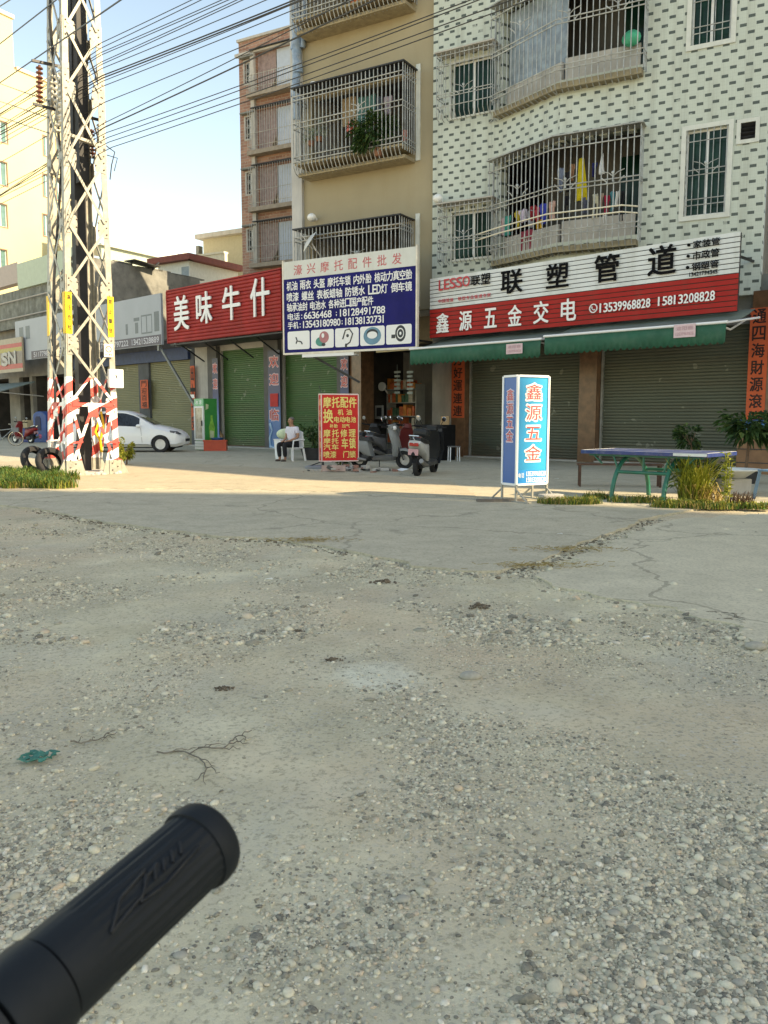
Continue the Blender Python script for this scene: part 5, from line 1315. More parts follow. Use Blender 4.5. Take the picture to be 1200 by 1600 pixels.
def scooter(loc, rot, label, c1, c2, seat=(.015, .015, .016), lean=0.06, cover=False, group=None, c3=None):
    t = thing('motor_scooter', label, 'scooter', loc, rot, group)
    M3 = P('scooter_panel_%d' % int((c3 or c1)[0]*1000), c3 or c1, .42, var=.06, spec=.3)
    M1, M2, MS = P('scooter_paint_%d' % int(c1[0]*1000), c1, .42, var=.06, spec=.3), P('scooter_trim_%d' % int(c2[0]*1000), c2, .4, var=.1), P('seat_vinyl', seat, .5)
    for x in (.62, -.60): wheel(t, x, 0, .225, .10, 1)
    def shell(name, outline, w, mat, tap=.7):
        n = len(outline); m = MB(); cx = sum(p[0] for p in outline)/n; cz = sum(p[1] for p in outline)/n
        V = []
        for yy, s in ((-w, tap), (-w*.75, .94), (0, 1.02), (w*.75, .94), (w, tap)): V += [(cx + (x - cx)*s, yy, cz + (z - cz)*s) for x, z in outline]
        m._add(V, [(a*n+i, a*n+(i+1) % n, (a+1)*n+(i+1) % n, (a+1)*n+i) for a in range(4) for i in range(n)] + [tuple(range(n-1, -1, -1)), tuple(4*n+i for i in range(n))])
        return m.build(name, mat, t, smooth=50)
    shell('front_shield', [(.36, .30), (.46, .30), (.50, .52), (.44, .78), (.34, .98), (.24, 1.0), (.30, .78), (.38, .55)], .19, M1, .6)
    shell('front_mudguard', [(.42, .44), (.48, .50), (.64, .52), (.82, .42), (.86, .34), (.74, .44), (.60, .46)], .075, M1)
    shell('footboard', [(-.22, .20), (.40, .22), (.44, .32), (.36, .34), (-.2, .31)], .17, M2)
    shell('rear_body', [(-.20, .30), (-.28, .60), (-.30, .70), (-.62, .72), (-.92, .78), (-.98, .72), (-.86, .58), (-.55, .45), (-.40, .32)], .17, M3, .62)
    shell('seat', [(-.20, .68), (-.28, .78), (-.48, .77), (-.60, .82), (-.86, .84), (-.90, .77), (-.60, .71), (-.3, .69)], .15, MS, .7)
    shell('engine_cover', [(-.30, .18), (-.25, .36), (-.62, .38), (-.74, .26), (-.60, .16)], .11, DKMETAL)
    m = MB().tube([(-.35, -.15, .22), (-.60, -.17, .26), (-.95, -.18, .36)], [.03, .055, .05], 10).build('exhaust', P('exhaust_steel', (.20, .19, .18), .4, .6), t, smooth=50)
    shell('handlebar_cover', [(.20, .98), (.32, .94), (.38, 1.0), (.32, 1.10), (.22, 1.08)], .12, M1, .7)
    m = MB().tube([(.18, -.34, 1.06), (.24, -.12, 1.04), (.24, .12, 1.04), (.18, .34, 1.06)], .018, 8).build('handlebar', BLACK, t)
    for s in (-1, 1):
        mr = MB().tube([(.22, s*.20, 1.06), (.21, s*.26, 1.18), (.18, s*.30, 1.23)], .008, 6).build('mirror', BLACK, t)
        MB().lathe([(.004, .012), (.05, .012), (.055, 0), (.05, -.010), (.004, -.012)], (.17, s*.30, 1.24), (1, 0, .25), 14).build('mirror_glass', P('mirror_silver', (.85, .86, .88), .05, 1., var=.01), mr, smooth=40)
        MB().tube([(.24, s*.26, 1.045), (.18, s*.37, 1.06)], .024, 8).build('grip', BLACK, t)
    MB().ball((.37, 0, 1.0), (.05, .09, .06), 10, 7).build('headlight', P('lamp_lens', (.6, .6, .58), .08), t, smooth=60)
    MB().box(-.985, -.93, -.10, .10, .66, .73).build('tail_light', P('red_lamp', (.30, .01, .012), .2), t, bevel=.012)
    MB().box(-.985, -.97, -.11, .11, .47, .60).build('number_plate', P('pink_plate', (.40, .22, .24), .5), t)
    shell('rear_mudguard', [(-.72, .50), (-.98, .56), (-1.0, .46), (-.86, .42), (-.9, .30), (-.84, .44)], .055, BLACK)
    m = MB().tube([(-.50, 0, .58), (-.95, 0, .80), (-1.02, .0, .84)], .014, 6).tube([(-.75, -.13, .83), (-1.0, -.1, .88), (-1.0, .1, .88), (-.75, .13, .83)], .012, 6).build('grab_rail', CHROME, t)
    MB().tube([(.44, .06, .62), (.62, .07, .225)], .022, 8).tube([(.44, -.06, .62), (.62, -.07, .225)], .022, 8).build('fork', DKMETAL, t)
    MB().tube([(-.1, .12, .2), (-.16, .26, .0)], .012, 6).build('kick_stand', DKMETAL, t)
    if cover:
        m = MB(); 
        m._add([(.30, -.26, .95), (.30, .26, .95), (.56, .24, .55), (.56, -.24, .55), (.40, .2, .25), (.40, -.2, .25)], [(0,1,2,3), (3,2,4,5)]); o = m.build('wind_apron', P('dark_wind_apron', (.018, .020, .023), .9, var=.2, spec=.1), t); s_ = o.modifiers.new('s', 'SOLIDIFY'); s_.thickness = .02
        MB().box(-.62, -.32, -.16, .16, .86, 1.02).build('storage_bag', P('black_bag', (.012, .014, .016), .6), t, bevel=.05)
    t.rotation_euler = (lean, 0, rot); return t
q = ground(596, 733); scooter((q.x, q.y + .3, 0), -.38, 'silver scooter parked sideways behind the red standing sign', (.17, .178, .175), (.07, .072, .072))
q = ground(668, 744); scooter((q.x - .02, q.y + .55, 0), math.radians(70), 'black and white scooter parked with its back to the yard', (.012, .013, .014), (.05, .05, .05), cover=True, c3=(.36, .36, .35))
q = ground(606, 722); scooter((q.x, q.y + .8, 0), .9, 'grey scooter standing deeper in the doorway of the repair shop', (.10, .10, .10), (.05, .05, .05))
q = ground(26, 693); scooter((q.x + .2, q.y + .3, 0), 2.6, 'dark red scooter parked by the shops at the left edge', (.20, .022, .022), (.10, .02, .02))
q = ground(640, 727); scooter((q.x, q.y + .9, 0), 1.9, 'dark red and black scooter behind the black and white one in the doorway', (.09, .012, .012), (.02, .02, .02))
q = ground(575, 722); scooter((q.x, q.y + 1.3, 0), 1.2, 'black scooter half hidden behind the red standing sign', (.016, .016, .018), (.03, .03, .03))
def bicycle(loc, rot, label):
    t = thing('bicycle', label, 'bicycle', loc, rot)
    for x in (.52, -.52):
        w = MB().lathe([(.31, -.018), (.335, -.012), (.335, .012), (.31, .018), (.31, -.018)], (0, 0, 0), (0, 1, 0), 26, cap=False).build('wheel', TYRE, t, loc=(x, 0, .335), smooth=50)
        m = MB().lathe([(.295, -.012), (.31, -.012), (.31, .012), (.295, .012), (.295, -.012)], (0, 0, 0), (0, 1, 0), 26, cap=False)
        for k in range(10): m.tube([(0, 0, 0), (.3*math.cos(k*PI/5), 0, .3*math.sin(k*PI/5))], .003, 4)
        m.build('rim', CHROME, w)
    G_ = P('grey_frame_paint', (.25, .27, .27), .4)
    MB().tube([(-.52, .03, .335), (-.08, .03, .30), (.38, 0, .72), (.52, .03, .335)], .018, 8).tube([(-.08, 0, .30), (-.18, 0, .86)], .018, 8).tube([(-.15, 0, .70), (.36, 0, .76)], .018, 8).tube([(-.52, -.03, .335), (-.16, 0, .72)], .012, 6).tube([(.38, 0, .72), (.35, 0, .95)], .016, 8).build('frame', G_, t)
    MB().tube([(.30, -.26, .98), (.36, -.05, .97), (.36, .05, .97), (.30, .26, .98)], .014, 8).build('handlebar', CHROME, t)
    MB().ball((-.2, 0, .90), (.14, .08, .04), 10, 6).build('saddle', BLACK, t, smooth=60)
    MB().box(.40, .66, -.15, .15, .62, .82).build('basket', P('grey_basket', (.16, .17, .17), .6), t)
    return t
q = ground(4, 697); bicycle((q.x, q.y + .1, 0), .3, 'grey bicycle parked in front of the scooter at the left edge')
q = ground(58, 692)
kb = thing('rocking_ride', 'blue plastic cabinet with an arched opening by the dark shopfront', 'kiosk', (q.x, q.y + .4, 0), B.rot + .35)
BLUEP = P('blue_plastic', (.012, .06, .20), .4, var=.2, vs=3)
m = MB(); o_ = [(-.45, 0), (.45, 0), (.45, 1.3)] + [(.45*math.cos(a), 1.3 + .28*math.sin(a)) for a in [PI*k/10 for k in range(1, 10)]] + [(-.45, 1.3)]
m.prism([(x, z) for x, z in o_], .0, .5); m.build('cabinet', BLUEP, kb, smooth=30, bevel=.03)
m = MB(); m.prism([(-.28, .62), (.1, .62), (.1, 1.2), (0.02, 1.33), (-.2, 1.33), (-.28, 1.2)], -.02, -.003); m.build('opening', P('dark_blue_recess', (.004, .012, .05), .5), kb)
MB().box(-1.15, -.46, -.05, .5, 0, .72).build('side_unit', P('deep_blue_plastic', (.012, .03, .16), .4, var=.2), kb, bevel=.04)
MB().lathe([(.001, -.02), (.10, -.02), (.12, 0)], (.0, -.0, .32), (0, 1, 0), 12).build('logo_disc', P('pink_red_sticker', (.40, .06, .12), .5), kb)
q = ground(46, 690); cb = thing('cardboard_box', 'tan cardboard box on the blue unit beside the red scooter', 'box', (q.x - .15, q.y + .35, .73), B.rot)
MB().box(-.28, .28, -.2, .2, 0, .40).build('carton', P('carton', (.32, .25, .15), .8, var=.1), cb); MB().box(-.285, .285, -.03, .03, .395, .404).build('tape', P('brown_tape', (.25, .16, .07), .4), cb)

# ------------------------------------------------------------------ fridge, crate, tyres, stools
q = B.at(303, 704); fr_s = B.at(305, 703)[0]
fr_p = ground(305, 704)
frd = thing('drinks_fridge', 'glass fronted drinks fridge with a green printed side', 'fridge', (fr_p.x, fr_p.y, 0), B.rot)
WF = P('white_enamel', (.56, .58, .56), .35, var=.04); GF = P('green_enamel', (.02, .20, .05), .35, var=.08)
MB().box(0, .62, .04, .62, .02, 1.98).build('body', GF, frd, bevel=.01)
MB().box(.0, .62, .0, .039, 1.70, 1.98).build('top_panel', P('pale_green_enamel', (.10, .34, .18), .35), frd)
d_ = MB(); d_.box(0, .62, -.02, .038, .40, .46).box(0, .62, -.02, .038, 1.63, 1.69).box(0, .06, -.02, .038, .46, 1.63).box(.56, .62, -.02, .038, .46, 1.63)
dr = d_.build('door', WF, frd)
m = NT('fridge_glass'); n = m.noise(4, 4, .6); m.col(m.ramp(n, [(.35, (.16, .16, .13)), (.7, (.38, .38, .33))])); m.set(.08)
MB().box(.06, .56, .0, .02, .46, 1.63).build('glass', m.m, dr)
MB().box(.54, .57, -.06, -.021, .95, 1.15).build('handle', BLACK, dr)
m = MB()
for z in (.05, .16, .27): m.box(.0, .62, -.01, .038, z, z + .095)
m.build('base_grille', WF, frd)
m = MB(); m.M = Matrix.Translation((.6225, .35, .0)) @ Matrix.Rotation(PI/2, 4, 'Z')
m.prism([(-.10, .30), (.12, .30), (.14, .9), (.06, 1.15), (.05, 1.35), (-.03, 1.35), (-.04, 1.15), (-.12, .9)], -.006, -.001)
m.build('bottle_print', P('lime_print', (.16, .36, .06), .4, var=.4, vs=7), frd)
m = MB(); m.M = Matrix.Translation((.6225, .35, .0)) @ Matrix.Rotation(PI/2, 4, 'Z')
m.prism([(-.08, .50), (.08, .48), (.10, .75), (-.08, .78)], -.010, -.007).prism([(-.26, 1.55), (-.14, 1.6), (-.12, 1.75), (-.24, 1.78)], -.010, -.007)
m.build('pale_print', P('pale_yellow_print', (.40, .45, .28), .4), frd)
m = MB(); put_row(m, '冰凉', .1, .52, 1.76, 1.92, -.004, .3, .02); m.build('lettering', WHITEL, frd)
q = ground(336, 705); cr = thing('crate', 'red plastic crate on the ground beside the drinks fridge', 'crate', (q.x, q.y, 0), .08)
CRM = P('red_orange_plastic', (.42, .05, .02), .45, var=.1)
m = MB(); m.box(-.42, .42, 0, .03, .0, .42).box(-.42, .42, .47, .5, 0, .42).box(-.42, -.39, .03, .47, 0, .42).box(.39, .42, .03, .47, 0, .42).box(-.39, .39, .03, .47, 0, .03).box(-.44, .44, -.02, .0, .36, .42)
m.build('box', CRM, cr)
bs = thing('basin', 'blue plastic basin sitting in the red crate', 'basin', (q.x + .05, q.y + .25, .3), 0)
MB().lathe([(.16, 0), (.24, .18), (.26, .19), (.25, .2), (.22, .17), (.15, .02), (.001, .02)], (0, 0, 0), (0, 0, 1), 18).build('bowl', P('blue_basin', (.02, .10, .24), .4), bs, smooth=40)
def tyre(loc, tilt, rot, label):
    t = thing('old_tyre', label, 'tyre', loc, rot)
    m = MB(); prof = [(.20, -.07), (.27, -.095), (.31, -.08), (.33, -.04), (.335, 0), (.33, .04), (.31, .08), (.27, .095), (.20, .07), (.205, .05), (.26, .07), (.30, .0), (.26, -.07), (.205, -.05), (.20, -.07)]
    m.lathe(prof, (0, 0, 0), (0, 1, 0), 32, cap=False); o = m.build('tread', TYRE, t, smooth=45); o.location = (0, 0, .31); o.rotation_euler = (tilt, 0, 0); return t
q = ground(58, 738); tyre((q.x, q.y - .1, -.02), -.35, 1.0, 'old black tyre leaning at the tower foot, the left one of two')
q = ground(82, 742); tyre((q.x, q.y - .05, -.02), -.4, .75, 'old black tyre leaning at the tower foot, the right and nearer one')

# ------------------------------------------------------------------ standing signs
q = ground(503, 733)
st_ = thing('standing_sign', 'red light box sign on a grey base with rows of yellow characters', 'sign', (q.x, q.y, 0), .33)
Ws, z0_, z1_ = .94, .19, 1.83
MB().box(0, Ws, .0, .24, z0_, z1_).build('box', P('red_sign_print', (.52, .026, .025), .6, var=.06, spec=.2), st_)
FRM = P('pale_pink_edge', (.56, .42, .40), .4)
m = MB()
for x in (-.012, Ws - .012): m.box(x, x + .024, -.012, .012, z0_, z1_)
m.box(-.012, .012, .228, .252, z0_, z1_).box(.012, Ws - .012, -.012, .012, z1_ - .02, z1_ + .012).box(.012, Ws - .012, -.012, .012, z0_ - .012, z0_ + .015).box(-.012, .012, .012, .228, z1_ - .02, z1_ + .012).box(-.012, .012, .012, .228, z0_ - .012, z0_ + .015); m.build('frame', FRM, st_)
YL = P('pale_yellow_letters', (.68, .55, .17), .5, var=.05); m = MB(); H_ = z1_ - z0_
def srow(s_, x0, x1, fz0, fz1, gap=.12): put_row(m, s_, Ws*x0, Ws*x1, z0_ + H_*fz0, z0_ + H_*fz1, -.006, gap, .03)
srow('摩托配件', .05, .95, .80, .955); put(m, '换', Ws*.05, Ws*.31, z0_ + H_*.575, z0_ + H_*.775, -.006, .03)
srow('机油', .44, .82, .69, .775, .6); srow('电动电池', .34, .93, .58, .665); srow('补胎 加气', .22, .76, .50, .555, .1)
srow('摩托修理', .05, .92, .36, .475, .25); srow('摩托', .05, .45, .265, .345, .2); srow('汽车', .05, .45, .17, .255, .2); srow('车锁', .54, .92, .19, .345, .2); srow('喷漆 门锁', .05, .92, .05, .15, .1)
m.build('lettering', YL, st_)
m = MB(); m.M = Matrix.Translation((0, .12, 0)) @ Matrix.Rotation(-PI/2, 4, 'Z')
put_col(m, '摩托修理濠兴', -.075, .075, z0_ + .06, z1_ - .12, -.006, .55, .03); m.build('side_lettering', P('orange_letters', (.65, .30, .10), .5), st_)
MB().lathe([(.30, 0), (.30, .06), (.22, .09), (.001, .09)], (-.1, .1, 0), (0, 0, 1), 20).build('base', P('grey_base', (.16, .17, .18), .6), st_, smooth=30)
m = MB().box(.02, .07, .05, .1, .06, z0_).box(.55, .6, .08, .13, 0, z0_).bar((-.35, .05, .06), (.05, .1, z0_), .025).bar((.05, .1, z0_ + 1.6), (.05, .4, z0_ + 1.85), .012); m.build('post', DKMETAL, st_)

q = ground(806, 786)
bs_ = thing('standing_sign', 'tall blue box sign on steel legs with white outlined red characters', 'sign', (q.x, q.y, 0), math.radians(30))
Wb, Db, z0_, z1_ = .585, .33, .27, 1.86
CY = NT('cyan_print'); x, y, z = CY.sep(); CY.col(CY.ramp(CY.math('MULTIPLY', x, 1.7), [(0., (.0, .20, .40)), (1., (.0, .28, .46))])); CY.set(.35)
MB().box(0, Wb, 0, Db, z0_, z1_).build('box', CY.m, bs_)
MB().box(-.004, -.001, .02, Db - .02, z0_ + .02, z1_ - .02).build('side_panel', P('deep_blue_print', (.004, .09, .30), .35, var=.06), bs_)
WFm = P('white_frame_paint', (.68, .68, .66), .4, var=.04); m = MB()
for x, y in ((0, 0), (Wb, 0), (0, Db), (Wb, Db)): m.box(x - .016, x + .016, y - .016, y + .016, z0_ - .0, z1_)
for z in (z0_, z1_):
    for y in (0, Db): m.box(.016, Wb - .016, y - .016, y + .016, z - .016, z + .016)
    for x in (0, Wb): m.box(x - .016, x + .016, .016, Db - .016, z - .016, z + .016)
m.build('frame', WFm, bs_)
RL = P('red_calligraphy', (.50, .06, .06), .5); mo_ = MB(); mi_ = MB()
for c, fz, h in (('鑫', .855, .14), ('源', .665, .135), ('五', .475, .12), ('金', .29, .135)):
    x0, x1, a, b = Wb*.27, Wb*.76, z0_ + (z1_-z0_)*(fz - h/2), z0_ + (z1_-z0_)*(fz + h/2)
    put(mo_, c, x0 - .012, x1 + .012, a - .014, b + .014, -.006, .085); put(mi_, c, x0, x1, a, b, -.010, .004)
put_row(mo_, '电话', Wb*.06, Wb*.24, z0_ + .10, z0_ + .17, -.006, .2, .03); put_row(mo_, '13539968828', Wb*.30, Wb*.95, z0_ + .12, z0_ + .19, -.006, .12, .03); put_row(mo_, '15813208828', Wb*.30, Wb*.95, z0_ + .03, z0_ + .10, -.006, .12, .03)
mo_.build('white_lettering', WHITEL, bs_); mi_.build('red_lettering', RL, bs_)
MB().box(.02, Wb - .02, -.004, -.001, z0_ + .015, z0_ + .21).build('phone_strip', P('mid_blue_print', (.0, .20, .48), .35), bs_)
mo_ = MB(); mi_ = MB()
for mm, e, yy, bo in ((mo_, .008, -.008, .075), (mi_, 0, -.012, .006)):
    mm.M = Matrix.Translation((0, Db/2, 0)) @ Matrix.Rotation(-PI/2, 4, 'Z')
    for k, c in enumerate('鑫源五金'): z = z1_ - .28 - k * .20; put(mm, c, -.075 - e, .075 + e, z - .075 - e, z + .085 + e, yy, bo)
mo_.build('side_white_lettering', P('pale_lilac_letters', (.55, .50, .60), .5), bs_); mi_.build('side_red_lettering', RL, bs_)
m = MB()
for x in (.0, Wb):
    for y in (0, Db): m.box(x - .014, x + .014, y - .014, y + .014, .03, z0_ - .016)
    m.box(x - .018, x + .018, -.28, Db + .28, 0, .03)
    m.bar((x, -.25, .03), (x, 0, .2), .02).bar((x, Db + .25, .03), (x, Db, .2), .02)
m.build('stand', P('grey_angle_steel', (.26, .26, .24), .5, .3), bs_)
sb = thing('concrete_block', 'grey concrete block weighing down the foot of the blue sign', 'block', (q.x + .52, q.y + .02, 0), .35)
MB().box(-.17, .17, -.09, .09, .0, .13).build('block', CONCL, sb, bevel=.01)
pk = thing('plank', 'grey plank lying under the blue sign stand', 'plank', (q.x - .12, q.y + .12, .0), .1)
MB().box(-.45, .30, -.06, .06, .001, .05).build('board', P('grey_wood', (.10, .09, .08), .8, var=.3), pk)

# ------------------------------------------------------------------ table tennis table, bench, pots, clutter at the right
q = ground(955, 783); u = Vector((.717, -.697, 0)); v = Vector((.697, .717, 0))
tc_ = q + u * .41 + v * .60
tt = thing('table_tennis_table', 'blue topped outdoor table tennis table on green arched tube legs', 'table', (tc_.x, tc_.y, 0), B.rot)
L_, Wd = 2.0, 1.05
MB().box(-L_/2, L_/2, -Wd/2, Wd/2, .70, .755).build('top', P('blue_table_top', (.014, .03, .13), .35, var=.2, dirt=.35, dirtc=(.2, .2, .22)), tt, bevel=.006)
m = MB()
for y in (-Wd/2 + .01, Wd/2 - .03, -.01): m.box(-L_/2 + .03, L_/2 - .03, y, y + .02, .7565, .7585)
for x in (-L_/2 + .01, L_/2 - .03): m.box(x, x + .02, -Wd/2 + .01, Wd/2 - .01, .7565, .7585)
m.box(L_/2 - .5, L_/2 - .01, -Wd/2 - .003, -Wd/2 - .001, .71, .75)
m.build('white_lines', P('worn_white_line', (.60, .60, .58), .5), tt)
GT = P('green_tube_paint', (.006, .115, .075), .4, var=.25, vs=4, dirt=.35, dirtc=(.10, .09, .06))
for x in (-.41, .41):
    pts = [(x, .60 * math.sin(a), .672 * math.cos(a)) for a in [PI / 2 * (k / 10 - 1) for k in range(21)]]
    MB().tube(pts, .034, 10).build('leg', GT, tt, smooth=50)
m = MB()
for y in (-.45, .45): m.tube([(-.41, y, .44), (.41, y, .44)], .026, 8)
for x in (-.85, -.5, 0, .4, .8):
    for y in (-.40, .40): m.tube([(x * .8, y * 1.05, .44 if abs(x) < .6 else .55), (x, y * 1.05, .70)], .016, 6)
for y in (-.42, .42): m.box(-.9, .9, y - .015, y + .015, .67, .699)
m.build('under_frame', GT, tt, smooth=50)
q = ground(990, 768); bn = thing('bench', 'low rusty steel frame bench behind the table tennis table', 'bench', (q.x, q.y + .9, 0), B.rot + .6)
RUST = P('rusty_steel', (.085, .045, .03), .8, .2, var=.4)
MB().box(-.75, .75, -.15, .15, .40, .43).build('seat', RUST, bn); m = MB()
for x in (-.7, .7):
    for y in (-.13, .13): MB().box(x - .02, x + .02, y - .02, y + .02, 0, .40).build('leg', RUST, bn)
q = ground(1160, 775)
bsn = thing('basin', 'white enamel basin resting on a stone block near the potted tree', 'basin', (q.x, q.y + .4, .26), 0)
MB().lathe([(.18, 0), (.34, .12), (.44, .14), (.44, .155), (.33, .14), (.17, .02), (.001, .02)], (0, 0, 0), (0, 0, 1), 24).build('bowl', P('white_enamel_worn', (.52, .54, .52), .35, var=.1), bsn, smooth=40)
sk = thing('stone_block', 'grey stone block carrying the white basin', 'block', (q.x, q.y + .4, 0), .3); MB().box(-.22, .22, -.2, .2, 0, .258).build('block', CONCL, sk, bevel=.02)
q = ground(1192, 742)
wc = thing('wooden_crate', 'brown wooden crate under the blue cooler by the right pillar', 'crate', (q.x + .15, q.y + .2, 0), B.rot)
WOOD = P('brown_crate_wood', (.20, .10, .05), .7, var=.2, vs=4)
m = MB(); m.box(-.55, .55, -.3, .3, .0, .85); m.build('box', WOOD, wc, bevel=.01)
m = MB()
for z in (.25, .55): m.box(-.56, .56, -.312, -.301, z, z + .02)
m.build('slat_gap', DKMETAL, wc)
bc = thing('cooler_box', 'blue cooler box standing on the brown wooden crate', 'cooler', (q.x + .15, q.y + .2, .85), B.rot)
MB().box(-.62, .62, -.34, .34, .0, .28).build('box', P('mid_blue_plastic', (.03, .13, .26), .4, var=.1), bc, bevel=.03); MB().box(-.64, .64, -.36, .36, .281, .36).build('lid', P('dark_blue_plastic', (.015, .06, .16), .4), bc, bevel=.02)
q = ground(1199, 785); sl_ = thing('plastic_stool', 'light blue plastic stool at the right edge by the crate', 'stool', (q.x + .22, q.y + .3, 0), .3)
SB = P('light_blue_plastic', (.08, .17, .27), .4)
MB().box(-.17, .17, -.17, .17, .44, .47).build('seat', SB, sl_, bevel=.015)
for x in (-1, 1):
    for y in (-1, 1): MB().bar((x*.14, y*.14, .44), (x*.19, y*.19, 0), .035, .035).build('leg', SB, sl_)
q = ground(1150, 770); 
pl_ = thing('plank', 'grey weathered plank propped against the basin stone', 'plank', (q.x - .2, q.y + .75, 0), .2)
MB().bar((-.55, 0, .03), (.55, .1, .62), .14, .025, (0, 1, .3)).build('board', P('grey_wood', (.10, .09, .08), .8), pl_)

# ------------------------------------------------------------------ clutter around the open shop
q = ground(692, 722); bd = thing('plywood_board', 'tan plywood board leaning by the doorway of the repair shop', 'board', (q.x, q.y + .8, 0), B.rot + .2)
MB().bar((0, 0, .0), (0, .25, 1.30), .28, .025, (0, 1, 0)).build('board', P('plywood', (.28, .17, .08), .7, var=.15), bd)
q = ground(710, 722); stl = thing('step_stool', 'small white steel stool on the apron beside the brown pillar', 'stool', (q.x, q.y + .2, 0), .2)
MB().box(-.16, .16, -.12, .12, .42, .45).build('seat', P('grey_stool_seat', (.10, .10, .10), .6), stl)
for s in (-1, 1): MB().tube([(s*.14, -.12, 0), (s*.13, -.1, .43), (s*.13, .1, .43), (s*.14, .12, 0)], .016, 6).build('leg', WHITEP, stl)
q = ground(684, 722); cbn = thing('cabinet', 'black cabinet just inside the doorway behind the black scooter', 'cabinet', (q.x + .1, q.y + 1.1, 0), B.rot)
MB().box(-.4, .4, -.3, .3, 0, 1.05).build('body', BLACK, cbn, bevel=.02); MB().box(-.38, .38, -.312, -.302, .1, .98).build('door', P('dark_door', (.02, .02, .024), .5), cbn)
# goods shelf inside the shop
sx0, sx1 = B.at(604, 660, -1.9)[0], B.at(650, 660, -1.9)[0]
shf = thing('goods_shelf', 'shelf crowded with red and orange packets inside the repair shop', 'shelf', B.w(sx0, -1.9), B.rot)
w = sx1 - sx0
m = MB()
for z in (.3, .8, 1.3, 1.8, 2.3): m.box(0, w, 0, .5, z, z + .03)
for x in (0, w - .03): m.box(x, x + .03, 0, .5, 0, 2.5)
m.build('rack', P('pale_rack', (.30, .29, .26), .6), shf)
random.seed(11); cols = [(.5, .06, .03), (.6, .22, .06), (.40, .34, .26), (.5, .04, .06), (.06, .12, .07), (.5, .25, .10), (.06, .06, .07), (.5, .12, .05)]
for z in (.33, .83, 1.33, 1.83, 2.33):
    x = .05
    while x < w - .18:
        ww = random.uniform(.08, .2); h = random.uniform(.2, .44); c = random.choice(cols)
        o = MB().box(x, x + ww, random.uniform(-.03, .05), .4, z, z + h).build('packet', P('packet_%d' % int(c[0]*1000), c, .5, var=.4, vs=8), None); o.parent = shf
        x += ww + .02
# packs hanging over the shelf
for px_, label in ((620, 'column of pale blister packs hanging inside the shop, left'), (640, 'column of pale blister packs hanging inside the shop, right')):
    a, z = B.at(px_, 578, -1.6); t = thing('blister_packs', label, 'goods', B.w(a, -1.6, 0), B.rot)
    m = MB()
    for k in range(6): m.box(-.14 + .02*(k % 2), .14 + .03*((k+1) % 2), 0, .03, z - .12 - k*.15, z - k*.15 - .04)
    m.tube([(0, .02, z + .2), (0, .02, z - .9)], .008, 5); m.build('pack_strip', P('blister_pale', (.42, .50, .50), .3, var=.2), t)
a, z = B.at(597, 604, -1.4); t = thing('fan', 'white wall fan inside the shop left of the goods shelf', 'fan', B.w(a, -1.4, z), B.rot)
MB().lathe([(.001, -.05), (.16, -.05), (.17, 0), (.16, .05), (.001, .05)], (0, 0, 0), (0, 1, 0), 16).build('fan_head', WHITEP, t); MB().bar((0, .06, 0), (.0, .3, -.25), .04).build('arm', WHITEP, t)
a, z = B.at(592, 642, -1.2); t = thing('framed_notice', 'small framed licence on the shop wall behind the silver scooter', 'notice', B.w(a - .2, -1.2, z - .3), B.rot)
MB().box(0, .42, 0, .03, 0, .5).build('frame', P('pale_mount', (.30, .30, .30), .5), t); MB().box(.08, .34, -.004, 0, .1, .42).build('sheet', DKMETAL, t)

# rubble heap in front of the red sign
q = ground(540, 738)
rb = thing('rubble_heap', 'heap of broken bricks and boards under the red standing sign', 'rubble', (q.x, q.y + .25, 0), 0)
random.seed(21); m = MB()
for k in range(60):
    x = random.gauss(0, .55); y = random.gauss(0, .22); s_ = random.uniform(.03, .11) * (1 if k < 20 else .6); h = max(0, .12 - abs(x)*.1)
    m.M = Matrix.Translation((x, y, h * random.random() + s_*.3)) @ Matrix.Rotation(random.random()*3, 4, 'Z') @ Matrix.Rotation(random.uniform(-.5, .5), 4, 'X')
    m.mi = k % 3; m.box(-s_, s_, -s_*.6, s_*.6, -s_*.35, s_*.35)
m.M = None; m.build('broken_pieces', [CONCL, P('broken_brick', (.24, .12, .09), .85, var=.3), P('dark_rubble', (.07, .07, .065), .9)], rb)
m = MB(); m.box(-.55, .0, -.36, -.2, .03, .16); m.build('box_lying', P('faded_pink_box', (.36, .25, .22), .7, var=.2), rb)
q2 = ground(552, 728); t = thing('plastic_sheet', 'crumpled white plastic sheet on the rubble heap', 'sheet', (q2.x, q2.y + .1, .16), .2)
m = MB(); n = 7
V = [(-.3 + .6*i/n, -.1 + .2*j/4, .05*math.sin(i*1.9 + j*2.3) + .03) for j in range(5) for i in range(n + 1)]
m._add(V, [(j*(n+1)+i, j*(n+1)+i+1, (j+1)*(n+1)+i+1, (j+1)*(n+1)+i) for j in range(4) for i in range(n)]); o = m.build('sheet', WHITEP, t); s_ = o.modifiers.new('s', 'SOLIDIFY'); s_.thickness = .008
q2 = ground(632, 737); t = thing('paper_scrap', 'crumpled white paper scrap on the apron behind the black scooter', 'litter', (q2.x, q2.y, .022), 0)
m = MB(); m._add([(-.2, 0, .02), (-.05, -.06, .0), (.1, -.05, .05), (.22, 0, .01), (.1, .08, .03), (-.08, .07, .06)], [(0,1,5), (1,2,5), (2,4,5), (2,3,4)]); o = m.build('paper', WHITEP, t); s_ = o.modifiers.new('s', 'SOLIDIFY'); s_.thickness = .006

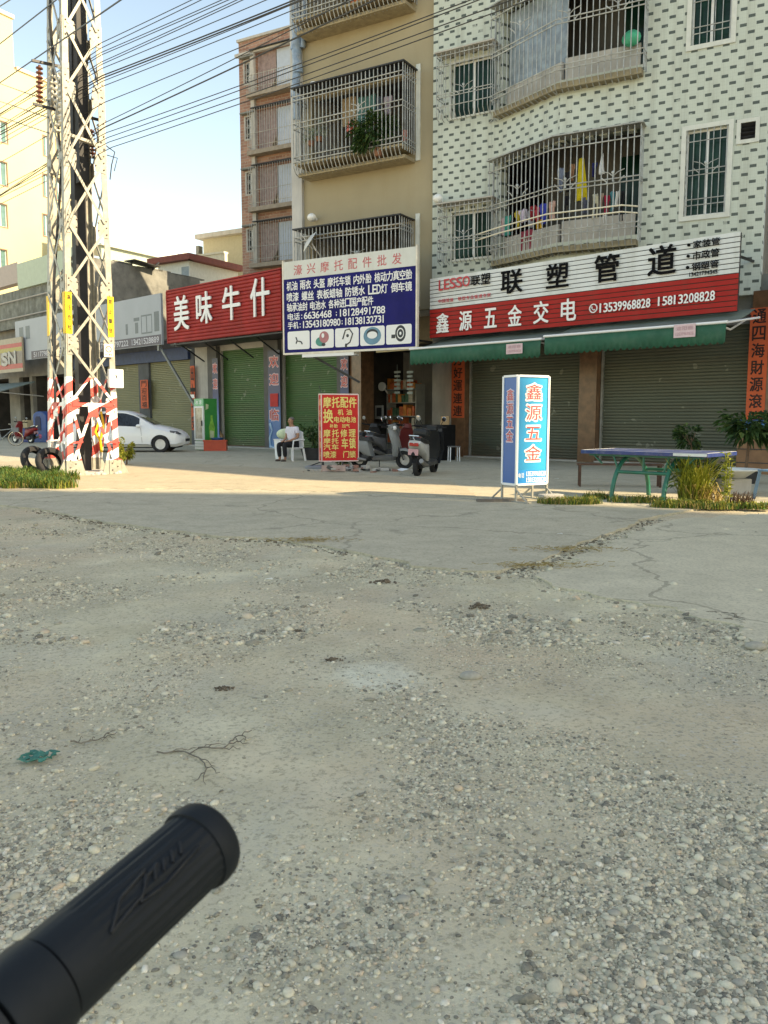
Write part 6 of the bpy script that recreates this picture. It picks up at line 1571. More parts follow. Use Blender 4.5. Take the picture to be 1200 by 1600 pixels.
# ------------------------------------------------------------------ lamps and dish on the walls
def wall_lamp(F, px_, py_, label):
    a, z = F.at(px_, py_, .12); t = thing('wall_lamp', label, 'lamp', F.w(a, 0, z), F.rot)
    MB().lathe([(.05, 0), (.05, .14), (.09, .18)], (0, 0, -.02), (0, -1, 0), 12).build('bracket', WHITEP, t)
    MB().ball((0, -.26, 0), (.15, .14, .13), 14, 10).build('globe', P('milk_glass', (.72, .70, .64), .3, var=.03), t, smooth=60)
wall_lamp(Bg, 494, 136, 'round white lamp on the beige wall above the middle caged balcony'); wall_lamp(Bg, 491, 341, 'round white lamp on the beige wall beside the lowest balcony'); wall_lamp(W1, 687, 312, 'round white lamp on the tiled wall beside the lower window cage')
a, z = Bg.at(486, 380, 1.15); t = thing('satellite_dish', 'grey satellite dish on a bracket above the blue billboard', 'satellite dish', Bg.w(a, 1.15, z - .2), Bg.rot)
m = MB(); m.lathe([(.001, .10), (.2, .07), (.36, .0), (.37, -.005), (.2, .055), (.001, .085)], (-.05, 0, .25), (-.55, -.55, .5), 22); m.build('dish', P('grey_dish', (.42, .42, .40), .5), t, smooth=50)
MB().tube([(0, .05, .2), (.1, .1, 0), (.1, .5, -.2)], .025, 6).tube([(-.2, -.25, .45), (.05, .0, .02)], .012, 5).build('mount', P('pale_mount_steel', (.45, .44, .42), .5), t)

# ------------------------------------------------------------------ leaves and grass
def leaf_mat(name, lo, hi, tip=None):
    if name in _mats: return _mats[name]
    t = NT(name); g = t.n('ShaderNodeNewGeometry')
    c = t.ramp(g.outputs['Random Per Island'], [(0., lo), (.75, hi), (1., tip or hi)])
    t.col(c); t.set(.55, spec=.3)
    t.b.inputs['Subsurface Weight'].default_value = 0.
    tr = t.n('ShaderNodeBsdfTranslucent'); t.l(c, tr.inputs['Color']); mx = t.n('ShaderNodeMixShader'); mx.inputs[0].default_value = .3
    out = [n for n in t.t.nodes if n.type == 'OUTPUT_MATERIAL'][0]
    t.l(t.b.outputs[0], mx.inputs[1]); t.l(tr.outputs[0], mx.inputs[2]); t.l(mx.outputs[0], out.inputs[0])
    _mats[name] = t.m; return t.m
def leaf(m, p, d, L, w, droop=.3):
    d = Vector(d).normalized(); s = d.cross(Vector((0, 0, 1)))
    s = s.normalized() if s.length > .05 else Vector((1, 0, 0))
    s = (Matrix.Rotation(random.uniform(-.9, .9), 3, d) @ s) * w
    a = Vector(p); b = a + d * L * .5; c = a + d * L + Vector((0, 0, -droop * L))
    m._add([a, b + s, c, b - s], [(0, 1, 2, 3)])
def crown(m, c, r, n, L, w, clumps=10, droop=.35, seed=1, flat=1.):
    rnd = random.Random(seed)
    cl = []
    for k in range(clumps):
        v = Vector((rnd.gauss(0, 1), rnd.gauss(0, 1), rnd.gauss(0, .8))).normalized() * (rnd.random() ** .5)
        cl.append((Vector(c) + Vector((v.x * r[0], v.y * r[1], v.z * r[2])), rnd.uniform(.25, .5)))
    random.seed(seed)
    for i in range(n):
        cc, rr = rnd.choice(cl)
        v = Vector((rnd.gauss(0, 1), rnd.gauss(0, 1), rnd.gauss(0, 1))).normalized() * (rnd.random() ** .4) * rr
        p = cc + Vector((v.x * r[0], v.y * r[1], v.z * r[2]))
        d = (p - Vector(c)) + Vector((rnd.gauss(0, .2), rnd.gauss(0, .2), rnd.gauss(.05, .2))) * max(r)
        leaf(m, p, d, L * rnd.uniform(.6, 1.3), w * rnd.uniform(.7, 1.2), droop)
    return cl
BARK = P('bark', (.13, .075, .045), .85, var=.3, vs=12)
LDARK = leaf_mat('dark_leaves', (.012, .035, .010), (.04, .085, .022), (.10, .14, .04))
LMID = leaf_mat('mid_leaves', (.03, .075, .018), (.08, .15, .03), (.16, .20, .05))
LYEL = leaf_mat('yellow_green_leaves', (.12, .15, .02), (.25, .26, .04), (.36, .32, .07))
LDRY = leaf_mat('dry_blades', (.22, .15, .05), (.36, .27, .10), (.42, .34, .16))
def plant(name, label, cat, loc, crown_c, r, n, L, w, mat, trunk=None, pot=None, clumps=10, seed=1, droop=.35):
    t = thing(name, label, cat, loc)
    m = MB(); cl = crown(m, crown_c, r, n, L, w, clumps, droop, seed); m.build('leaves', mat, t)
    if trunk:
        m = MB(); base = Vector((0, 0, trunk[0])); top = Vector(crown_c)
        m.tube([base, base.lerp(top, .5) + Vector((.02, .01, 0)), top], [trunk[1], trunk[1]*.8, trunk[1]*.4], 7)
        for c, rr in cl[:7]: m.tube([base.lerp(top, .75), c], [trunk[1]*.4, trunk[1]*.15], 5)
        m.build('trunk', BARK, t)
    if pot:
        pr_, ph, pm = pot
        MB().lathe([(pr_*.7, 0), (pr_, ph*.92), (pr_*1.08, ph*.93), (pr_*1.08, ph), (pr_*.95, ph), (pr_*.9, ph*.9), (.001, ph*.9)], (0, 0, 0), (0, 0, 1), 18).build('pot', pm, t, smooth=40)
    return t
q = ground(194, 728); plant('shrub', 'yellow green shrub beside the right foot of the lattice tower', 'shrub', (q.x, q.y + .2, 0), (0, 0, .42), (.22, .22, .34), 900, .07, .022, LYEL, (0, .025), seed=3)
GPOT = P('dark_grey_pot', (.03, .03, .032), .7, var=.3); TPOT = P('clay_pot', (.22, .10, .06), .8, var=.2)
q = ground(487, 720); plant('potted_plant', 'leafy plant in a wide dark pot beside the seated man', 'plant', (q.x, q.y + .35, 0), (-.05, 0, .78), (.33, .3, .42), 260, .16, .035, LDARK, (.3, .014), (.36, .36, GPOT), 9, 5)
q = ground(533, 730); plant('weed', 'green weed growing from the rubble under the red sign', 'plant', (q.x, q.y + .1, .1), (0, 0, .12), (.36, .12, .18), 420, .10, .012, LMID, None, None, 12, 7, .1)
q = ground(1164, 756); plant('potted_tree', 'small broad leaved tree in a pot in front of the tall right couplet banner', 'tree', (q.x, q.y, 0), (.02, 0, 1.10), (.50, .46, .44), 520, .17, .045, LDARK, (.2, .032), (.24, .26, GPOT), 14, 9, .45)
q = ground(1086, 752); plant('potted_bush', 'round dark bush in a pot behind the table tennis table', 'plant', (q.x, q.y + .3, 0), (0, 0, .86), (.32, .3, .22), 420, .11, .03, LDARK, (.25, .02), (.2, .3, TPOT), 10, 11)
q = ground(1108, 775); plant('weed', 'dark broad leaved weeds behind the tall yellow grass', 'plant', (q.x, q.y + .35, 0), (0, 0, .34), (.42, .25, .34), 420, .12, .03, LDARK, (0, .01), None, 12, 13)
def blades(m, pts, n, h, w, lean, seed):
    rnd = random.Random(seed)
    for i in range(n):
        x, y = pts(rnd); a = rnd.random() * 2 * PI; hh = h * rnd.uniform(.35, 1.1); l = lean * rnd.uniform(.2, 1.2) * hh; ww = w * rnd.uniform(.6, 1.3)
        dx, dy = math.cos(a), math.sin(a); sx, sy = -dy * ww, dx * ww
        z0 = 0.
        P_ = []
        for f in (0., .4, .75):
            k = 1 - f * .6; P_ += [(x + dx*l*f*f + sx*k, y + dy*l*f*f + sy*k, z0 + hh*(f - .12*lean*f*f)), (x + dx*l*f*f - sx*k, y + dy*l*f*f - sy*k, z0 + hh*(f - .12*lean*f*f))]
        P_.append((x + dx*l, y + dy*l, z0 + hh*(1 - .35*lean)))
        m._add(P_, [(0,1,3,2), (2,3,5,4), (4,5,6)])
    return m
el = lambda cx, cy, rx, ry: (lambda rnd: (lambda a, r: (cx + rx*r*math.cos(a), cy + ry*r*math.sin(a)))(rnd.random()*2*PI, rnd.random()**.6))
q = ground(1088, 790); t = thing('grass_clump', 'tall sunlit yellow grass clump at the right end of the table tennis table', 'grass', (q.x, q.y + .1, .01))
blades(MB(), el(0, 0, .22, .18), 340, .92, .010, .75, 4).build('green_blades', LYEL, t); blades(MB(), el(.12, -.05, .30, .16), 260, .42, .008, .9, 5).build('dry_blades', LDRY, t)
q = ground(1137, 798); t = thing('tall_weed', 'upright leafy yellow green weed to the right of the tall grass clump', 'plant', (q.x, q.y + .1, .01))
m = MB(); st_ = MB(); random.seed(17)
for k in range(4):
    x, y = random.uniform(-.08, .08), random.uniform(-.05, .05); h = random.uniform(.5, .78)
    st_.tube([(x, y, 0), (x + .02, y, h*.5), (x + random.uniform(-.04, .04), y, h)], .006, 5)
    for j in range(34): z = h * random.uniform(.25, 1.02); a = random.random()*6.3; leaf(m, (x + .01, y, z), (math.cos(a), math.sin(a), .5), random.uniform(.05, .11), .016, .3)
m.build('leaves', LYEL, t); st_.build('stem', LYEL, t)
q = ground(1150, 796); t = thing('dry_bush', 'brown dry bush below the white basin', 'plant', (q.x + .1, q.y + .15, .01)); blades(MB(), el(0, 0, .2, .12), 260, .28, .006, .6, 8).build('twigs', leaf_mat('brown_twigs', (.05, .03, .02), (.13, .08, .05)), t)
def ground_cover(name, label, areas, mats, group=None):
    for i, (mat_, nscale, h, w) in enumerate(mats):
        m = MB(); s_ = 31 + i
        for (px, py, rx, ry, n) in areas:
            q = ground(px, py); mm = MB(); blades(mm, el(q.x, q.y, rx, ry), int(n * nscale), h, w, .8, s_ + int(px)); m._add([(a, b, c + .015) for a, b, c in mm.v], mm.f)
        o = m.build(name, mat_); tagit(o, label if i == 0 else label.replace('green', 'dry yellowish'), 'grass', None, 'stuff')
ra = [(ground(px, py), px, py) for px, py in ((905, 785),)]
ground_cover('grass', 'low green grass and weeds round the legs of the table tennis table', [(890, 788, .48, .22, 700), (1000, 786, .5, .2, 350), (1065, 794, .45, .18, 700), (1120, 796, .40, .16, 500), (935, 780, .25, .2, 200), (1185, 797, .18, .12, 250)],
             [(LMID, 1., .12, .006), (LDRY, .45, .13, .005), (LYEL, .35, .16, .006)])
m = MB(); random.seed(23)
for (px, py, n) in ((1075, 792, 90), (1110, 795, 60), (1185, 797, 50), (1060, 790, 50)):
    q = ground(px, py)
    for k in range(n):
        a = random.random()*6.3; leaf(m, (q.x + random.gauss(0, .16), q.y + random.gauss(0, .08), random.uniform(.02, .10)), (math.cos(a), math.sin(a), .3), random.uniform(.05, .10), .025, .2)
tagit(m.build('ground_leaves', LMID), 'broad green ground leaves among the weeds at the right', 'weeds', None, 'stuff')
ground_cover('grass', 'low green grass along the lit kerb beside the tower', [(random.Random(k).uniform(-40, 100), random.Random(k + 50).uniform(741, 764), random.Random(k + 9).uniform(.15, .5), random.Random(k + 3).uniform(.1, .4), random.Random(k + 5).randint(60, 420)) for k in range(24)],
             [(LMID, 1., .26, .008), (LYEL, .5, .20, .007), (LDRY, .5, .18, .005)])
pc = Fb; a, z = pc.at(372, 398, 3.0); plant('potted_bush', 'small round bush on the terrace wall of the beige flat roofed house', 'plant', pc.w(a, 3.05, zt_ + .15), (0, 0, .5), (.65, .5, .6), 420, .22, .07, LDARK, None, None, 9, 15)
a, z = Bg.at(598, 232, .45)
plant('balcony_plant', 'bushy green plant spilling through the middle balcony cage', 'plant', Bg.w(a, .72, mid[2] - .2), (0, 0, .75), (.80, .42, .75), 1700, .17, .035, LDARK, (0, .02), (.16, .22, TPOT), 16, 19, .5)
for px_, py_, s_ in ((490, 215, 41), (503, 208, 42)):
    a, z = Bg.at(px_, py_, .45)
    plant('balcony_plant', ('pale' if s_ == 41 else 'grey green') + ' small plant in the middle balcony cage, ' + ('at its left end' if s_ == 41 else 'second from its left end'), 'plant', Bg.w(a, .6, z - .3), (0, 0, .35), (.2, .2, .25), 90, .14, .03, leaf_mat('pale_leaves', (.16, .2, .14), (.34, .38, .30)), (0, .01), (.12, .14, TPOT), 6, s_)
# ------------------------------------------------------------------ washing on the balconies
def cloth(label, cat, F, px, pt, pb, wpx, c, kind='shirt', d=.12, name='garment', group='washing hung in the caged balconies'):
    (a, z1), (_, z0) = F.at(px, pt, d), F.at(px, pb, d); w = abs(F.at(px + wpx / 2, pt, d)[0] - F.at(px - wpx / 2, pt, d)[0])
    h = z1 - z0; m = MB(); nx, nz = 8, 8; rnd = random.Random(int(px * 7 + pt)); ph = rnd.random() * 6
    V = []
    for j in range(nz + 1):
        v = j / nz
        if kind == 'shirt': k = 1. if v < .3 else .68
        elif kind == 'dress': k = .35 + .65 * v
        elif kind == 'trousers': k = .85
        else: k = 1.
        for i in range(nx + 1):
            u = i / nx - .5; V.append((u * w * k + .01 * math.sin(v * 5 + ph), .035 * math.sin(u * 9 + ph + v) + .02 * v, -h * v - (.08 * h * abs(u) if kind == 'shirt' and v < .3 else 0)))
    Fs = [(j*(nx+1)+i, (j+1)*(nx+1)+i, (j+1)*(nx+1)+i+1, j*(nx+1)+i+1) for j in range(nz) for i in range(nx) if not (kind == 'trousers' and j > 2 and i in (3, 4))]
    m._add(V, Fs)
    o = m.build(name, P('cloth_%d_%d_%d' % tuple(int(x * 255) for x in c), c, .85, var=.12, vs=9), smooth=60); o.location = F.w(a, d, z1); o.rotation_euler = (0, 0, F.rot)
    s_ = o.modifiers.new('s', 'SOLIDIFY'); s_.thickness = .008
    tagit(o, label, cat, group)
W = lambda px: W2 if px < 872 else W3
for args in (('pale pink shirt at the left end of the lower balcony washing', 784, 341, 368, 8, (.55, .38, .40)), ('teal shirt beside the pale pink one in the lower balcony', 793, 337, 368, 13, (.02, .24, .20)),
             ('dull yellow top right of the teal shirt', 808, 330, 356, 10, (.42, .33, .04)), ('pale lilac shirt between the yellow and grey tops', 817, 327, 347, 11, (.50, .44, .56)),
             ('grey shirt beside the dark red one', 828, 328, 356, 9, (.25, .24, .27)), ('dark red shirt next to the blue shirt', 833, 321, 344, 9, (.22, .012, .02)),
             ('rose red shirt overlapping the dark red one', 839, 323, 347, 7, (.40, .05, .07)), ('bright blue shirt in the middle of the bent balcony', 848, 318, 350, 15, (.02, .04, .32)),
             ('orange yellow shorts under the blue shirt', 843, 344, 357, 10, (.50, .28, .02)), ('pinkish beige vest right of the blue shirt', 863, 314, 344, 9, (.48, .30, .26)),
             ('red trousers hanging low at the left of the lower balcony', 823, 360, 392, 22, (.24, .03, .05))):
    cloth(args[0], 'clothing', W2, *args[1:], kind='trousers' if 'trousers' in args[0] or 'shorts' in args[0] else 'shirt', d=-.05)
for lab, px, pt, pb, w, c, k in (('black trousers near the bend of the lower balcony', 886, 306, 345, 12, (.008, .008, .012), 'trousers'), ('brown patterned top hung high beside the yellow towel', 894, 256, 282, 9, (.28, .15, .09), 'shirt'),
             ('long yellow towel hung high in the lower balcony', 909, 247, 313, 20, (.50, .40, .02), 'dress'), ('navy shirt hung high right of the yellow towel', 929, 254, 276, 9, (.012, .016, .10), 'shirt'),
             ('white cloth hung high near the right of the lower balcony', 941, 240, 272, 9, (.62, .63, .66), 'dress'), ('cream trousers right of the patterned shirt', 930, 303, 342, 11, (.50, .48, .38), 'trousers'),
             ('navy patterned shirt below the yellow towel', 915, 308, 334, 12, (.07, .08, .12), 'shirt'), ('beige vest between cream trousers and red shirt', 940, 302, 322, 6, (.46, .36, .30), 'shirt'),
             ('deep red shirt near the right end of the lower balcony', 948, 305, 335, 10, (.30, .01, .04), 'shirt'), ('white shorts under the deep red shirt', 946, 333, 350, 7, (.62, .62, .62), 'trousers'),
             ('teal top at the right end of the lower balcony', 957, 299, 330, 8, (.04, .20, .24), 'shirt'), ('white towel at the right end of the lower balcony', 964, 299, 323, 5, (.65, .66, .66), 'towel'),
             ('black top at the far right end of the lower balcony', 972, 298, 345, 9, (.01, .012, .016), 'shirt'), ('grey blue shirt hung high left of the yellow towel', 876, 262, 300, 12, (.16, .19, .26), 'shirt'),
             ('dark jacket hung high at the bend of the lower balcony', 888, 268, 300, 10, (.012, .012, .015), 'shirt')):
    cloth(lab, 'clothing', W3, px, pt, pb, w, c, k, d=-.05)
for lab, px, pt, pb, w, c, k in (('tan striped curtain in the middle caged balcony', 545, 152, 196, 22, (.30, .22, .14), 'towel'), ('teal and grey curtain in the middle caged balcony', 572, 150, 190, 30, (.05, .16, .17), 'towel'),
             ('dark blue cloth hung right of the teal curtain', 590, 150, 185, 12, (.05, .07, .11), 'shirt'), ('grey pink shirt near the right side of the middle balcony', 606, 150, 178, 14, (.26, .21, .24), 'shirt'),
             ('faded red cloth at the right end of the middle balcony', 633, 203, 220, 9, (.32, .09, .06), 'towel')):
    cloth(lab, 'clothing', Bg, px, pt, pb, w, c, k, d=-.3 if 'curtain' in lab else .4)
for lab, px, pt, pb, w, c in (('orange cloth in the top balcony cage of the beige building', 556, -2, 14, 14, (.45, .10, .03)), ('purple grey cloth in the top balcony cage of the beige building', 600, -8, 8, 24, (.12, .10, .16)), ('dark coat in the top balcony cage of the beige building', 585, -20, 10, 12, (.03, .04, .05))):
    cloth(lab, 'clothing', Bg, px, pt, pb, w, c, 'shirt', d=.3)
a, z = Bg.at(545, 202, .5); t = thing('bucket', 'red and white bucket in the middle caged balcony', 'bucket', Bg.w(a, .5, z - .1), Bg.rot)
MB().lathe([(.10, 0), (.15, .3), (.14, .3), (.09, .02), (.001, .02)], (0, 0, 0), (.5, .0, .8), 14).build('shell', P('red_white_bucket', (.45, .09, .07), .5, var=.5, vs=9), t)
a, z = W3.at(993, 48, .1); t = thing('plastic_bag', 'green plastic bag hanging at the right end of the upper tiled balcony', 'bag', W3.w(a - .1, .08, z - .15), W3.rot)
MB().ball((0, 0, 0), (.24, .12, .20), 10, 8).build('bag', P('green_plastic_bag', (.02, .30, .17), .5, var=.3, vs=6), t, smooth=60)

# ------------------------------------------------------------------ the seated man
def skin_obj(name, pts, edges, rad, mat, parent, root=0, lv=2):
    me = bpy.data.meshes.new(name); me.from_pydata([tuple(p) for p in pts], edges, []); me.materials.append(mat)
    o = bpy.data.objects.new(name, me); COL.objects.link(o); o.parent = parent
    s_ = o.modifiers.new('Skin', 'SKIN'); s_.use_smooth_shade = True
    for i, r in enumerate(rad):
        d = me.skin_vertices[0].data[i]; d.radius = r if isinstance(r, tuple) else (r, r); d.use_root = (i == root)
    b = o.modifiers.new('Sub', 'SUBSURF'); b.levels = lv; b.render_levels = lv
    bpy.context.view_layer.update(); apply_mods(o)
    o.data.polygons.foreach_set('use_smooth', [True] * len(o.data.polygons)); return o
q = ground(452, 722)
man = thing('person', 'elderly man in a white shirt and black trousers sitting on a white chair', 'person', (q.x + .02, q.y + .5, 0), math.radians(-38))
SKIN = P('skin', (.30, .155, .095), .55, var=.08)
pts, ed, rad = [], [], []
def node(p, r, par=None):
    pts.append(Vector(p)); rad.append(r)
    if par is not None: ed.append((par, len(pts) - 1))
    return len(pts) - 1
pel = node((0, .02, .50), (.15, .11)); sp = node((0, .05, .70), (.14, .10), pel); ch = node((0, .03, .90), (.155, .105), sp); nk = node((0, .0, 1.03), (.055, .055), ch)
hd0 = node((0, -.02, 1.09), (.062, .068), nk); hd1 = node((0, -.03, 1.17), (.075, .092), hd0); hd2 = node((0, -.02, 1.25), (.065, .078), hd1)
for s in (-1, 1):
    sh = node((s*.17, .03, .95), .062, ch); el_ = node((s*.235, .03, .70), .045, sh); wr = node((s*.12, -.20, .60), .030, el_); pa = node((s*.085, -.265, .585), (.036, .020), wr)
    for k in range(4):
        f1 = node((s*(.10 - .020*k), -.315, .578), .010, pa); node((s*(.095 - .020*k), -.345 + .006*abs(k - 1.5), .560), .008, f1)
    th = node((s*.045, -.265, .592), .011, pa); node((s*.03, -.295, .585), .009, th)
    hp = node((s*.09, -.02, .49), .082, pel); kn = node((s*.12, -.42, .50), .060, hp); an = node((s*.11, -.38, .09), .038, kn); he = node((s*.11, -.40, .05), .036, an); node((s*.12, -.52, .035), .026, he)
skin_obj('body', pts, ed, rad, SKIN, man)
m = MB()
for s in (-1, 1):
    m.ball((s*.030, -.112, 1.175), (.010, .006, .007), 8, 6)
m.build('eyes', INK, man)
m = MB().ball((0, -.128, 1.15), (.014, .020, .020), 8, 6)
for s in (-1, 1): m.ball((s*.078, -.02, 1.16), (.010, .02, .028), 8, 6)
m.build('nose_and_ears', SKIN, man, smooth=60)
MB().ball((0, -.112, 1.115), (.024, .008, .005), 8, 5).build('mouth', P('lips', (.20, .08, .06)), man)
m = MB().ball((0, .008, 1.215), (.082, .085, .062), 14, 8); m.build('hair', P('grey_hair', (.10, .09, .085), .8, var=.3, vs=30), man, smooth=60)
SHIRT = P('white_shirt_cloth', (.56, .54, .60), .85, var=.06, vs=14)
pts, ed, rad = [], [], []
a0 = node((0, .02, .50), (.175, .13)); a1 = node((0, .05, .70), (.165, .122), a0); a2 = node((0, .03, .90), (.175, .122), a1); node((0, .01, .985), (.085, .08), a2)
for s in (-1, 1): b1 = node((s*.17, .03, .95), .078, a2); node((s*.215, .03, .79), .070, b1)
skin_obj('shirt', pts, ed, rad, SHIRT, man)
pts, ed, rad = [], [], []
a0 = node((0, .02, .48), (.165, .125))
for s in (-1, 1): b1 = node((s*.09, -.03, .49), .095, a0); b2 = node((s*.12, -.42, .50), .076, b1); node((s*.11, -.385, .12), .060, b2)
skin_obj('trousers', pts, ed, rad, P('black_trousers', (.010, .010, .012), .9, var=.2), man)
for s in (-1, 1): MB().ball((s*.115, -.455, .035), (.045, .105, .035), 10, 7).build('shoe', P('brown_shoes', (.07, .05, .04), .7), man, smooth=60)
chr_ = thing('plastic_chair', 'white plastic armchair the old man sits on', 'chair', man.location, man.rotation_euler.z)
MB().box(-.24, .24, -.20, .24, .37, .40).build('seat', WHITEP, chr_, bevel=.012)
MB().prism([(-.24, .40), (.24, .40), (.21, .84), (.1, .88), (-.1, .88), (-.21, .84)], .24, .27).build('backrest', WHITEP, chr_, bevel=.008)
for s in (-1, 1):
    for y in (-.2, .24): MB().bar((s*.23, y, .37), (s*.27, y*1.2, 0), .045, .04).build('leg', WHITEP, chr_)
    MB().tube([(s*.26, .25, .62), (s*.28, .0, .62), (s*.27, -.2, .60), (s*.25, -.22, .38)], .022, 8).build('armrest', WHITEP, chr_, smooth=50)
q = ground(441, 718); bk = thing('bucket', 'white plastic tub standing left of the seated man', 'tub', (q.x - .05, q.y + .35, 0), 0)
MB().lathe([(.20, 0), (.24, .58), (.26, .6), (.25, .61), (.21, .57), (.18, .03), (.001, .03)], (0, 0, 0), (0, 0, 1), 18).build('shell', WHITEP, bk, smooth=40)
bg_ = thing('plastic_bag', 'pale green and white bag lying on the white tub beside the man', 'bag', (q.x + .05, q.y + .35, .60), .2)
MB().ball((0, 0, .16), (.26, .16, .17), 12, 8).build('bag', P('pale_green_bag', (.48, .54, .36), .6, var=.3, vs=6), bg_, smooth=60)

# ------------------------------------------------------------------ the handlebar grip close to the lens
RUB = NT('black_rubber'); RUB.col((.0075, .010, .0125)); RUB.set(.6, spec=.22); RUB.bump(RUB.noise(350, 3), .15, .0006)
def along(px, py, dist):
    r = Vector(ray(px, py)).normalized(); return Vector((0, 0, CAMH)) + r * dist
A_, E_ = along(324, 1312, .345), along(74, 1534, .308)
ax = (A_ - E_).normalized(); Rg = .0150
gt = thing('handlebar', 'black rubber handlebar grip reaching in from the lower left corner', 'handlebar', E_)
x_ = ax.cross(Vector((0, 0, 1))).normalized(); y_ = x_.cross(ax)
Lg = (A_ - E_).length; NS = 96
def grip_pt(h, a, r): return ax * h + (x_ * math.cos(a) + y_ * math.sin(a)) * r
def ring_surface(prof, rib=0., n=NS):
    V = []
    for r, h, rb in prof:
        for j in range(n):
            a = 2*PI*j/n; V.append(grip_pt(h, a, r + (rb * (.5 + .5*math.cos(a*26)) if rb else 0)))
    k = len(prof)
    return V, [(i*n+j, i*n+(j+1) % n, (i+1)*n+(j+1) % n, (i+1)*n+j) for i in range(k-1) for j in range(n)] + [tuple(range(n-1, -1, -1)), tuple((k-1)*n+j for j in range(n))]
m = MB(); m._add(*ring_surface([(Rg*.98, .0, 0), (Rg*1.0, .002, 0), (Rg*1.0, .012, 0), (Rg*.985, .016, -.0007), (Rg*.985, Lg*.55, -.0007), (Rg*.985, Lg - .010, -.0007), (Rg*1.0, Lg - .007, 0)])); m.build('grip', RUB.m, gt, smooth=40)
m = MB(); R2 = Rg * 1.075
m._add(*ring_surface([(Rg*.9, Lg - .0085, 0), (R2*.97, Lg - .0080, 0), (R2, Lg - .0065, 0), (R2, Lg - .0035, 0), (R2*.97, Lg - .0005, 0), (R2*.90, Lg + .0015, 0), (R2*.75, Lg + .003, 0), (R2*.2, Lg + .004, 0)])); m.build('end_flange', RUB.m, gt, smooth=40)
m = MB(); m._add(*ring_surface([(Rg*1.0, -.019, 0), (Rg*1.04, -.018, 0), (Rg*1.05, -.014, 0), (Rg*1.05, -.004, 0), (Rg*1.03, -.001, 0), (Rg*.9, -.0005, 0)])); m.build('collar', RUB.m, gt, smooth=40)
m = MB(); m._add(*ring_surface([(Rg*1.0, -.16, 0), (Rg*1.10, -.15, 0), (Rg*1.10, -.034, 0), (Rg*1.06, -.023, 0), (Rg*1.0, -.0205, 0)])); m.build('switch_housing', P('housing_plastic', (.009, .011, .013), .5, var=.1, vs=40), gt, smooth=40)
m = MB()                                             # raised chevrons and arrow lines moulded into the rubber
view = (Vector((0, 0, CAMH)) - (A_ + E_) / 2); a0 = math.atan2(view.dot(y_), view.dot(x_))
def line_on(pts, r=.0006): m.tube([grip_pt(h * Lg, a0 + a, Rg * .995) for h, a in pts], r, 6)
for poly in ([(.22, -.12), (.34, .30), (.52, .42), (.44, .05), (.22, -.12)], [(.40, -.06), (.50, .28), (.58, .36)], [(.40, -.06), (.56, -.12), (.80, .02)], [(.62, .36), (.58, .12)], [(.68, .38), (.64, .14)], [(.74, .40), (.70, .16)], [(.56, .34), (.52, .10)]): 
    dense = []
    for (h0, b0), (h1, b1) in zip(poly, poly[1:]): dense += [(h0 + (h1-h0)*k/5, b0 + (b1-b0)*k/5) for k in range(5)]
    dense.append(poly[-1]); line_on(dense)
m.build('moulded_pattern', P('rubber_ridge', (.004, .005, .006), .6, var=.1), gt, smooth=60)

# ------------------------------------------------------------------ loose stones, twigs and litter on the yard
def ico():
    bm = bmesh.new(); bmesh.ops.create_icosphere(bm, subdivisions=1, radius=1); v = np.array([p.co[:] for p in bm.verts]); f = np.array([[q.index for q in p.verts] for p in bm.faces]); bm.free()
    bm = bmesh.new(); bmesh.ops.create_icosphere(bm, subdivisions=2, radius=1); v2 = np.array([p.co[:] for p in bm.verts]); f2 = np.array([[q.index for q in p.verts] for p in bm.faces]); bm.free()
    return (v, f), (v2, f2)
ICO1, ICO2 = ico()
def pebble_mat(name):
    t = NT(name); g = t.n('ShaderNodeNewGeometry'); r = g.outputs['Random Per Island']
    c = t.ramp(r, [(0., (.10, .095, .08)), (.22, (.24, .225, .175)), (.45, (.39, .36, .27)), (.65, (.47, .43, .325)), (.85, (.53, .495, .38)), (.95, (.44, .34, .24)), (1., (.60, .56, .46))])
    n = t.noise(160, 3, .6); c = t.mix(t.ramp(n, [(.35, .35), (.6, 0.)]), c, (.34, .305, .225)); t.col(c); t.set(.85, spec=.3)
    t.bump(t.noise(220, 3), .25, .002); return t.m
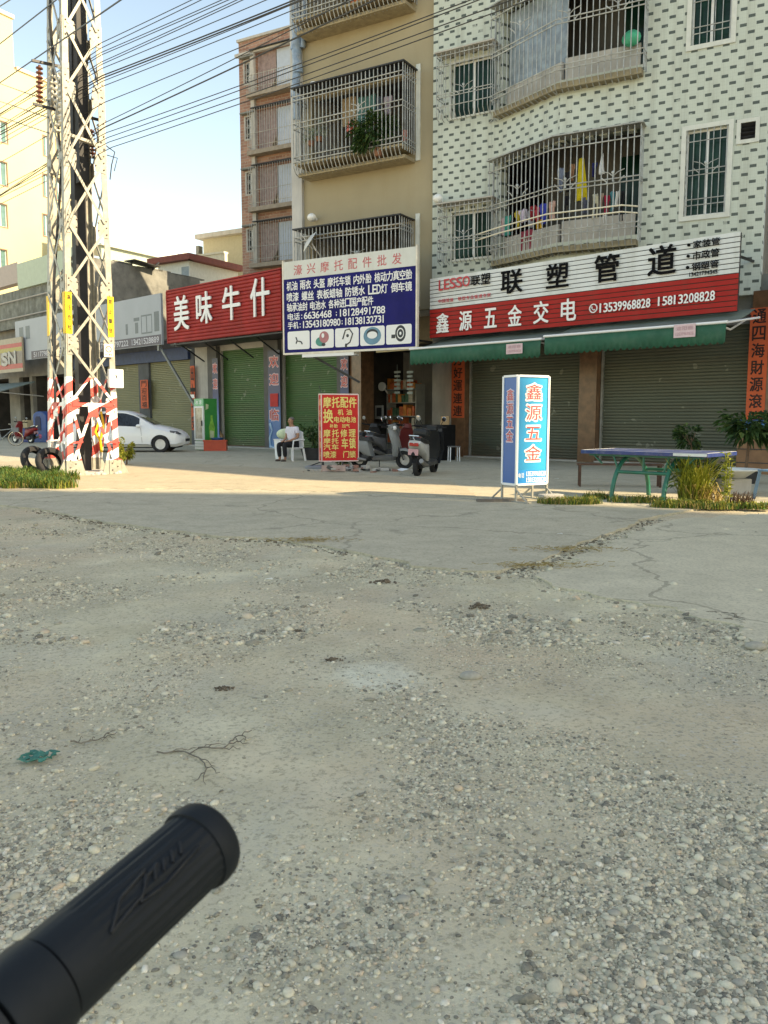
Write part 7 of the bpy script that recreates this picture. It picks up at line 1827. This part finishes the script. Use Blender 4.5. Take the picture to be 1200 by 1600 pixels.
def scatter(name, pos, size, base, mat, label):
    v, f = base; N = len(pos); nv, nf = len(v), len(f)
    sc = size[:, None] * rng.uniform(.65, 1.25, (N, 3)) * np.array([1., .85, .55])
    ang = rng.uniform(0, 2*np.pi, N); tl = rng.normal(0, .25, N)
    pv = v[None] * (1 + .22 * np.sin(v[None] * rng.uniform(1.5, 4, (N, 1, 3)) + rng.uniform(0, 6, (N, 1, 3))))
    pv = pv * sc[:, None, :]
    ct, st_ = np.cos(tl)[:, None], np.sin(tl)[:, None]
    y, z = pv[..., 1] * ct - pv[..., 2] * st_, pv[..., 1] * st_ + pv[..., 2] * ct
    ca_, sa_ = np.cos(ang)[:, None], np.sin(ang)[:, None]
    x = pv[..., 0]; X = x * ca_ - y * sa_ + pos[:, 0:1]; Y = x * sa_ + y * ca_ + pos[:, 1:2]; Z = z + pos[:, 2:3] + sc[:, 2:3] * .15
    co = np.stack([X, Y, Z], -1).reshape(-1).astype(np.float32)
    idx = (f[None] + (np.arange(N) * nv)[:, None, None]).reshape(-1).astype(np.int32)
    me = bpy.data.meshes.new(name); me.vertices.add(N * nv); me.vertices.foreach_set('co', co)
    me.loops.add(len(idx)); me.loops.foreach_set('vertex_index', idx); me.polygons.add(N * nf)
    me.polygons.foreach_set('loop_start', np.arange(0, len(idx), 3, dtype=np.int32)); me.polygons.foreach_set('loop_total', np.full(N * nf, 3, np.int32)); me.polygons.foreach_set('use_smooth', np.ones(N * nf, bool))
    me.update(); me.validate(); me.materials.append(mat); o = bpy.data.objects.new(name, me); COL.objects.link(o)
    tagit(o, label, 'gravel', None, 'stuff'); return o
def sample(n, y0, y1, dens_pow, s_mu, s_sig, smax, clump=.0):
    out = []; rnd = random.Random(int(y0 * 100 + n))
    while len(out) < n:
        u = rnd.random(); y = (y0 ** (1 - dens_pow) + u * (y1 ** (1 - dens_pow) - y0 ** (1 - dens_pow))) ** (1 / (1 - dens_pow))
        x = rnd.uniform(-1, 1) * (.52 * y + 1.1)
        k = .5 + 1.5 * fbm(x + 31, y, .8, 2) + .8 * fbm(x, y + 17, 2.4, 2)
        if rnd.random() > min(1., max(.05, k)) ** 1.8: continue
        if y > 9.5 and rnd.random() < .75: continue
        if on_track(x, y) and rnd.random() < .72: continue
        s_ = min(smax, math.exp(rnd.gauss(math.log(s_mu), s_sig)))
        out.append((x, y, gz(x, y), s_))
    a = np.array(out); return a[:, :3], a[:, 3]
PEB = pebble_mat('pebble_stone')
p_, s_ = sample(46000, 1.5, 3.8, 2.0, .0044, .5, .022); scatter('gravel', p_, s_, ICO2, PEB, 'coarse loose gravel near the handlebar')
p_, s_ = sample(95000, 1.5, 9, 1.5, .0042, .5, .022); scatter('gravel', p_, s_, ICO1, PEB, 'fine loose gravel over the dirt yard')
p_, s_ = sample(34000, 4.5, 12.6, 1.3, .0062, .6, .045); scatter('gravel', p_, s_, ICO1, PEB, 'scattered stones farther across the yard')
# crumbs of concrete along the broken slab edges
def along_edge(poly, n, spread, s_mu, seed):
    rnd = random.Random(seed); out = []
    for k in range(n):
        i = rnd.randrange(len(poly) - 1); f = rnd.random(); x = poly[i][0] + (poly[i+1][0] - poly[i][0]) * f + rnd.gauss(0, spread); y = poly[i][1] + (poly[i+1][1] - poly[i][1]) * f - abs(rnd.gauss(0, spread))
        out.append((x, y, gz(x, y), min(.06, math.exp(rnd.gauss(math.log(s_mu), .5)))))
    a = np.array(out); return a[:, :3], a[:, 3]
p_, s_ = along_edge(edge[2:] + slab1[len(edge):len(edge)+7], 900, .10, .014, 3); scatter('rubble_crumbs', p_, s_, ICO1, PEB, 'concrete crumbs along the broken edge of the apron')
p_, s_ = along_edge(slab2[6:], 260, .12, .014, 5); scatter('rubble_crumbs', p_, s_, ICO1, PEB, 'concrete crumbs along the edge of the right hand slab')
p_, s_ = along_edge(edge[2:], 700, .09, .009, 8); scatter('dark_crumbs', p_, s_, ICO1, P('dark_soil_crumb', (.12, .10, .07), .95, var=.6, vs=20), 'dark soil crumbs in the broken edge of the apron')
p_, s_ = along_edge(slab1[len(edge)+2:len(edge)+7], 420, .11, .009, 12); scatter('dark_crumbs', p_, s_, ICO1, P('dark_soil_crumb', (.07, .058, .042)), 'dark soil crumbs in the joint between the slabs')
# bigger single things
DCL = P('dark_clod', (.105, .082, .058), .95, var=.5, vs=30, bump=.6, bs=60)
def clod(px, py, r, label, mat=DCL, name='dirt_clod', cat='clod', flat_=.6, seed=1):
    q = ground(px, py); rnd = random.Random(seed); m = MB()
    for k in range(46):
        d = rnd.random() ** .7; a = rnd.random() * 6.3; s_ = r * rnd.uniform(.08, .26) * (1.2 - .6 * d)
        m.M = Matrix.Translation((d*r*1.3*math.cos(a), d*r*.9*math.sin(a), s_*.4 + r*flat_*.5*max(0, .7 - d))) @ Matrix.Rotation(rnd.random()*3, 4, 'Z') @ Matrix.Rotation(rnd.random()*3, 4, 'X')
        m.ball((0, 0, 0), (s_, s_*.7, s_*.5), 6, 5)
    m.M = None
    o = m.build(name, mat); o.location = (q.x, q.y, gz(q.x, q.y)); tagit(o, label, cat); return o
clod(672, 884, .085, 'dark dried clod on the dirt, the farthest of three', seed=2); clod(601, 908, .09, 'dark dried clod nearest the middle of the yard', seed=3); clod(747, 947, .07, 'small dark clod with dry bits, the nearest of three', seed=4)
clod(519, 1025, .045, 'dark crumpled scrap lying on the gravel in mid yard', seed=5); clod(350, 1074, .04, 'flat dark scrap on the gravel left of the middle', seed=6, flat_=.3); clod(465, 983, .035, 'small brown clod in the left middle of the yard', seed=7)
for px, py, r, lab in ((735, 1055, .055, 'pale rounded stone half sunk in the right middle of the yard'), (630, 1399, .022, 'flat pale stone on the gravel below the middle'), (660, 1160, .03, 'brownish stone in a small hollow below the middle'), (1180, 1010, .06, 'broken concrete piece at the right edge of the yard'), (1155, 1530, .016, 'dark grey pebble larger than its neighbours near the lower right'), (282, 1480, .019, 'smooth grey stone just below the handlebar grip'), (960, 1425, .018, 'pale flat pebble in the lower right gravel')):
    q = ground(px, py); rnd = random.Random(px); m = MB(); m.ball((0, 0, 0), (r, r*.75, r*.45), 12, 8); m.v = [(a * (1 + .15*mnoise.noise((a/r*2+px, b/r*2, c/r*2))), b * (1 + .2*mnoise.noise((a/r+px, b/r, 3))), c) for a, b, c in m.v]
    o = m.build('stone', P('grey_stone', (.27, .255, .21), .85, var=.15, vs=40, bump=.2), smooth=70); o.location = (q.x, q.y, gz(q.x, q.y) + r*.18); tagit(o, lab, 'stone')
for px, py, L, lab, sd in ((245, 1178, .42, 'thin dry branched twig on the gravel at the left', 1), (110, 1160, .20, 'short dry twig near the green plastic scrap', 2), (310, 1170, .30, 'dark dry twig just right of the branched twig', 3), (170, 815, .5, 'dark twig along the broken apron edge', 4), (1120, 968, .45, 'dark root lying by the right hand slab', 5)):
    q = ground(px, py); rnd = random.Random(sd); m = MB(); pts = []; 
    for k in range(7): pts.append(((k/6 - .5) * L, rnd.gauss(0, L*.05), .012 + .012*rnd.random()))
    pts = []; hd = 0; x = y = 0.
    for k in range(16):
        pts.append((x, y, .008 + .010*rnd.random())); hd += rnd.gauss(0, .35); x += L/15*math.cos(hd); y += L/15*math.sin(hd)
    m.tube(pts, [.0035 - .0018*k/15 for k in range(16)], 6)
    for k in (2, 5, 7, 10, 12):
        h2 = rnd.choice((-1, 1)) * rnd.uniform(.4, 1.0); bx, by = pts[k][0], pts[k][1]; br = [pts[k]]
        for j in range(5): h2 += rnd.gauss(0, .3); bx += L*.05*math.cos(h2); by += L*.05*math.sin(h2); br.append((bx, by, .006 + .016*rnd.random()))
        m.tube(br, [.0025 - .0015*j/5 for j in range(6)], 5)
    o = m.build('twig', P('dry_twig', (.13, .115, .09), .9, var=.4, vs=30)); o.location = (q.x, q.y, gz(q.x, q.y)); o.rotation_euler = (0, 0, rnd.uniform(-.3, .3)); tagit(o, lab, 'twig')
q = ground(58, 1187); m = MB(); rnd = random.Random(9); n = 9
V = [(-.06 + .12*i/n + rnd.gauss(0, .004), -.05 + .10*j/n + rnd.gauss(0, .004), .012 + .014*rnd.random()) for j in range(n + 1) for i in range(n + 1)]
m._add(V, [(j*(n+1)+i, j*(n+1)+i+1, (j+1)*(n+1)+i+1, (j+1)*(n+1)+i) for j in range(n) for i in range(n) if rnd.random() > .30 and abs(i - 4.5) + abs(j - 4.5) < 7.5])
o = m.build('plastic_scrap', P('green_net_plastic', (.02, .13, .10), .6, var=.3, vs=40)); o.location = (q.x, q.y, gz(q.x, q.y)); s_ = o.modifiers.new('s', 'SOLIDIFY'); s_.thickness = .003; tagit(o, 'torn green plastic scrap on the gravel at the left', 'litter')
for px, py, lab in ((480, 848, 'flat dry straw patch at the left apron edge'), (850, 888, 'dry straw patch in the joint between the two slabs'), (890, 862, 'brown straw tuft farther along the slab joint')):
    q = ground(px, py); m = MB(); rnd = random.Random(px)
    for k in range(140):
        x, y, a = rnd.gauss(0, .22), rnd.gauss(0, .07), rnd.random()*6.3; l = rnd.uniform(.03, .09); m.bar((x, y, .012 + .02*rnd.random()), (x + l*math.cos(a), y + l*math.sin(a), .012 + .02*rnd.random()), .004, .003)
    o = m.build('straw_patch', LDRY); o.location = (q.x, q.y, .012); tagit(o, lab, 'straw', None, 'stuff')
for px, py, r, lab in ((875, 838, .035, 'white paper scrap on the left slab beyond the middle'), (870, 750, .05, 'white plastic scrap on the apron right of the blue sign'), (421, 910, .035, 'thin white stick on the dirt near the middle'), (1010, 1003, .025, 'white chip on the dirt at the right')):
    q = ground(px, py); m = MB(); m._add([(-r, 0, .004), (-r*.2, -r*.3, .010), (r*.8, -.2*r, .004), (r*.6, r*.2, .012), (-r*.4, r*.3, .008)], [(0,1,3,4), (1,2,3)]); o = m.build('litter_scrap', P('dull_white_paper', (.52, .51, .47), .8, var=.1)); s_ = o.modifiers.new('s', 'SOLIDIFY'); s_.thickness = .004; o.location = (q.x, q.y, .024); tagit(o, lab, 'litter')
